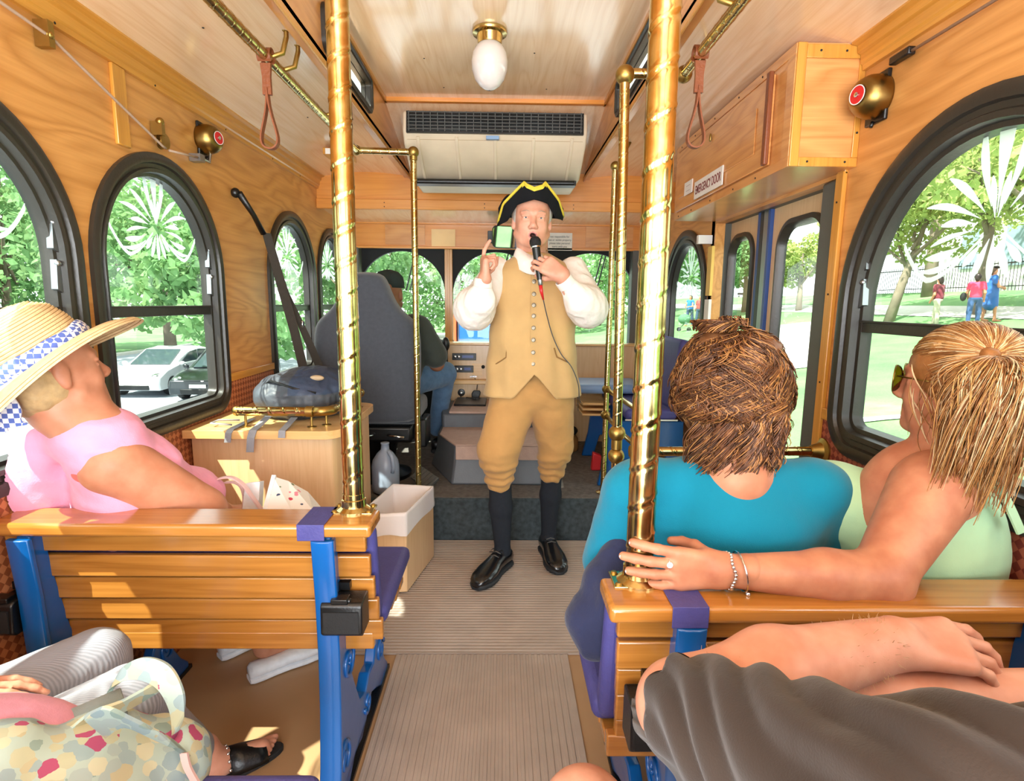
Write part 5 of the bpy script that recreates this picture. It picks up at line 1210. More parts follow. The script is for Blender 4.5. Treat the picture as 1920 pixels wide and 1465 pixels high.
def hand_prims(Wr, d, n, curls, thumb=((.5, .8, .3), (.7, .5, .4)), s=1.0, tsign=1, spread=.08, r0=.0088, palm_k=.014):
    """Wr wrist, d wrist->knuckles, n palm normal; thumb lies on the side t = n x d * tsign"""
    d = d.normalized(); n = (n-d*n.dot(d)).normalized(); t = n.cross(d)*tsign; Wr = Vector(Wr); P = []; tips = []
    for i in range(4):
        K = Wr+(d*(.086-.006*abs(i-1))+t*FOFF[i]-n*.002)*s
        P.append(('c', tuple(Wr+t*(FOFF[i]*.55*s)+n*.001*s), tuple(K), .0155*s, .0125*s, {'k': palm_k*s}))
        a = 0; p = K; L = FLEN[i]; c = curls[i]; dd = (d+t*(FOFF[i]*spread/.03*1.0)).normalized()
        for j in range(3):
            a += c[j]; q = p+(dd*math.cos(a)+n*math.sin(a))*L[j]*s
            ra = (r0-(.0006*j))*s*(1 if i < 3 else .88); P.append(('c', tuple(p), tuple(q), ra*1.05, ra*.93, {'k': .0035*s})); p0 = p; p = q
        tips.append((p, (p-p0).normalized(), (n*math.cos(a)-dd*math.sin(a)), t))
    P.append(('c', tuple(Wr+d*.03*s+t*.014*s+n*.006*s), tuple(Wr+d*.06*s+t*.008*s+n*.008*s), .014*s, .012*s, {'k': .012}))
    p = Wr+(d*.022+t*.022+n*.008)*s; m = p+(d*thumb[0][0]+t*thumb[0][1]+n*thumb[0][2]).normalized()*.042*s
    P.append(('c', tuple(p), tuple(m), .0145*s, .0115*s, {'k': .012}))
    q = m+(d*thumb[1][0]+t*thumb[1][1]+n*thumb[1][2]).normalized()*.030*s; P.append(('c', tuple(m), tuple(q), .0108*s, .010*s, {'k': .004}))
    v = (d*thumb[-1][0]+t*thumb[-1][1]+n*thumb[-1][2]).normalized(); q2 = q+v*.020*s; P.append(('c', tuple(q), tuple(q2), .010*s, .0085*s, {'k': .004}))
    tips.append((q2, v, n, t)); return P, tips
def nails(tips, parent, s=1.0, idx=range(5), mat=None):
    for i in idx:
        p, f, pn, t = tips[i]; b = MB(); up = -pn; side = f.cross(up).normalized(); up = side.cross(f)
        R = Matrix((side, f, up)).transposed(); b.ball(p+up*.0056*s+f*.0005*s, .0056*s, 12, (.85, 1.2, .35), R); b.build('fingernail', mat or M['nail'], parent, smooth=True)
def ring_loft(b, rows, n=40, sup=2.4, cap=True):
    """rows: (centre, half width vector, half depth vector)"""
    rings = []
    for c, a, d in rows:
        ring = []
        for j in range(n):
            th = 2*PI*j/n; cs, sn = math.cos(th), math.sin(th)
            ring.append(Vector(c)+Vector(a)*(math.copysign(abs(cs)**(2/sup), cs))+Vector(d)*(math.copysign(abs(sn)**(2/sup), sn)))
        rings.append(ring)
    b.loft(rings, True, cap); return b
def wrinkle(amp, scale, seed=1, ridge=.5):
    def f(P, N):
        a = vnoise(P, scale, seed, 3); r = 1-np.abs(vnoise(P, scale, seed+3, 2))*2
        return P+N*((a*(1-ridge)+r*ridge)*amp)[:, None]
    return f
def shoe(root, heel, toe, name, upper, sole, lace=True, L=.30, w=.052, hgt=1.0, toe_h=.055, low=False, side_mark=None):
    heel = Vector(heel); toe = Vector(toe); f = (toe-heel); f.z = 0; L = f.length; f.normalize(); r = Vector((f.y, -f.x, 0)); z0 = heel.z
    def ring(t, ww, zb, zt, sup=2.2, n=20, off=0):
        c = heel+f*(L*t)+r*off; P = []
        for j in range(n):
            th = 2*PI*j/n; cs, sn = math.cos(th), math.sin(th)
            P.append(Vector((c.x, c.y, 0))+r*(ww*math.copysign(abs(cs)**(2/sup), cs))+Vector((0, 0, z0+(zb+zt)/2+(zt-zb)/2*math.copysign(abs(sn)**(2/sup), sn))))
        return P
    S = [(-.01, .55), (.03, .74), (.12, .80), (.3, .76), (.45, .80), (.65, 1.0), (.82, .97), (.93, .74), (1.0, .38)]
    b = MB(); b.loft([ring(t, w*k*1.06, 0, .026 if not low else .018, 4) for t, k in S]); so = b.build('sole', sole, root, auto=50)
    H = [.072, .088, .094, .095, .086, .070, .058, .050, .035] if not low else [.052, .062, .062, .056, .058, .056, .05, .043, .03]
    b = MB(); b.loft([ring(t+.005, w*k, .014, h*hgt, 2.3) for (t, k), h in zip(S, H)]); up = b.build('upper', upper, root, smooth=True)
    if lace:
        for k in range(5):
            t = .36+.065*k; c = heel+f*(L*t); z = z0+(.097-.010*k)*hgt
            b = MB(); b.tube([c+r*.022+V3(0, 0, z-c.z-.004), c+V3(0, 0, z-c.z+.003), c-r*.022+V3(0, 0, z-c.z-.004)], .0028, 6); b.build('lace', M['grey_metal'], up, smooth=True)
        c = heel+f*(L*.33); b = MB()
        for sg in (-1, 1): b.tube([c+V3(0, 0, z0+.1-c.z), c+r*sg*.025+V3(0, 0, z0+.115-c.z), c+r*sg*.04+f*.01+V3(0, 0, z0+.098-c.z), c+r*sg*.01+V3(0, 0, z0+.1-c.z)], .0028, 6)
        b.build('bow', M['black_matte'], up, smooth=True)
    return up
def join_text(o): return o

# ================================================================ the guide in period costume
gd = empty('person', (.135, 2.66, 0), 'person standing in the aisle in tricorn hat and tan waistcoat, speaking into a microphone', 'person')
M['vest'] = cloth('ochre_linen_waistcoat', 'C2A06C', .07, 9, .25, 420); M['breech'] = cloth('tan_wool_breeches', 'BC9058', .08, 10, .35, 420)
M['linen'] = cloth('white_linen', 'EFE9E2', .03, 16, .45, 500, .1); M['sock'] = plain('charcoal_stocking', '262B33', .85, 0, .3, 400, .2); M['felt'] = plain('black_felt', '17181B', .9, 0, .3, 200, .15)
M['gold_trim'] = plain('yellow_braid', 'D9C23C', .7, 0, .6, 250); M['shoe'] = plain('black_shoe_leather', '101216', .24, 0, .2, 40, .6, .05, .35); M['shoe_sole'] = plain('dark_shoe_sole', '23272B', .6, 0, .2, 80); M['pewter'] = plain('pewter_button', '7D7668', .4, .8)
HC = V3(.123, 2.605, 1.676); hf = V3(.02, -1, -.06); hs = 1.06
P, HW, HR = head_prims(HC, hf, V3(.03, 0, 1), hs, neck=(.135, 2.645, 1.49), mouth_open=1)
parts = [sdf_mesh(P, .003)]
# right hand raised, index finger up (image left)
w1 = V3(-.080, 2.388, 1.405); PH1, tips1 = hand_prims(w1, V3(.02, -.02, 1), V3(1, .25, .05), [(.12, .35, .12), (1.25, 1.55, .9), (1.35, 1.5, .9), (1.4, 1.5, .9)], thumb=((.55, .35, .75), (.9, -.05, .5), (.95, 0, .25)), tsign=-1, spread=.02)
PH1.append(('c', tuple(w1), tuple(V3(-.10, 2.42, 1.33)), .027, .033, {'k': .02})); parts.append(sdf_mesh(PH1, .0032))
# left hand round the microphone (image right)
w2 = V3(.240, 2.362, 1.425); PH2, tips2 = hand_prims(w2, V3(-.80, .02, .50), V3(-.28, 1, -.12), [(.45, .95, .6), (.45, 1.0, .7), (.5, 1.0, .7), (.65, 1.0, .6)], thumb=((.75, .5, .6), (.75, .1, .7), (.8, -.1, .5)), tsign=-1, spread=.03)
PH2.append(('c', tuple(w2), tuple(V3(.275, 2.40, 1.36)), .027, .033, {'k': .02})); parts.append(sdf_mesh(PH2, .0032))
parts.append(sdf_mesh([('c', (-.09, 2.40, 1.36), (-.13, 2.50, 1.25), .032, .04), ('c', (-.13, 2.50, 1.25), (-.02, 2.64, 1.44), .04, .05), ('c', (.27, 2.40, 1.37), (.37, 2.50, 1.25), .032, .04), ('c', (.37, 2.50, 1.25), (.30, 2.64, 1.44), .04, .05), ('e', (.14, 2.66, 1.3), (.16, .09, .22)), ('e', (.14, 2.66, 1.0), (.15, .09, .2)), ('c', (.05, 2.64, .88), (-.01, 2.60, .5), .07, .045), ('c', (.23, 2.66, .88), (.247, 2.75, .5), .07, .045)], .011, .04))
lipc = np.array(HW(0, .086, -.067)); moc = np.array(HW(0, .09, -.0665))
body = np_obj('body', parts, [M['skin_g'], M['lips'], M['mouth']], gd, matfn=lambda c: np.where(_len((c-moc)*np.array([1/.0145, 1/.016, 1/.0095])) < 1, 2, np.where(_len((c-lipc)*np.array([1/.021, 1/.02, 1/.0165])) < 1, 1, 0)))
eyes(HW, HR, hs, gd)
hm = plain('grey_hair', 'B3ACA3', .7, 0, .8, 160, .3, .2)
for sx in (-1, 1):
    b = MB(); b.tube([HW(sx*.013, .095, .0245), HW(sx*.03, .0905, .0305), HW(sx*.047, .078, .026)], .0035, 6, sq=.6); b.build('eyebrow', plain('greying_brow', 'A89484', .8) if sx < 0 else bpy.data.materials['greying_brow'], gd, smooth=True)
Ph = [('e', HW(sx*.068, -.02, .025), (.018, .055, .05), HR) for sx in (-1, 1)]+[('e', HW(0, -.07, -.0), (.07, .04, .075), HR)]
np_obj('hair', [sdf_mesh(Ph, .004, .015)], hm, gd, wrinkle(.003, (60, 60, 25), 4))
b = MB(); b.lathe([(.0095, -.002), (.0105, 0), (.0095, .002)], 20, tips2[2][0], Vector(tips2[2][1]).to_track_quat('Z', 'Y').to_matrix()) if False else None
q = PH2[2*4+0]
# waistcoat shell with cut-away fronts
def vest():
    rows = [(1.535, .070, .066, .135, 2.64), (1.515, .105, .078, .138, 2.645), (1.490, .150, .095, .141, 2.65), (1.455, .182, .112, .143, 2.65), (1.40, .192, .128, .143, 2.65), (1.32, .194, .138, .141, 2.65), (1.23, .198, .146, .138, 2.65), (1.13, .202, .152, .137, 2.65), (1.03, .212, .158, .137, 2.65), (.95, .222, .162, .138, 2.65), (.885, .232, .165, .138, 2.65)]
    n = 96; G = []
    for v in range(61):
        z_ = 1.535-(1.535-.885)*v/60
        for (z1, *a), (z2, *c) in zip(rows, rows[1:]):
            if z2 <= z_ <= z1: k = (z1-z_)/(z1-z2); r = [p+(q_-p)*k for p, q_ in zip(a, c)]; break
        G.append((z_, r))
    rings = []
    for z_, (hw, hd, cx_, cy_) in G:
        ring = []
        for j in range(n):
            th = 2*PI*j/n; cs, sn = math.cos(th), math.sin(th)
            x = cx_+hw*math.copysign(abs(cs)**.84, cs); y = cy_+hd*math.copysign(abs(sn)**.84, sn); dx = abs(x-(cx_+.003)); z = z_
            v_ = (1.535-z_)/.65
            if sn < 0 and dx < .098 and v_ > .55: z = z_+ (1.0-.885+.0)*(1-dx/.098)*((v_-.55)/.45)
            if sn > 0: z = z_
            fold = .004*math.sin(x*70+z*6)*min(1, v_*1.5)+.003*math.sin(z*40+x*25)
            ring.append((x+cs*fold, y+sn*fold, z))
        rings.append(ring)
    b = MB(); b.loft(rings, True, False); o = b.build('waistcoat', M['vest'], gd, smooth=True)
    s_ = o.modifiers.new('thick', 'SOLIDIFY'); s_.thickness = .005; s_.offset = -1; return o
vo = vest()
def vest_front(x, z):
    pts = [(1.535, .066), (1.49, .095), (1.455, .112), (1.4, .128), (1.32, .138), (1.23, .146), (1.13, .152), (1.03, .158), (.885, .165)]; hd = .15
    for (a, c), (a2, c2) in zip(pts, pts[1:]):
        if a2 <= z <= a: hd = c+(c2-c)*(a-z)/(a-a2)
    u = min(1, abs(x-.14)/.205); return 2.65-hd*(1-u**2.38)**.42-.001
for i, z in enumerate((1.452, 1.404, 1.350, 1.302, 1.255, 1.203, 1.150, 1.095, 1.045)):
    MB().lathe([(.0095, 0), (.0095, .003), (.006, .0045), (.0012, .0035)], 18, (.132, vest_front(.132, z)-.002, z), Vector((0, -1, .12)).to_track_quat('Z', 'Y').to_matrix()).build('button', M['pewter'], vo, auto=40)
b = MB(); b.tube([(.117, vest_front(.117, z)-.0005, z) for z in [1.49-.47*i/20 for i in range(21)]], .0016, 5); b.build('front_edge', M['vest'], vo, smooth=True)
for pts in ([(.015, 1.115), (.012, 1.07), (-.045, 1.028)], [(.225, 1.115), (.238, 1.075), (.30, 1.045)]):
    q_ = []
    for (x0, z0), (x1, z1) in zip(pts, pts[1:]):
        for k in range(6): x = x0+(x1-x0)*k/6; z = z0+(z1-z0)*k/6; q_.append((x, vest_front(x, z)-.003, z))
    MB().tube(q_, .0028, 6).build('pocket_flap_edge', plain('waistcoat_seam', '8A6638', .9) if pts[0][0] < .1 else bpy.data.materials['waistcoat_seam'], vo, smooth=True)
# shirt collar
b = MB(); rr = [[], [], [], []]
for i in range(25):
    a = math.radians(-62+ (-236)*i/24-0); cs, sn = math.cos(a), math.sin(a)
    for k, (r, z) in enumerate(((.062, 1.565), (.070, 1.575), (.086, 1.545), (.100, 1.500))):
        fr = max(0, -sn)**1.5; rr[k].append((.135+cs*r*(1+.05*fr), 2.632+sn*r*(1+.16*fr*(k/2)), z-.055*fr*(1 if k < 2 else 1.0)-(.012*fr if k == 3 else 0)))
b.loft(rr, False, False); o = b.build('shirt_collar', M['linen'], gd, smooth=True); o.modifiers.new('t', 'SOLIDIFY').thickness = .003
# puffed sleeves with cuffs
for nm, A, B, Cc, D, mid in (('sleeve', (-.03, 2.64, 1.455), (-.128, 2.52, 1.275), (-.10, 2.43, 1.32), (-.088, 2.405, 1.372), (-.13, 2.49, 1.29)), ('sleeve', (.315, 2.64, 1.46), (.375, 2.52, 1.29), (.325, 2.42, 1.32), (.262, 2.385, 1.39), (.36, 2.47, 1.30))):
    Ps = [('c', A, B, .062, .078), ('c', B, Cc, .080, .062), ('c', Cc, D, .060, .034), ('e', mid, (.082, .085, .088))]
    np_obj(nm, [sdf_mesh(Ps, .006, .03)], M['linen'], gd, wrinkle(.006, (26, 26, 11), 8, .6))
for Wp, dr in (((-.088, 2.40, 1.375), (.10, -.14, 1)), ((.265, 2.385, 1.385), (-.65, -.35, .75))):
    MB().lathe([(.036, 0), (.039, .002), (.038, .034), (.0345, .036), (.033, .03), (.033, .002)], 28, Wp, Vector(dr).to_track_quat('Z', 'Y').to_matrix()).build('cuff', M['linen'], gd, auto=50)
# breeches, stockings, shoes
Pb = [('e', (.138, 2.655, .90), (.19, .135, .12)), ('c', (.055, 2.645, .86), (-.022, 2.585, .62), .115, .092), ('c', (-.022, 2.585, .62), (-.012, 2.605, .505), .088, .066), ('c', (.225, 2.66, .86), (.262, 2.71, .62), .112, .086), ('c', (.262, 2.71, .62), (.250, 2.745, .50), .080, .060), ('e', (-.02, 2.59, .555), (.082, .082, .045)), ('e', (.255, 2.72, .56), (.075, .08, .045)), ('c', (-.012, 2.605, .50), (-.012, 2.605, .478), .064, .062), ('c', (.250, 2.745, .50), (.25, 2.747, .47), .058, .057)]
def bdisp(P, N):
    a = vnoise(P, (9, 9, 16), 2, 3); z = P[:, 2]; low = np.clip((.62-z)/.12, 0, 1)
    r = np.sin(z*150+vnoise(P, (14, 14, 3), 6, 2)*5)*.0045*low; return P+N*(a*.007+r-(1-np.abs(vnoise(P, (8, 8, 12), 9, 2))*2)*-.004)[:, None]
np_obj('breeches', [sdf_mesh(Pb, .0065, .022)], M['breech'], gd, bdisp, clip=lambda c: c[:, 2] < .985)
np_obj('stockings', [sdf_mesh([('c', (-.012, 2.605, .50), (-.006, 2.632, .33), .053, .056), ('c', (-.006, 2.632, .33), (.004, 2.640, .10), .056, .037), ('c', (.25, 2.745, .49), (.247, 2.775, .34), .050, .053), ('c', (.247, 2.775, .34), (.243, 2.80, .10), .053, .036), ('c', (.004, 2.64, .10), (-.03, 2.57, .06), .036, .03), ('c', (.243, 2.80, .1), (.25, 2.73, .06), .036, .03)], .005, .02)], M['sock'], gd)
shoe(gd, (.028, 2.690, .0095), (-.118, 2.415, .0095), 'shoe', M['shoe'], M['shoe_sole'], w=.055, hgt=1.08)
shoe(gd, (.232, 2.862, .0095), (.283, 2.565, .0095), 'shoe', M['shoe'], M['shoe_sole'], w=.055, hgt=1.08)
# tricorn hat
def flap(tl, tr, bot, top, yfun, name='hat_brim'):
    n = 36; m = 8; rows = []
    def interp(L, u):
        for (a, *p), (c, *q_) in zip(L, L[1:]):
            if a <= u <= c: k = (u-a)/(c-a); k = k*k*(3-2*k)*.4+k*.6; return [p_+(s_-p_)*k for p_, s_ in zip(p, q_)]
        return L[-1][1:]
    G = []
    for j in range(m+1):
        v = j/m; row = []
        for i in range(n+1):
            u = i/n; bx, bz = interp(bot, u); tx, tz = interp(top, u); x = bx+(tx-bx)*v; z = bz+(tz-bz)*v; row.append((x, yfun(u, v), z))
        G.append(row)
    return G
bot = [(0, -.030, 1.655), (.12, .015, 1.668), (.25, .055, 1.726), (.5, .125, 1.742), (.75, .185, 1.732), (.88, .225, 1.682), (1, .262, 1.685)]
top = [(0, -.028, 1.668), (.15, -.005, 1.735), (.36, .083, 1.812), (.42, .092, 1.800), (.5, .124, 1.786), (.58, .160, 1.797), (.64, .170, 1.812), (.85, .235, 1.752), (1, .266, 1.700)]
ht = MB(); G = flap(0, 0, bot, top, lambda u, v: 2.665-.185*math.sin(PI*u)**.8-.012*v); ht.loft(G, False, False)
hat = ht.build('tricorn_hat', M['felt'], gd, smooth=True); hat.modifiers.new('t', 'SOLIDIFY').thickness = .004
tr = MB(); tr.tube([Vector(p)+V3(0, -.004, 0) for p in G[-1]], .0065, 8, sq=.8); tr.build('gold_braid', M['gold_trim'], hat, smooth=True)
tr = MB(); k0, k1 = 12, 24; tr.loft([[Vector(G[-1][i])+V3(0, -.0055, -.001) for i in range(k0, k1+1)], [Vector(G[-1][i])+V3(0, -.0065, -.014) for i in range(k0, k1+1)]], False, False); o = tr.build('gold_braid', M['gold_trim'], hat); o.modifiers.new('t', 'SOLIDIFY').thickness = .002
for sx in (-1, 1):
    bt = MB(); rows = []
    for j in range(7):
        v = j/6; rows.append([(.120+sx*(.145*(1-u)**.8+.004*v), 2.665+.15*u**1.0*1.0, 1.69+(.045*v+.06*v*math.sin(PI*min(1, u*1.2)))+.03*u) for u in (i/16 for i in range(17))])
    bt.loft(rows, False, False); o = bt.build('hat_brim', M['felt'], hat, smooth=True); o.modifiers.new('t', 'SOLIDIFY').thickness = .004
MB().lathe([(.088, 0), (.090, .02), (.085, .06), (.06, .088), (.02, .098), (.001, .099)], 28, (.122, 2.625, 1.715)).build('hat_crown', M['felt'], hat, smooth=True)
# microphone
t = empty('microphone', (.135, 2.40, 1.5), 'black handheld microphone with a red-sleeved cable held by the guide', 'microphone')
mp0, mp1 = V3(.128, 2.398, 1.560), V3(.150, 2.392, 1.405); q = (mp1-mp0).to_track_quat('Z', 'Y').to_matrix()
MB().lathe([(.004, -.024), (.016, -.019), (.023, -.008), (.0245, .004), (.022, .014), (.0205, .018)], 28, mp0, q).build('grille_ball', plain('mic_mesh', '1B1B1D', .55, .3, .8, 500), t, smooth=True)
MB().lathe([(.0215, .017), (.0215, .022), (.018, .024)], 28, mp0, q).build('chrome_ring', M['chrome'], t, auto=40)
MB().lathe([(.0175, .024), (.0165, .06), (.013, .13), (.012, .155)], 28, mp0, q).build('handle', M['black'], t, auto=40)
MB().lathe([(.0105, .155), (.0105, .175), (.008, .178)], 20, mp0, q).build('connector', M['steel'], t, auto=40)
MB().tube([(.1525, 2.391, 1.385), (.156, 2.385, 1.36), (.166, 2.40, 1.325)], [.008, .0075, .004], 10).build('red_sleeve', M['red'], t, smooth=True)
pc = [(.166, 2.40, 1.325), (.185, 2.44, 1.26), (.215, 2.475, 1.17), (.255, 2.49, 1.09), (.305, 2.505, 1.03), (.340, 2.53, .95), (.352, 2.57, .88), (.39, 2.8, .82), (.44, 3.3, .795), (.47, 3.6, .79), (.50, 3.75, .76), (.505, 3.72, .6)]
def spline(P, n=8):
    P = [Vector(p) for p in P]; out = []
    for i in range(len(P)-1):
        a, b_, c, d = P[max(i-1, 0)], P[i], P[i+1], P[min(i+2, len(P)-1)]
        for k in range(n):
            t_ = k/n; out.append(.5*((2*b_)+(c-a)*t_+(2*a-5*b_+4*c-d)*t_*t_+(3*b_-a-3*c+d)*t_**3))
    return out+[P[-1]]
MB().tube(spline(pc), .0026, 6).build('cable', plain('grey_cable', '4A4A4C', .5), t, smooth=True)
# wedding ring
f1 = PH2[2*4+1] if False else None
# ================================================================ hair strands
def strands(name, paths, r, mats, parent, seed=0):
    rs = random.Random(seed); V = []; F = []; MI = []; o = 0
    for P in paths:
        n = len(P); P = np.asarray(P, float); T = np.gradient(P, axis=0); T /= np.maximum(_len(T), 1e-9)[:, None]
        up = np.array([.3, .5, .8]); A = np.cross(T, up); A /= np.maximum(_len(A), 1e-9)[:, None]; B = np.cross(T, A)
        t = np.linspace(0, 1, n); rr = (r*(.55+.9*rs.random())*np.minimum(1, .35+3*t)*np.clip(1.15-t, .12, 1)**.5)[:, None]
        R = [P+(A*math.cos(a)+B*math.sin(a)*.6)*rr for a in (0, 2.094, 4.189)]
        V.append(np.stack(R, 1).reshape(-1, 3)); m = rs.choices(range(len(mats)), weights=[3, 4, 2][:len(mats)])[0]
        i = np.arange(n-1)[:, None]*3+o
        for k in range(3):
            k2 = (k+1) % 3; F.append(np.concatenate([i+k, i+k2, i+3+k2, i+3+k], 1)); MI.append(np.full(n-1, m))
        o += n*3
    P = np.concatenate(V); Q = np.concatenate(F); MI = np.concatenate(MI)
    ob = np_obj(name, [(P, Q)], mats, parent); ob.data.polygons.foreach_set('material_index', MI.astype(np.int32)); return ob
def nrm(v): v = np.asarray(v, float); return v/np.linalg.norm(v)
def hmat(name, c, r=.4): return plain(name, c, r, 0, .15, 300, .4, .18)

# ================================================================ woman in the straw hat
M['pink'] = cloth('pink_blouse', 'E79BB8', .05, 14, .35, 380); M['coral'] = cloth('coral_undertop', 'E0645C', .05)
M['canvas_w'] = plain('white_canvas', 'E8EAEE', .8, 0, .2, 300)
lady = empty('person', (-.95, 1.5, .45), 'person in pink blouse and wide straw hat on the left bench, holding a handbag', 'person')
LH = at(98, 696, y=1.375); lf = V3(.54, .82, .17)
P, LW_, LR = head_prims(LH, lf, V3(-.16, -.12, 1), 1.0, neck=(-1.03, 1.375, .985), female=True)
P.append(('c', tuple(LW_(0, .03, -.09)), tuple(V3(-1.00, 1.40, .99)), .045, .06, {'k': .03}))
Sh = at(212, 868, y=1.385); El = V3(-.83, 1.50, .735); Wr_ = at(415, 962, y=1.70)
arm = [('c', tuple(Sh), tuple(El), .078, .066), ('c', tuple(El), tuple(Wr_), .060, .036), ('c', tuple(V3(-1.02, 1.39, .97)), tuple(Sh), .06, .07)]
PH, tp = hand_prims(Wr_, V3(.95, .55, -.05), V3(.1, -.1, -1), [(.25, .4, .2), (.3, .5, .3), (.4, .6, .3), (.5, .7, .4)], tsign=1)
legs = [('c', (-.90, 1.78, .50), (-.84, 1.86, .42), .06, .06), ('c', (-.84, 1.88, .42), (-.845, 1.865, .09), .055, .034), ('c', (-.98, 1.86, .44), (-.985, 1.975, .09), .055, .034), ('c', (-.845, 1.865, .09), (-.78, 1.93, .06), .034, .028), ('c', (-.985, 1.975, .09), (-.93, 2.03, .06), .034, .028)]
np_obj('body', [sdf_mesh(P, .0035), sdf_mesh(arm+PH, .0045, .02), sdf_mesh(legs, .008), sdf_mesh([('e', (-1.0, 1.5, .8), (.11, .1, .16)), ('e', (-.95, 1.6, .6), (.12, .12, .12))], .012)], M['skin_p'], lady)
tor = [('e', tuple(at(48, 900, y=1.42)), (.10, .075, .13)), ('e', (-1.02, 1.50, .80), (.155, .11, .17)), ('c', (-1.13, 1.43, .955), (-1.03, 1.385, .968), .055, .058), ('c', (-1.03, 1.385, .968), (-1.00, 1.385, .935), .062, .07), ('e', (-.96, 1.56, .74), (.11, .12, .11)), ('e', (-.99, 1.60, .61), (.15, .16, .12)), ('e', (-.97, 1.68, .53), (.17, .2, .08)), ('c', (-1.0, 1.41, .95), (-.99, 1.46, .74), .085, .105), ('e', (-.905, 1.615, .735), (.075, .08, .075))]
np_obj('blouse', [sdf_mesh(tor, .007, .04)], M['pink'], lady, wrinkle(.008, (11, 11, 20), 5, .6), clip=lambda c: c[:, 0] > -1.21)
np_obj('undertop', [sdf_mesh([('e', tuple(Sh+V3(-.022, .008, .010)), (.082, .080, .084), (0, .5, 0))], .006)], M['coral'], lady)
hb = [('e', LW_(0, -.06, -.02), (.074, .045, .08), LR), ('e', LW_(.05, -.035, -.03), (.03, .05, .05), LR), ('e', LW_(-.05, -.035, -.03), (.03, .05, .05), LR)]
np_obj('hair', [sdf_mesh(hb, .004, .02)], hmat('ash_blonde_hair', 'B79A6E', .6), lady, wrinkle(.004, (50, 50, 50), 3))
for hx, tx in (((-.872, 1.80, .001), (-.655, 1.985, .001)), ((-1.035, 1.925, .001), (-.86, 2.125, .001))): shoe(lady, hx, tx, 'shoe', M['canvas_w'], M['canvas_w'], lace=False, w=.042, hgt=1.0, low=True)
# the hat
straw = []
HU = V3(-.43, -.36, .83).normalized(); HO = Vector(LW_(.01, -.008, .026)); hq = HU.to_track_quat('Z', 'Y').to_matrix()
M['straw'] = plain('woven_straw', 'D9BE92', .75, 0, .5, 300, .2, .12); M['straw_dark'] = plain('straw_gap', '9A7A4E', .85, 0, .3, 300, .1)
hatL = MB(); prof = [(.222, -.032), (.213, -.018), (.168, .002), (.128, .008), (.112, .012), (.108, .032), (.103, .068), (.090, .104), (.060, .130), (.024, .139), (.003, .140)]
fine = []
for (r0, z0), (r1, z1) in zip(prof, prof[1:]):
    L = math.hypot(r1-r0, z1-z0); m = max(1, int(L/.0019))
    for i in range(m): fine.append((r0+(r1-r0)*i/m, z0+(z1-z0)*i/m))
rings = []; n = 72
for k, (r, z) in enumerate(fine):
    bump_ = .0016*(1 if k % 4 in (1, 2) else 0); row = []
    for j in range(n):
        th = 2*PI*j/n; fl = max(0, (r-.10)/.1); zz = z+bump_+fl*(.014*math.sin(th*2+1.0)+.018*math.cos(th-.4)); rr = r+bump_*.5
        p = Vector(HO)+hq @ Vector((rr*math.cos(th), rr*math.sin(th), zz)); p.x = max(p.x, -1.212+.0004*(k % 3)); row.append(p)
    rings.append(row)
for k in range(len(rings)-1): hatL.cur = 1 if k % 4 in (3,) else 0; hatL.loft([rings[k], rings[k+1]], True, False)
ho = hatL.build('straw_hat', [M['straw'], M['straw_dark']], lady, smooth=False); ho.data.shade_smooth(); ho.data.set_sharp_from_angle(angle=1.2)
def check_mat():
    t = NT('blue_white_check_ribbon'); v = t.coord((90, 90, 90)); ch = t.n('TexChecker'); t.l(v, ch.inputs[0]); ch.inputs['Scale'].default_value = 1; ch.inputs[1].default_value = lin('E8ECF6'); ch.inputs[2].default_value = lin('5166B0')
    return t.bsdf(ch.outputs[0], .8)
M['check'] = check_mat()
def band():
    rows = []
    for dz, dr in ((.010, .0015), (.018, .006), (.030, .007), (.040, .004), (.046, .000)):
        row = []
        for j in range(60):
            th = 2*PI*j/60; r = .1125+dr-.1*(dz-.012)*.6+.0015*math.sin(j*2.1+dz*200); p = Vector(HO)+hq @ Vector((r*math.cos(th), r*math.sin(th), dz+.002*math.sin(j*.7))); p.x = max(p.x, -1.2135); row.append(p)
        rows.append(row)
    return MB().loft(rows, True, False)
band().build('ribbon', M['check'], ho, smooth=True)
b = MB(); a0 = at(-8, 705, y=1.255); ribbon(b, spline([a0, at(5, 735, y=1.25), at(14, 775, y=1.25), at(30, 800, y=1.255)], 5), [.016+.012*abs(math.sin(i*.5)) for i in range(16)], .002, (1, .2, .15)); b.build('ribbon_tail', M['check'], ho)
b = MB(); ribbon(b, spline([a0, at(-10, 740, y=1.26), at(-6, 780, y=1.26), at(2, 815, y=1.262)], 5), .016, .002, (.8, .2, .4)); b.build('ribbon_tail', M['check'], ho)
# handbag with printed flap
def floral(name, base, cols, sc, th=.32, dist=.18):
    t = NT(name); v = t.coord((sc, sc, sc)); wv = t.n('TexNoise'); t.l(v, wv.inputs['Vector']); wv.inputs['Scale'].default_value = 1.2
    vm = t.mix(dist, v, wv.outputs['Color']); vo_ = t.n('TexVoronoi'); t.l(vm, vo_.inputs['Vector']); vo_.inputs['Scale'].default_value = 1.0
    m = t.math('LESS_THAN', vo_.outputs['Distance'], th); sep = t.n('SeparateColor'); t.l(vo_.outputs['Color'], sep.inputs[0])
    pick = t.ramp(sep.outputs[0], [(i/len(cols), c) for i, c in enumerate(cols)], 'CONSTANT'); return t.bsdf(t.mix(m, base, pick), .7)
t = empty('handbag', (-.72, 1.72, .5), 'white handbag with a small flower print and pink handles beside the pink blouse', 'handbag')
M['print'] = floral('white_flower_print', 'F0ECEA', ['C23A55', '5B7A52', 'E58CA0', '3C4F6E', 'F0ECEA', 'F0ECEA'], 55, .3)
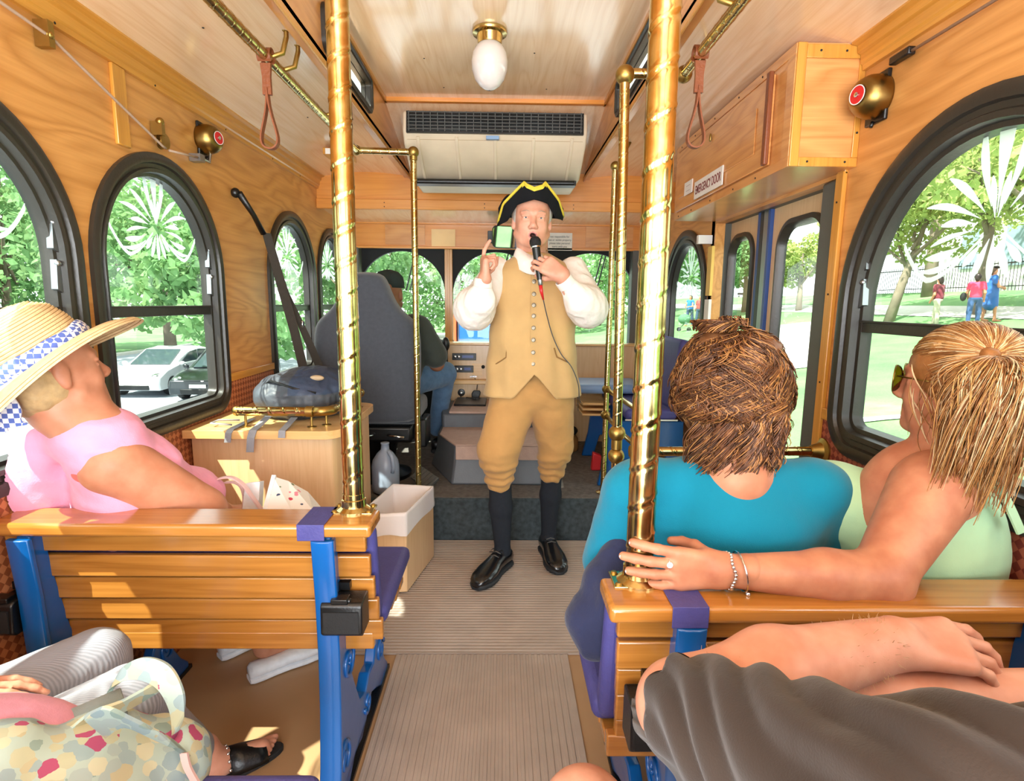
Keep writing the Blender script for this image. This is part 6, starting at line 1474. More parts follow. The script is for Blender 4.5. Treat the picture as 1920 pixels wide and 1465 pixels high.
A_, B_, Cc_, D_ = at(515, 893, y=1.66), at(600, 955, y=1.72), at(470, 975, y=1.58), at(548, 1010, y=1.66)
b = MB(); b.loft([[at(512, 896, y=1.70), at(498, 955, y=1.62), at(490, 1000, y=1.58)], [at(540, 905, y=1.73), at(545, 958, y=1.62), at(555, 1000, y=1.58)], [at(575, 925, y=1.76), at(585, 960, y=1.64), at(592, 1000, y=1.60)], [at(598, 952, y=1.78), at(602, 975, y=1.68), at(606, 1005, y=1.64)]], False, False)
o = b.build('printed_panel', M['print'], t); o.modifiers.new('t', 'SOLIDIFY').thickness = .006
b = MB(); ribbon(b, [at(514, 892, y=1.70), at(497, 957, y=1.615), at(488, 1000, y=1.58)], .006, .004, (1, 0, 0)); b.build('edge_piping', M['canvas_w'], t)
b = MB(); b.loft([[at(468, 905, y=1.72), at(462, 960, y=1.70), at(462, 1010, y=1.68)], [at(495, 902, y=1.72), at(492, 960, y=1.70), at(495, 1010, y=1.68)]], False, False); o = b.build('inner_panel', M['canvas_w'], t); o.modifiers.new('t', 'SOLIDIFY').thickness = .03
M['pinkstrap'] = plain('pale_pink_leather', 'D9B7B4', .45)
for k, yy in ((0, 1.64), (1, 1.69)):
    pts = [(386, 945), (400, 905), (430, 895), (455, 908), (475, 935), (492, 958)] if k == 0 else [(404, 945), (412, 912), (432, 904), (450, 910), (458, 930), (456, 965)]
    b = MB(); ribbon(b, spline([at(x_, y_, y=yy) for x_, y_ in pts], 6), .007, .0025, (.2, 1, 0)); b.build('handle', M['pinkstrap'], t)
MB().box(-.80, -.60, 1.62, 1.80, .497, .64).build('body', M['print'], t, bevel=.03, seg=3)

# ================================================================ woman in teal
M['teal'] = cloth('teal_jersey', '047793', .04, 7, .45, 500)
tl = empty('person', (.51, 1.25, .45), 'person with short curly brown hair and teal top, seen from behind', 'person')
TH = V3(.512, 1.245, 1.125)
P, TW, TR = head_prims(TH, V3(-.12, 1, 0), V3(0, 0, 1), 1.0, neck=(.515, 1.205, .95), female=True)
tb = [('c', (.515, 1.215, 1.0), (.515, 1.20, .93), .058, .075), ('c', (.445, 1.21, .915), (.585, 1.21, .915), .05, .05)]
arms = [('c', (.30, 1.23, .89), (.255, 1.30, .64), .05, .042), ('c', (.255, 1.30, .64), (.36, 1.50, .56), .042, .03), ('c', (.74, 1.23, .89), (.77, 1.30, .64), .05, .042), ('c', (.77, 1.30, .64), (.66, 1.50, .56), .042, .03)]
PHa, _ = hand_prims((.36, 1.50, .56), V3(.6, .8, -.1), V3(0, 0, -1), [(.3, .4, .2)]*4, tsign=-1); PHb, _ = hand_prims((.66, 1.50, .56), V3(-.6, .8, -.1), V3(0, 0, -1), [(.3, .4, .2)]*4, tsign=1)
lg = [('c', (.42, 1.28, .54), (.40, 1.62, .55), .08, .062), ('c', (.40, 1.64, .53), (.40, 1.62, .08), .055, .035), ('c', (.60, 1.28, .54), (.62, 1.62, .55), .08, .062), ('c', (.62, 1.64, .53), (.62, 1.62, .08), .055, .035)]
np_obj('body', [sdf_mesh(P+tb, .004), sdf_mesh(arms+PHa+PHb, .006), sdf_mesh([('e', (.51, 1.24, .74), (.17, .09, .22))]+lg, .012)], M['skin_p'], tl)
tt = [('e', (.513, 1.235, .74), (.215, .125, .24)), ('e', (.513, 1.24, .60), (.225, .14, .15)), ('c', (.345, 1.222, .905), (.68, 1.222, .905), .062, .062), ('c', (.30, 1.23, .885), (.262, 1.275, .70), .075, .068), ('c', (.725, 1.23, .885), (.765, 1.275, .70), .075, .068), ('e', (.513, 1.19, .82), (.19, .09, .1))]
def tdisp(P, N):
    a = vnoise(P, (5, 9, 14), 7, 3); return P+N*(a*.006*np.clip((.93-P[:, 2])/.06, 0, 1))[:, None]
ck = np.array([.515, 1.195, .985])
np_obj('teal_top', [sdf_mesh(tt+[('x', (.515, 1.20, 1.0), (.098, .12, .060), {'k': .012})], .006, .045)], M['teal'], tl, tdisp)
np_obj('trousers', [sdf_mesh([('e', (.51, 1.28, .55), (.2, .16, .07)), ('c', (.42, 1.30, .55), (.40, 1.62, .555), .09, .07), ('c', (.60, 1.30, .55), (.62, 1.62, .555), .09, .07), ('c', (.40, 1.64, .53), (.40, 1.62, .12), .065, .05), ('c', (.62, 1.64, .53), (.62, 1.62, .12), .065, .05)], .01)], cloth('navy_trousers', '2A3346'), tl)
for x in (.40, .62): shoe(tl, (x, 1.56, .001), (x, 1.80, .001), 'shoe', M['black_matte'], M['black_matte'], lace=False, w=.042, low=True)
hA, hB, hC = hmat('brown_hair', '6E4528'), hmat('dark_brown_hair', '4E2F1C'), hmat('auburn_highlight_hair', 'A2703E')
HCc = np.array([.508, 1.242, 1.118]); HR_ = np.array([.121, .115, .140])
np_obj('hair_volume', [sdf_mesh([('e', tuple(HCc), tuple(HR_-.012)), ('e', (.51, 1.185, 1.03), (.07, .045, .06)), ('e', (.465, 1.225, 1.225), (.04, .04, .03)), ('e', (.555, 1.23, 1.215), (.05, .05, .03))], .006, .03)], hA, tl, wrinkle(.009, (26, 26, 26), 2, .5))
rs = np.random.RandomState(5); paths = []
for i in range(6200):
    ph = rs.uniform(0, 2*PI); ct = rs.uniform(-.93, 1); th0 = math.acos(ct); L = rs.uniform(.30, .62); n = 9; Pp = []
    cr = np.random.RandomState(int(ph*3.2+rs.uniform(-.25, .25))*31+int(th0*4.5+rs.uniform(-.3, .3))*7+101)
    k1 = cr.uniform(-.25, .25); amp = cr.uniform(.10, .32)*(.6+.4*math.sin(th0)); f_ = cr.uniform(3.5, 6.5); ph0 = cr.uniform(0, 6)+rs.normal(0, .18); crv = cr.uniform(.1, .9)
    for j in range(n):
        t_ = j/(n-1); th = th0+L*t_; p_ = ph+k1*t_*2+amp*math.sin(f_*t_+ph0); rad = 1.02+.05*math.sin(ph0+th*5)+.09*t_*crv+rs.normal(0, .004)
        d = np.array([math.sin(th)*math.cos(p_), math.sin(th)*math.sin(p_), math.cos(th)])
        d[:2] *= 1-.42*max(0, th-1.75)**1.1; d[2] *= .86 if th > 1.9 else 1
        Pp.append(HCc+d*HR_*rad)
    if HCc[1]+.04 < Pp[0][1] and Pp[-1][2] < 1.12: continue
    paths.append(Pp)
for i in range(1100):     # flicked lock at the crown and curls at the nape
    if i < 170:
        a = rs.uniform(0, 2*PI); c = np.array([.452, 1.22, 1.235]); r0 = rs.uniform(.02, .045); Pp = [c+np.array([math.cos(a+1.6*t_)*r0*(1+.2*t_), -.01+math.sin(a+1.6*t_)*r0, .018+.022*math.sin(t_*2.2)+rs.uniform(0, .004)]) for t_ in np.linspace(0, 1, 8)]
    elif i < 230:
        c = np.array([rs.uniform(.45, .50), 1.21, 1.255]); Pp = [c+np.array([.035*t_*rs.uniform(.2, .9), -.01*t_, .035*math.sin(t_*2.6)*rs.uniform(.5, 1)]) for t_ in np.linspace(0, 1, 7)]
    else:
        q_ = rs.uniform(-1.25, 1.25); zz = rs.uniform(1.0, 1.10); s_ = rs.uniform(-.02, .02); cl_ = math.sin(round(q_*4)*2.3)*2; c = np.array([.510+math.sin(q_)*(.088+.1*(zz-1)), 1.225-math.cos(q_)*(.078+.15*(zz-1)), zz]); Pp = [c+np.array([s_*t_+.013*math.sin(4.5*t_+cl_), -.012*math.sin(t_*3+cl_), -(.07+.02*math.sin(cl_))*t_]) for t_ in np.linspace(0, 1, 8)]
    paths.append(Pp)
strands('hair', paths, .0024, [hA, hB, hC], tl, 3)
t = empty('navy_jacket', (.22, 1.2, .49), 'dark navy jacket bundled beside the teal top at the bench end', 'jacket')
jk = [('c', at(1162, 1025, y=1.20), at(1135, 1090, y=1.17), .028, .04), ('c', at(1135, 1090, y=1.17), at(1105, 1160, y=1.14), .04, .042), ('c', at(1150, 1120, y=1.12), at(1130, 1200, y=1.12), .035, .035), ('c', at(1100, 1165, y=1.14), at(1110, 1210, y=1.12), .038, .025)]
jk = [(a, tuple(b_), tuple(c), d, e) for a, b_, c, d, e in jk]
np_obj('cloth', [sdf_mesh(jk, .005, .03)], cloth('navy_cotton', '252A45', .08, 20, .4), t, wrinkle(.007, (16, 16, 9), 3, .7))

# ================================================================ blonde woman with her arm along the rail
M['mint'] = cloth('mint_jersey', 'A8CFA6', .04, 12, .25, 500)
bl = empty('person', (.86, 1.2, .45), 'person with a loose blonde ponytail, sunglasses and mint tank top, arm along the bench rail', 'person')
BH = at(1800, 722, y=1.155); bf = V3(-.65, .76, .03)
P, BW, BR_ = head_prims(BH, bf, V3(0, .02, 1), 1.0, neck=(.93, 1.135, 1.0), female=True)
S1 = at(1742, 925, y=1.075); E1 = at(1652, 1085, y=.985); W1 = at(1352, 1070, y=.972)
ua = [('c', tuple(S1), tuple(E1+V3(.012, .01, .012)), .074, .052, {'k': .03}), ('c', tuple(E1+V3(-.0, 0, .0)), tuple(E1.lerp(W1, .35)), .052, .047, {'k': .02}), ('c', tuple(E1.lerp(W1, .35)), tuple(W1), .047, .028, {'k': .02}), ('e', tuple(E1+V3(.008, -.008, -.02)), (.036, .034, .034), {'k': .02})]
back = [('e', (.90, 1.165, .86), (.13, .105, .17)), ('c', (.93, 1.13, .985), tuple(S1+V3(.03, .02, .02)), .055, .062), ('c', (.93, 1.13, .985), (1.04, 1.17, .95), .055, .05), ('c', (.925, 1.14, 1.04), (.93, 1.13, .95), .052, .07)]
PHl, tpl = hand_prims(W1, V3(-1, .02, .03), V3(0, 1, .0), [(.04, .16, .12), (.05, .18, .12), (.06, .20, .12), (.10, .26, .18)], thumb=((.35, .1, 1), (.6, -.1, .8), (.9, -.1, .3)), tsign=1, spread=.13, r0=.0102)
np_obj('body', [sdf_mesh(P+back, .0042), sdf_mesh(ua+back[1:2], .0045, .03), sdf_mesh(PHl+[('c', tuple(W1), tuple(W1+V3(.05, 0, 0)), .0275, .031, {'k': .02})], .0028), sdf_mesh([('c', (1.04, 1.17, .94), (1.05, 1.28, .70), .05, .042), ('c', (1.05, 1.28, .70), (.93, 1.45, .60), .042, .03), ('e', (.88, 1.2, .65), (.13, .11, .14)), ('c', (.80, 1.3, .54), (.80, 1.62, .55), .075, .06), ('c', (.80, 1.64, .53), (.80, 1.62, .07), .055, .035), ('c', (.97, 1.3, .54), (.97, 1.62, .55), .075, .06), ('c', (.97, 1.64, .53), (.97, 1.62, .07), .055, .035)], .01)], M['skin_b'], bl)
nails(tpl, bl, .92, range(4))
# tank top: shell of the torso cut open at neck and armholes
tk = [('e', (.935, 1.175, .80), (.155, .115, .20)), ('e', (.92, 1.2, .62), (.17, .14, .14)), ('e', (.765, 1.255, .87), (.085, .09, .085)), ('c', (.90, 1.165, .80), (.82, 1.23, .84), .12, .09), ('e', (1.0, 1.18, .72), (.10, .10, .18))]
s1 = np.array(S1)
def tank_clip(c):
    q_ = c-np.array([.80, 1.06, .93]); r_ = _len(q_*np.array([1/.085, 1/.1, 1/.125])) > 1
    r2 = _len((c-np.array([.93, 1.13, 1.02]))*np.array([1/.085, 1/.12, 1/.075])) > 1; return r_ & r2 & (c[:, 2] < 1.0)
np_obj('tank_top', [sdf_mesh(tk, .006, .04)], M['mint'], bl, wrinkle(.004, (10, 10, 18), 6, .5), clip=tank_clip)
b = MB(); ribbon(b, spline([at(1822, 845, y=1.06), at(1850, 880, y=1.035), at(1885, 935, y=1.03), at(1915, 1000, y=1.03)], 6), .012, .002, (.8, .3, .1)); b.build('strap', M['mint'], bl)
np_obj('shorts', [sdf_mesh([('e', (.88, 1.28, .55), (.17, .15, .07)), ('c', (.80, 1.32, .55), (.80, 1.52, .555), .09, .08), ('c', (.97, 1.32, .55), (.97, 1.52, .555), .09, .08)], .01)], cloth('denim_shorts', '5E7FA8'), bl)
for x in (.80, .97): shoe(bl, (x, 1.56, .001), (x, 1.78, .001), 'shoe', M['canvas_w'], M['canvas_w'], lace=False, w=.04, low=True)
# ring and bracelets
rp = V3(*PHl[1+0][1]) if False else None
def finger_pt(PHx, i, t_): c = PHx[i*4+1]; return Vector(c[1]).lerp(Vector(c[2]), t_)
def hoop(c, ax, r, th, mat, name, par, sq=1.0):
    a, b_ = frame_of(Vector(ax)); bb = MB(); bb.tube([Vector(c)+a*(r*math.cos(q_))+b_*(r*sq*math.sin(q_)) for q_ in (2*PI*i/28 for i in range(28))], th, 8, closed=True); return bb.build(name, mat, par, smooth=True)
M['silver'] = plain('silver', 'D9D9DC', .15, 1.0)
rg = finger_pt(PHl, 1, .30); rgo = hoop(rg, (-1, 0, 0), .0105, .0014, M['silver'], 'ring', bl); MB().ball(rg+V3(.0, -.0125, .002), .0058, 12, (1, .6, 1)).build('stone', plain('white_stone', 'F4F4F6', .05), rgo, smooth=True)
W2 = W1.lerp(E1, .04); br = None
b = MB()
for i in range(30):
    q_ = 2*PI*i/30; b.ball(W2+V3(.002*math.sin(i), .0325*math.cos(q_), .0325*math.sin(q_)), .0036, 6)
b.build('bracelet', M['silver'], bl, smooth=True)
hoop(W1.lerp(E1, .115), (1, -.02, .15), .0365, .0016, M['silver'], 'bangle', bl); MB().ball(W1.lerp(E1, .125)+V3(.006, -.02, -.034), .005, 8).build('charm', M['silver'], bl, smooth=True)
MB().tube([BW(-.078, -.004, -.036), BW(-.083, -.002, -.046), BW(-.080, -.004, -.052)], .0022, 8).build('earring', M['silver'], bl, smooth=True)
# sunglasses
def sg():
    g = MB()
    o = None
    for sx in (-1, 1):
        c = Vector(BW(sx*.035, .109, .002)); X_, Y_, Z_ = [Vector(BR_.col[k]) for k in range(3)]
        lp = [c+X_*(.033*math.cos(a))+Z_*(.029*math.sin(a))-Y_*(.006*abs(math.cos(a)*sx+.0)) for a in (2*PI*i/24 for i in range(24))]
        g2 = MB(); g2.loft([lp, [p-Y_*.002 for p in lp]]); o = g2.build('lens', M['amber'], sgo); g.tube(lp, .0014, 6, closed=True)
        g.tube([BW(sx*.062, .098, .010), BW(sx*.076, .05, .008), BW(sx*.082, -.005, .006)], .0018, 6)
    g.tube([BW(-.008, .106, .006), BW(.008, .106, .006)], .0015, 6); g.build('wire_frame', M['bell'], sgo, smooth=True)
t_ = NT('amber_lens'); tr_ = t_.n('BsdfTransparent'); tr_.inputs[0].default_value = lin('A88A1E'); gl_ = t_.n('BsdfGlossy'); gl_.inputs['Roughness'].default_value = .05; mx_ = t_.n('MixShader'); mx_.inputs[0].default_value = .12; t_.l(tr_.outputs[0], mx_.inputs[1]); t_.l(gl_.outputs[0], mx_.inputs[2]); t_.l(mx_.outputs[0], t_.out.inputs[0]); M['amber'] = t_.m
sgo = empty('sunglasses', tuple(BW(0, .1, 0)), 'amber aviator sunglasses worn by the blonde passenger', 'sunglasses'); sg()
# hair: swept back to a knot, then loose tail
bA, bB, bC = hmat('golden_hair', 'B98A52'), hmat('light_brown_hair', '8E5E33'), hmat('pale_blonde_hair', 'DCC196')
X_, Y_, Z_ = [np.array(BR_.col[k]) for k in range(3)]
Hc = np.array(BH); HR2 = np.array([.090, .106, .100])
def hsurf(d, k=1.0): return Hc+X_*(d[0]*HR2[0]*k)+Y_*((d[1]*HR2[1]-.012)*k)+Z_*((d[2]*HR2[2]+.028)*k)
T3 = np.array(at(1858, 668, y=1.065)); Tl = T3-Hc; Td = nrm([Tl @ X_/HR2[0], (Tl @ Y_+.012)/HR2[1], (Tl @ Z_-.028)/HR2[2]])
tailC = np.array(at(1820, 790, y=1.02))
np_obj('hair_volume', [sdf_mesh([('e', tuple(hsurf([0, 0, 0])), tuple(HR2-.003), BR_), ('x', tuple(BW(0, .10, -.07)), (.09, .07, .085), BR_), ('e', tuple(T3), (.016, .016, .016)), ('c', tuple(T3+np.array([-.01, -.02, -.06])), tuple(np.array(at(1805, 870, y=1.03))), .034, .02), ('c', tuple(T3+np.array([.02, -.015, -.06])), tuple(np.array(at(1880, 830, y=1.05))), .03, .018), ('c', tuple(T3+np.array([-.04, -.0, -.07])), tuple(np.array(at(1775, 820, y=1.07))), .03, .015)], .005, .012)], bB, bl, wrinkle(.006, (34, 34, 14), 4, .6))
rs = np.random.RandomState(9); paths = []
for i in range(2600):
    az = rs.uniform(-PI, PI); st = nrm([math.sin(az)*rs.uniform(.75, 1.1), .62*math.cos(az)+.25, rs.uniform(-.25, .75)]) if i % 3 == 1 else nrm(rs.normal(size=3)+np.array([0, -.2, .6]))
    if i % 5 == 0: st = nrm(Td+rs.normal(size=3)*.32)
    if st[1] > .55 and st[2] < .25: continue
    n = 10; om = math.acos(np.clip(st @ Td, -1, 1)); k0 = rs.uniform(1.0, 1.03); w1_ = rs.uniform(-.04, .04); Pp = []
    if om < .12: continue
    for j in range(n):
        t_ = j/(n-1); d = (math.sin((1-t_)*om)*st+math.sin(t_*om)*Td)/math.sin(om); d = d+np.cross(d, Td)*w1_*math.sin(t_*PI)*1.5; d = nrm(d); Pp.append(hsurf(d, k0+.02*math.sin(t_*PI)))
    paths.append(Pp)
for i in range(3000):
    ci = rs.randint(0, 110); cr = np.random.RandomState(500+ci); a = 0; ex = float(np.clip(cr.normal(-.03, .052), -.105, .09))+rs.normal(0, .009); drop = rs.uniform(.07, .30)*(1 if rs.rand() < .7 else .6)*(1-.6*abs(ex+.05)); drop = cr.uniform(.11, .30)*(1-.5*abs(ex+.05))*rs.uniform(.55, 1.1); out = cr.uniform(.02, .085)+rs.normal(0, .004); wv = cr.uniform(.004, .018); f_ = cr.uniform(3, 7); ph = cr.uniform(0, 6)+rs.normal(0, .15)
    Pp = []
    for j in range(11):
        t_ = j/10; x_ = ex*math.sin(min(1, t_*1.25)*PI/2); y_ = -out*math.sin(t_*2.3)*.9-.008; z_ = .018*math.sin(t_*3)-drop*t_**1.35
        Pp.append(T3+np.array([x_+wv*math.sin(f_*t_+ph), y_+wv*.6*math.cos(f_*t_+ph), z_]))
    paths.append(Pp)
for i in range(22):     # wisps
    Pp0 = np.array(BW(-.082+rs.uniform(-.006, .01), rs.uniform(-.02, .06), rs.uniform(-.05, .05))); d = rs.uniform(.06, .13); Pp = [Pp0+np.array([-.02*math.sin(t_*3+i), -.02*t_, -d*t_]) for t_ in np.linspace(0, 1, 9)]; paths.append(Pp)
strands('hair', paths, .0016, [bA, bB, bC], bl, 4)

# ================================================================ man with crossed arms at the lower right
M['brown_shirt'] = cloth('brown_tshirt', '30261F', .10, 8, .25, 450)
mn = empty('person', (.55, .45, .45), 'person in a brown t-shirt with hairy forearms crossed, at the lower right', 'person')
E2 = at(1280, 1325, y=.665); W3 = at(1680, 1205, y=.735); E3 = at(2150, 1330, y=.72); W4 = at(1655, 1305, y=.72)
fa = [('c', tuple(E2), tuple(E2.lerp(W3, .4)+V3(0, 0, .012)), .052, .056, {'k': .02}), ('c', tuple(E2.lerp(W3, .4)+V3(0, 0, .012)), tuple(W3), .055, .035, {'k': .02}), ('c', tuple(E2), (.36, .40, .92), .054, .06, {'k': .03})]
PHm, tpm = hand_prims(W3, V3(1, -.02, -.06), V3(.0, .35, -1), [(.25, .35, .2), (.3, .4, .2), (.35, .45, .3), (.4, .5, .3)], thumb=((.75, .45, .55), (.9, .3, .4), (.9, .15, .3)), tsign=-1, s=1.1)
ra = [('c', tuple(W4), tuple(E3), .034, .055, {'k': .02}), ('e', tuple(W4-V3(.03, 0, 0)), (.04, .035, .022))]
PHm2, _ = hand_prims(W4, V3(-1, .1, -.05), V3(0, .3, -1), [(.1, .3, .1)]*4, tsign=1, s=1.05)
kn = [('c', (.36, .36, .53), (.128, .735, .555), .085, .066), ('c', (.128, .735, .545), (.12, .76, .09), .060, .038), ('c', (.66, .36, .53), (.66, .745, .56), .085, .066), ('c', (.66, .745, .55), (.66, .76, .09), .06, .038)]
np_obj('body', [sdf_mesh(fa+PHm, .0045, .02), sdf_mesh(ra+PHm2, .005, .02), sdf_mesh(kn, .008), sdf_mesh([('e', (.58, .27, .8), (.17, .1, .24)), ('c', (.58, .27, 1.05), (.58, .30, 1.14), .06, .055), ('e', (.58, .30, 1.24), (.075, .095, .115)), ('e', (.58, .38, 1.2), (.05, .04, .07))], .012)], M['skin_m'], mn)
shp = [('c', tuple(E2.lerp(V3(.38, .33, .95), -.04)), (.34, .33, .93), .0605, .088, {'k': .03}), ('c', (.34, .33, .93), (.42, .28, .96), .088, .09), ('c', tuple(E2+V3(.05, -.03, -.055)), (.27, .42, .66), .045, .11), ('e', (.60, .27, .74), (.235, .15, .30)), ('e', (.62, .38, .64), (.20, .15, .16)), ('c', (.385, .31, .94), (.78, .29, .94), .082, .082), ('c', (.78, .30, .93), tuple(E3-V3(0, .02, .02)), .08, .062), ('e', (.60, .38, .76), (.21, .10, .11))]
def mdisp(P, N):
    d = nrm([.55, -.75, .3]); u_ = P @ nrm([.30, -.85, .6]); v_ = P @ nrm([.8, .5, .3]); a = np.sin(v_*70+vnoise(P, (5, 5, 5), 3, 1)*3.5+u_*22); b_ = vnoise(P, (9, 9, 9), 5, 2); P = P+N*(np.abs(a)**1.5*.011+b_*.006)[:, None]
    ax = nrm(V3(.34, .33, .93)-E2); t_ = (P-np.array(E2)) @ ax; k_ = (t_ < .020) & (P[:, 2] > E2.z-.035) & (P[:, 0] < .4); P[k_] += ax*(.020-t_[k_])[:, None]; return P
np_obj('brown_tshirt', [sdf_mesh(shp, .0055, .035)], M['brown_shirt'], mn, mdisp)
np_obj('denim_shorts', [sdf_mesh([('c', (.36, .36, .54), (.170, .668, .556), .105, .082), ('c', (.66, .36, .54), (.66, .66, .556), .105, .082), ('e', (.52, .32, .53), (.22, .17, .08))], .007)], cloth('blue_denim', '5B86B8', .12, 60, .3), mn, wrinkle(.003, (20, 20, 20), 2))
for x0, x1 in (((.12, .72), (.10, .98)), ((.66, .72), (.66, .98))): shoe(mn, (x0[0], x0[1], .001), (x1[0], x1[1], .001), 'shoe', M['canvas_w'], M['rubber'], lace=True, w=.048)
np_obj('hair', [sdf_mesh([('e', (.58, .275, 1.27), (.085, .10, .10)), ('x', (.58, .42, 1.19), (.10, .08, .10))], .006)], hmat('mans_brown_hair', '5A4230'), mn, wrinkle(.003, (60, 60, 60), 3))
paths = []
for i in range(520):
    t_ = rs.uniform(.05, .95); a = rs.uniform(-1.2, 2.6); base = np.array(E2.lerp(W3, t_)); r = .052-.02*t_; d = np.array([0, -math.sin(a)*1.0, math.cos(a)])*.9+np.array([-.25, 0, 0]); d = nrm(d); L = rs.uniform(.008, .017)
    p0 = base+nrm([0, -math.sin(a), math.cos(a)])*(r-.002); g = np.array([rs.uniform(-.2, .9), rs.uniform(-.3, .3), rs.uniform(-.3, .4)]); paths.append([p0+d*L*u+g*L*u*u*.8 for u in (0, .35, .7, 1)])
strands('arm_hair', paths, .0006, [hmat('arm_hair', 'C9A67C')], mn, 8)

# ================================================================ person with grey ribbed trousers, lower left
def rib_mat():
    t = NT('grey_ribbed_jersey'); v = t.coord((1, 1, 1), (0.3, .2, .9)); w_ = t.n('TexWave', bands_direction='X'); w_.inputs['Scale'].default_value = 75; w_.inputs['Distortion'].default_value = 1.5; t.l(v, w_.inputs['Vector'])
    return t.bsdf(t.ramp(w_.outputs[1], [(0, '82858F'), (1, '979AA5')]), .85, 0, t.bump(w_.outputs[1], .2, .002), .2, 0, .1)
gp = empty('person', (-1.0, .7, .45), 'person in pale grey ribbed trousers and a black sandal, legs only, at the lower left', 'person')
KA, KB = at(176, 1243, z=.515), at(238, 1322, z=.505); HA, HB = V3(-1.10, .66, .555), V3(-.93, .60, .55)
FA = V3(-1.02, 1.28, .08); FB = at(386, 1420, z=.075)
np_obj('trousers', [sdf_mesh([('c', tuple(HA), tuple(KA), .095, .068), ('c', tuple(KA), tuple(FA), .062, .045), ('c', tuple(HB), tuple(KB), .10, .072), ('c', tuple(KB), tuple(FB+V3(-.02, -.02, .04)), .064, .05), ('e', (-1.03, .62, .60), (.17, .16, .12))], .006, .03)], rib_mat(), gp, wrinkle(.004, (14, 14, 14), 2, .5), clip=lambda c: c[:, 0] > -1.212)
toeB = FB+V3(.105, .075, 0); fd = V3(.105, .075, 0).normalized(); fs = V3(-fd.y, fd.x, 0)
ft = [('c', tuple(FB+V3(0, 0, .03)), tuple(FB+fd*.02+V3(0, 0, -.03)), .034, .036), ('c', tuple(FB+fd*.02+V3(0, 0, -.035)), tuple(FB+fd*.14+V3(0, 0, -.045)), .035, .026), ('c', tuple(FB-fd*.03+V3(0, 0, -.04)), tuple(FB+V3(0, 0, -.04)), .028, .03)]
for k in range(5): o_ = fs*(.030-.0145*k); ft.append(('c', tuple(FB+fd*(.13)+o_*.9+V3(0, 0, -.045)), tuple(FB+fd*(.185-.008*k)+o_+V3(0, 0, -.05)), .011-.001*k, .0095-.001*k, {'k': .004}))
hd = [('c', (-1.08, .72, .70), (-.98, .88, .63), .045, .034)]; PHg, _ = hand_prims((-.98, .88, .63), V3(.85, .5, -.1), V3(0, 0, -1), [(.2, .3, .2)]*4, tsign=-1, s=.95)
np_obj('body', [sdf_mesh(ft, .0035), sdf_mesh(hd+PHg, .005), sdf_mesh([('e', (-1.03, .56, .80), (.13, .09, .2)), ('e', (-1.03, .56, 1.10), (.06, .08, .1)), ('c', (-1.03, .56, .95), (-1.03, .56, 1.08), .05, .05), ('c', (-1.08, .60, .92), (-1.08, .72, .70), .045, .045)], .012), sdf_mesh([('c', tuple(FA), tuple(FA+V3(.05, .1, -.04)), .034, .026)], .008)], M['skin_m'], gp)
np_obj('top', [sdf_mesh([('e', (-1.03, .56, .80), (.15, .12, .22))], .01)], M['canvas_w'], gp)
b = MB(); b.loft([[FB+fd*a+fs*(s_*w_)+V3(0, 0, z-.075) for s_, w_ in ((-1, 1), (1, 1)) for _ in (0,)] for a, w_, z in ()]) if False else None
sol = [FB+fd*(.055+.145*math.cos(q_))+fs*((.043+.004*math.cos(q_))*math.sin(q_)) for q_ in (2*PI*i/28 for i in range(28))]
b = MB(); b.loft([[Vector((p.x, p.y, .001)) for p in sol], [Vector((p.x, p.y, .018)) for p in sol]]); sn = b.build('sandal', M['black_matte'], gp, bevel=.003)
b = MB(); rows = []
for a, zz in ((.055, .072), (.09, .066), (.125, .056), (.15, .048)):
    rows.append([FB+fd*a+fs*(.046*math.cos(q_))+V3(0, 0, -.075+.014+(zz-.014)*math.sin(q_)) for q_ in (PI*i/12 for i in range(13))])
b.loft(rows, False, False); o = b.build('sandal_strap', M['black'], sn, smooth=True); o.modifiers.new('t', 'SOLIDIFY').thickness = .004
b = MB()
for i in range(7): q_ = PI*(i+1)/8; b.ball(FB+fd*.052+fs*(.045*math.cos(q_))+V3(0, 0, -.062+.062*math.sin(q_)), .005, 6)
b.build('beads', M['silver'], sn, smooth=True)
t = tag(MB().ball(at(20, 1380, y=.82), .085, 20, (1.5, 1, .45), Euler((0, .35, .2)).to_matrix()).build('pink_cap', cloth('dusty_pink_cotton', 'C98A9E', .06, 20, .3), smooth=True), 'dusty pink folded cap lying beside the floral tote', 'cap')
M['tote'] = floral('blue_green_rose_print', 'A9BDB4', ['B5B090', '93A9AC', 'A6486C', 'C3C4A8', '889F98', '9FB0AC', 'B4B79A', '8FA4A8'], 62, .62, .34)
M['tote_in'] = cloth('tote_lining', '7E8A88', .1)
t = empty('floral_tote', (-.6, .78, .49), 'floral blue-green cloth tote bag with looped straps at the bottom left', 'bag')
bd = [('c', tuple(at(300, 1440, y=.88)), tuple(at(150, 1500, y=.80)), .075, .10), ('c', tuple(at(150, 1500, y=.80)), tuple(at(-20, 1500, y=.75)), .09, .10), ('c', tuple(at(280, 1395, y=.90)), tuple(at(190, 1395, y=.86)), .035, .05)]
np_obj('bag_body', [sdf_mesh(bd, .006, .04)], M['tote'], t, wrinkle(.010, (12, 12, 12), 4, .6))
b = MB(); tp_ = [(-20, 1400), (80, 1352), (160, 1318), (225, 1290)]; lo_ = [(-20, 1450), (80, 1405), (165, 1362), (235, 1325)]
b.loft([[at(x_, y_, y=.84+.02*i) for i, (x_, y_) in enumerate(tp_)], [at(x_, y_+(0), y=.80+.02*i) for i, (x_, y_) in enumerate(lo_)], [at(x_+10, y_+40, y=.82+.02*i) for i, (x_, y_) in enumerate(lo_)]], False, False); o = b.build('lining', M['tote_in'], t, smooth=True); o.modifiers.new('t', 'SOLIDIFY').thickness = .004
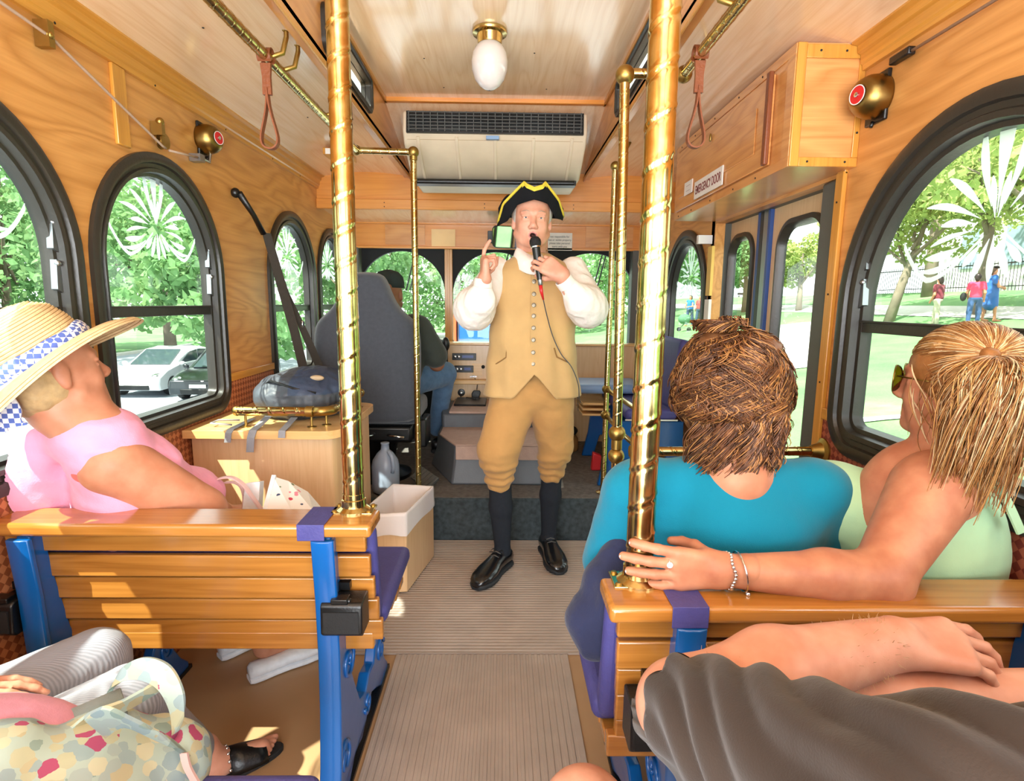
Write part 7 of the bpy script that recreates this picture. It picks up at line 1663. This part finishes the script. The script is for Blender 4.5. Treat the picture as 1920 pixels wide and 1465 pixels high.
def sribbon(pts, w_, nm, side, mt='tote', th=.003): bb = MB(); ribbon(bb, spline(pts, 7), w_, th, side); return bb.build(nm, M[mt], t)
sribbon([at(-20, 1448, y=.80), at(60, 1415, y=.81), at(130, 1378, y=.82), at(175, 1345, y=.84), at(235, 1322, y=.86), at(300, 1285, y=.90)], .012, 'rim', (.1, -.3, 1))
sribbon([at(205, 1300, y=.90), at(225, 1268, y=.90), at(262, 1253, y=.90), at(305, 1268, y=.89), at(330, 1310, y=.88), at(334, 1355, y=.87), at(320, 1395, y=.87)], .020, 'strap', (.45, .25, .85))
sribbon([at(180, 1365, y=.80), at(215, 1345, y=.79), at(265, 1365, y=.80), at(315, 1390, y=.82), at(345, 1410, y=.86)], .026, 'strap', (-.3, -.35, .9))
sribbon([at(345, 1412, y=.84), at(352, 1440, y=.83), at(372, 1475, y=.82)], .006, 'cord', (1, 0, 0), 'pinkstrap')

# ================================================================ the driver
dv = empty('person', (-.70, 3.5, .7), 'person in dark cap and olive t-shirt driving, half hidden by the seat', 'person')
DH = at(730, 551, y=3.50); P, DW, DR = head_prims(DH, V3(.15, 1, 0), V3(0, 0, 1), 1.0, neck=(-.70, 3.47, 1.24))
Pd = [('c', (-.70, 3.47, 1.24), (-.70, 3.46, 1.15), .055, .07), ('c', (-.50, 3.46, 1.16), (-.415, 3.52, .93), .055, .045), ('c', (-.415, 3.52, .93), (-.60, 3.85, 1.02), .043, .03), ('c', (-.90, 3.46, 1.16), (-.98, 3.52, .93), .055, .045), ('c', (-.98, 3.52, .93), (-.90, 3.85, 1.02), .043, .03)]
h1, _ = hand_prims((-.60, 3.85, 1.02), V3(-.1, .8, .5), V3(-.5, .2, -.6), [(.6, 1.0, .6)]*4); h2, _ = hand_prims((-.90, 3.85, 1.02), V3(.1, .8, .5), V3(.5, .2, -.6), [(.6, 1.0, .6)]*4, tsign=-1)
np_obj('body', [sdf_mesh(P, .004), sdf_mesh(Pd+h1+h2, .006), sdf_mesh([('e', (-.70, 3.48, .95), (.15, .09, .22)), ('c', (-.62, 3.55, .80), (-.45, 3.88, .84), .07, .06)], .012)], M['skin_d'], dv)
np_obj('tshirt', [sdf_mesh([('e', (-.70, 3.48, .96), (.21, .125, .25)), ('c', (-.84, 3.465, 1.165), (-.56, 3.465, 1.165), .065, .065), ('c', (-.515, 3.46, 1.15), (-.425, 3.50, .985), .080, .078), ('c', (-.885, 3.46, 1.15), (-.965, 3.50, .985), .08, .078)], .008, .04)], cloth('olive_black_tshirt', '3C413C', .08, 10, .35), dv, wrinkle(.005, (10, 10, 16), 3))
np_obj('jeans', [sdf_mesh([('c', (-.64, 3.50, .80), (-.40, 3.83, .83), .095, .082), ('c', (-.40, 3.84, .81), (-.47, 3.95, .42), .07, .055), ('c', (-.80, 3.50, .80), (-.90, 3.86, .82), .095, .08), ('c', (-.90, 3.87, .8), (-.92, 4.0, .38), .07, .055)], .008)], cloth('faded_blue_jeans', '54708F', .15, 20, .3), dv, wrinkle(.005, (12, 12, 12), 5))
for x, y in ((-.475, 3.90), (-.92, 3.96)): shoe(dv, (x, y, .252), (x+.02, y+.27, .252), 'shoe', M['black'], M['rubber'], lace=False, w=.045)
cp = MB(); cp.lathe([(.092, -.01), (.094, .02), (.088, .055), (.06, .085), (.02, .098), (.001, .10)], 28, DW(0, -.008, .045), Vector(DR.col[2]).to_track_quat('Z', 'Y').to_matrix()); co = cp.build('cap', plain('dark_green_cap', '1F2B2A', .85, 0, .2, 200), dv, smooth=True)
br = MB(); br.loft([[DW(x*.07, .07+.075*math.cos(x*1.3), .048-.012*(1-math.cos(x*1.3))) for x in (-1+.2*i for i in range(11))], [DW(x*.07, .07, .05) for x in (-1+.2*i for i in range(11))]], False, False); o = br.build('cap_peak', bpy.data.materials['dark_green_cap'], co); o.modifiers.new('t', 'SOLIDIFY').thickness = .003

# ================================================================ people outside
def walker(px, py, hgt, top, bottom, hair, label, face=(-.5, -.6), dress=False, bag=None, arm=0, skn='skin_p', cap=None):
    g = ground_at(px, py); g.z = ground_z(g.x); s = hgt/1.7; t = empty('person', tuple(g), label, 'person', 'people walking outside'); f = Vector((face[0], face[1], 0)).normalized(); r = Vector((f.y, -f.x, 0))
    Wp = lambda x, y, z: tuple(g+r*x*s+f*y*s+V3(0, 0, z*s))
    bp = [('e', Wp(0, 0, 1.57), (.08*s, .08*s, .11*s)), ('c', Wp(0, 0, 1.5), Wp(0, 0, 1.38), .05*s, .055*s)]
    for sx in (-1, 1):
        ef = .12 if arm else 0; bp += [('c', Wp(sx*.17, 0, 1.36), Wp(sx*.23, -.02+ef, 1.08), .05*s, .04*s), ('c', Wp(sx*.23, -.02+ef, 1.08), Wp(sx*(.20-.12*arm), .10+.15*arm, .86+.2*arm), .038*s, .03*s), ('c', Wp(sx*.09, sx*.05, .85), Wp(sx*.10, sx*.10, .45), .07*s, .05*s), ('c', Wp(sx*.10, sx*.10, .45), Wp(sx*.10, sx*.13, .06), .048*s, .035*s), ('c', Wp(sx*.10, sx*.11, .05), Wp(sx*.10, sx*.13+.14, .04), .04*s, .035*s), ('e', Wp(sx*(.20-.13*arm), .13+.16*arm, .81+.22*arm), (.03*s, .03*s, .05*s))]
    np_obj('body', [sdf_mesh(bp, .018*s, .03)], M[skn], t)
    np_obj('hair', [sdf_mesh([('e', Wp(0, -.025, 1.60), (.092*s, .092*s, .105*s)), ('e', Wp(0, -.05, 1.53), (.08*s, .06*s, .1*s)), ('x', Wp(0, .09, 1.55), (.07*s, .06*s, .09*s))], .014*s, .02)], hmat('outdoor_hair_'+hair, hair), t)
    tp = [('c', Wp(-.13, 0, 1.36), Wp(.13, 0, 1.36), .075*s, .075*s), ('e', Wp(0, 0, 1.18), (.18*s, .12*s, .22*s)), ('e', Wp(0, 0, 1.0), (.19*s, .13*s, .16*s))]
    for sx in (-1, 1): tp.append(('c', Wp(sx*.17, 0, 1.36), Wp(sx*.215, 0, 1.2), .07*s, .06*s))
    if dress: tp += [('c', Wp(0, 0, .95), Wp(0, 0, .55), .17*s, .20*s)]
    np_obj('dress' if dress else 'top', [sdf_mesh(tp, .018*s, .05)], cloth('outdoor_'+top, top, .05), t)
    if not dress:
        lp = [('e', Wp(0, 0, .90), (.17*s, .12*s, .12*s))]
        for sx in (-1, 1): lp += [('c', Wp(sx*.09, sx*.04, .85), Wp(sx*.10, sx*.10, .45), .095*s, .075*s), ('c', Wp(sx*.10, sx*.10, .45), Wp(sx*.10, sx*.12, .12), .072*s, .06*s)]
        np_obj('trousers', [sdf_mesh(lp, .018*s, .04)], cloth('outdoor_'+bottom, bottom, .05), t)
    if cap: MB().ball(Wp(0, .03, 1.67), .11*s, 12, (1, 1.25, .4)).build('cap', M[cap], t, smooth=True)
    if bag: tag(MB().ball(Wp(*bag), .13*s, 12, (.6, .8, 1.1)).build('shoulder_bag', M['black_matte'] if bag[0] < 0 else M['web'], smooth=True), ('dark backpack carried by the walker in pink' if bag[0] < 0 else 'grey shoulder bag of the walker in the maroon top'), 'bag')
    return t
walker(1752, 612, 1.62, '7E3442', 'B9B09A', '2A1E1C', 'person in a maroon top and khaki trousers on the grass, left of the other walkers', (-.3, .8), bag=(.14, .18, .95), arm=0)
walker(1822, 612, 1.62, 'E2476A', '33507A', '2A1E1C', 'person in a bright pink t-shirt and blue jeans on the grass', (.6, .5), bag=(-.32, -.02, .95))
walker(1852, 604, 1.72, '2F62A8', '2F62A8', '5A3A28', 'person in a knee-length blue dress and dark cap on the grass', (.6, -.3), dress=True, arm=1, cap='felt')
walker(1292, 612, 1.7, '2F6FB5', '3A4A66', '2A1E1C', 'person in blue with a pushchair, seen through the front right window', (-.6, -.4), arm=1)
walker(1310, 610, 1.62, 'B04A4A', '3A4A66', '5A3A28', 'person in a faded red top behind the blue one, at the front right window', (-.6, -.4))
g = ground_at(1282, 622); g.z = ground_z(g.x); t = empty('pushchair', tuple(g), 'green pushchair in front of the person in blue outside', 'pushchair')
b = MB(); b.ball(g+V3(0, 0, .62), .32, 12, (1, .8, .8)); b.build('hood', plain('green_canvas', '4F7A5C', .8), t, smooth=True)
for dx in (-.25, .25): MB().lathe([(.11, -.02), (.11, .02)], 16, g+V3(dx, 0, .112), Vector((0, 1, 0)).to_track_quat('Z', 'Y').to_matrix()).build('wheel', M['rubber'], t, auto=40)
MB().tube([g+V3(-.25, 0, .12), g+V3(.1, 0, .5), g+V3(.4, 0, 1.0)], .02, 6).build('handle', M['black'], t)
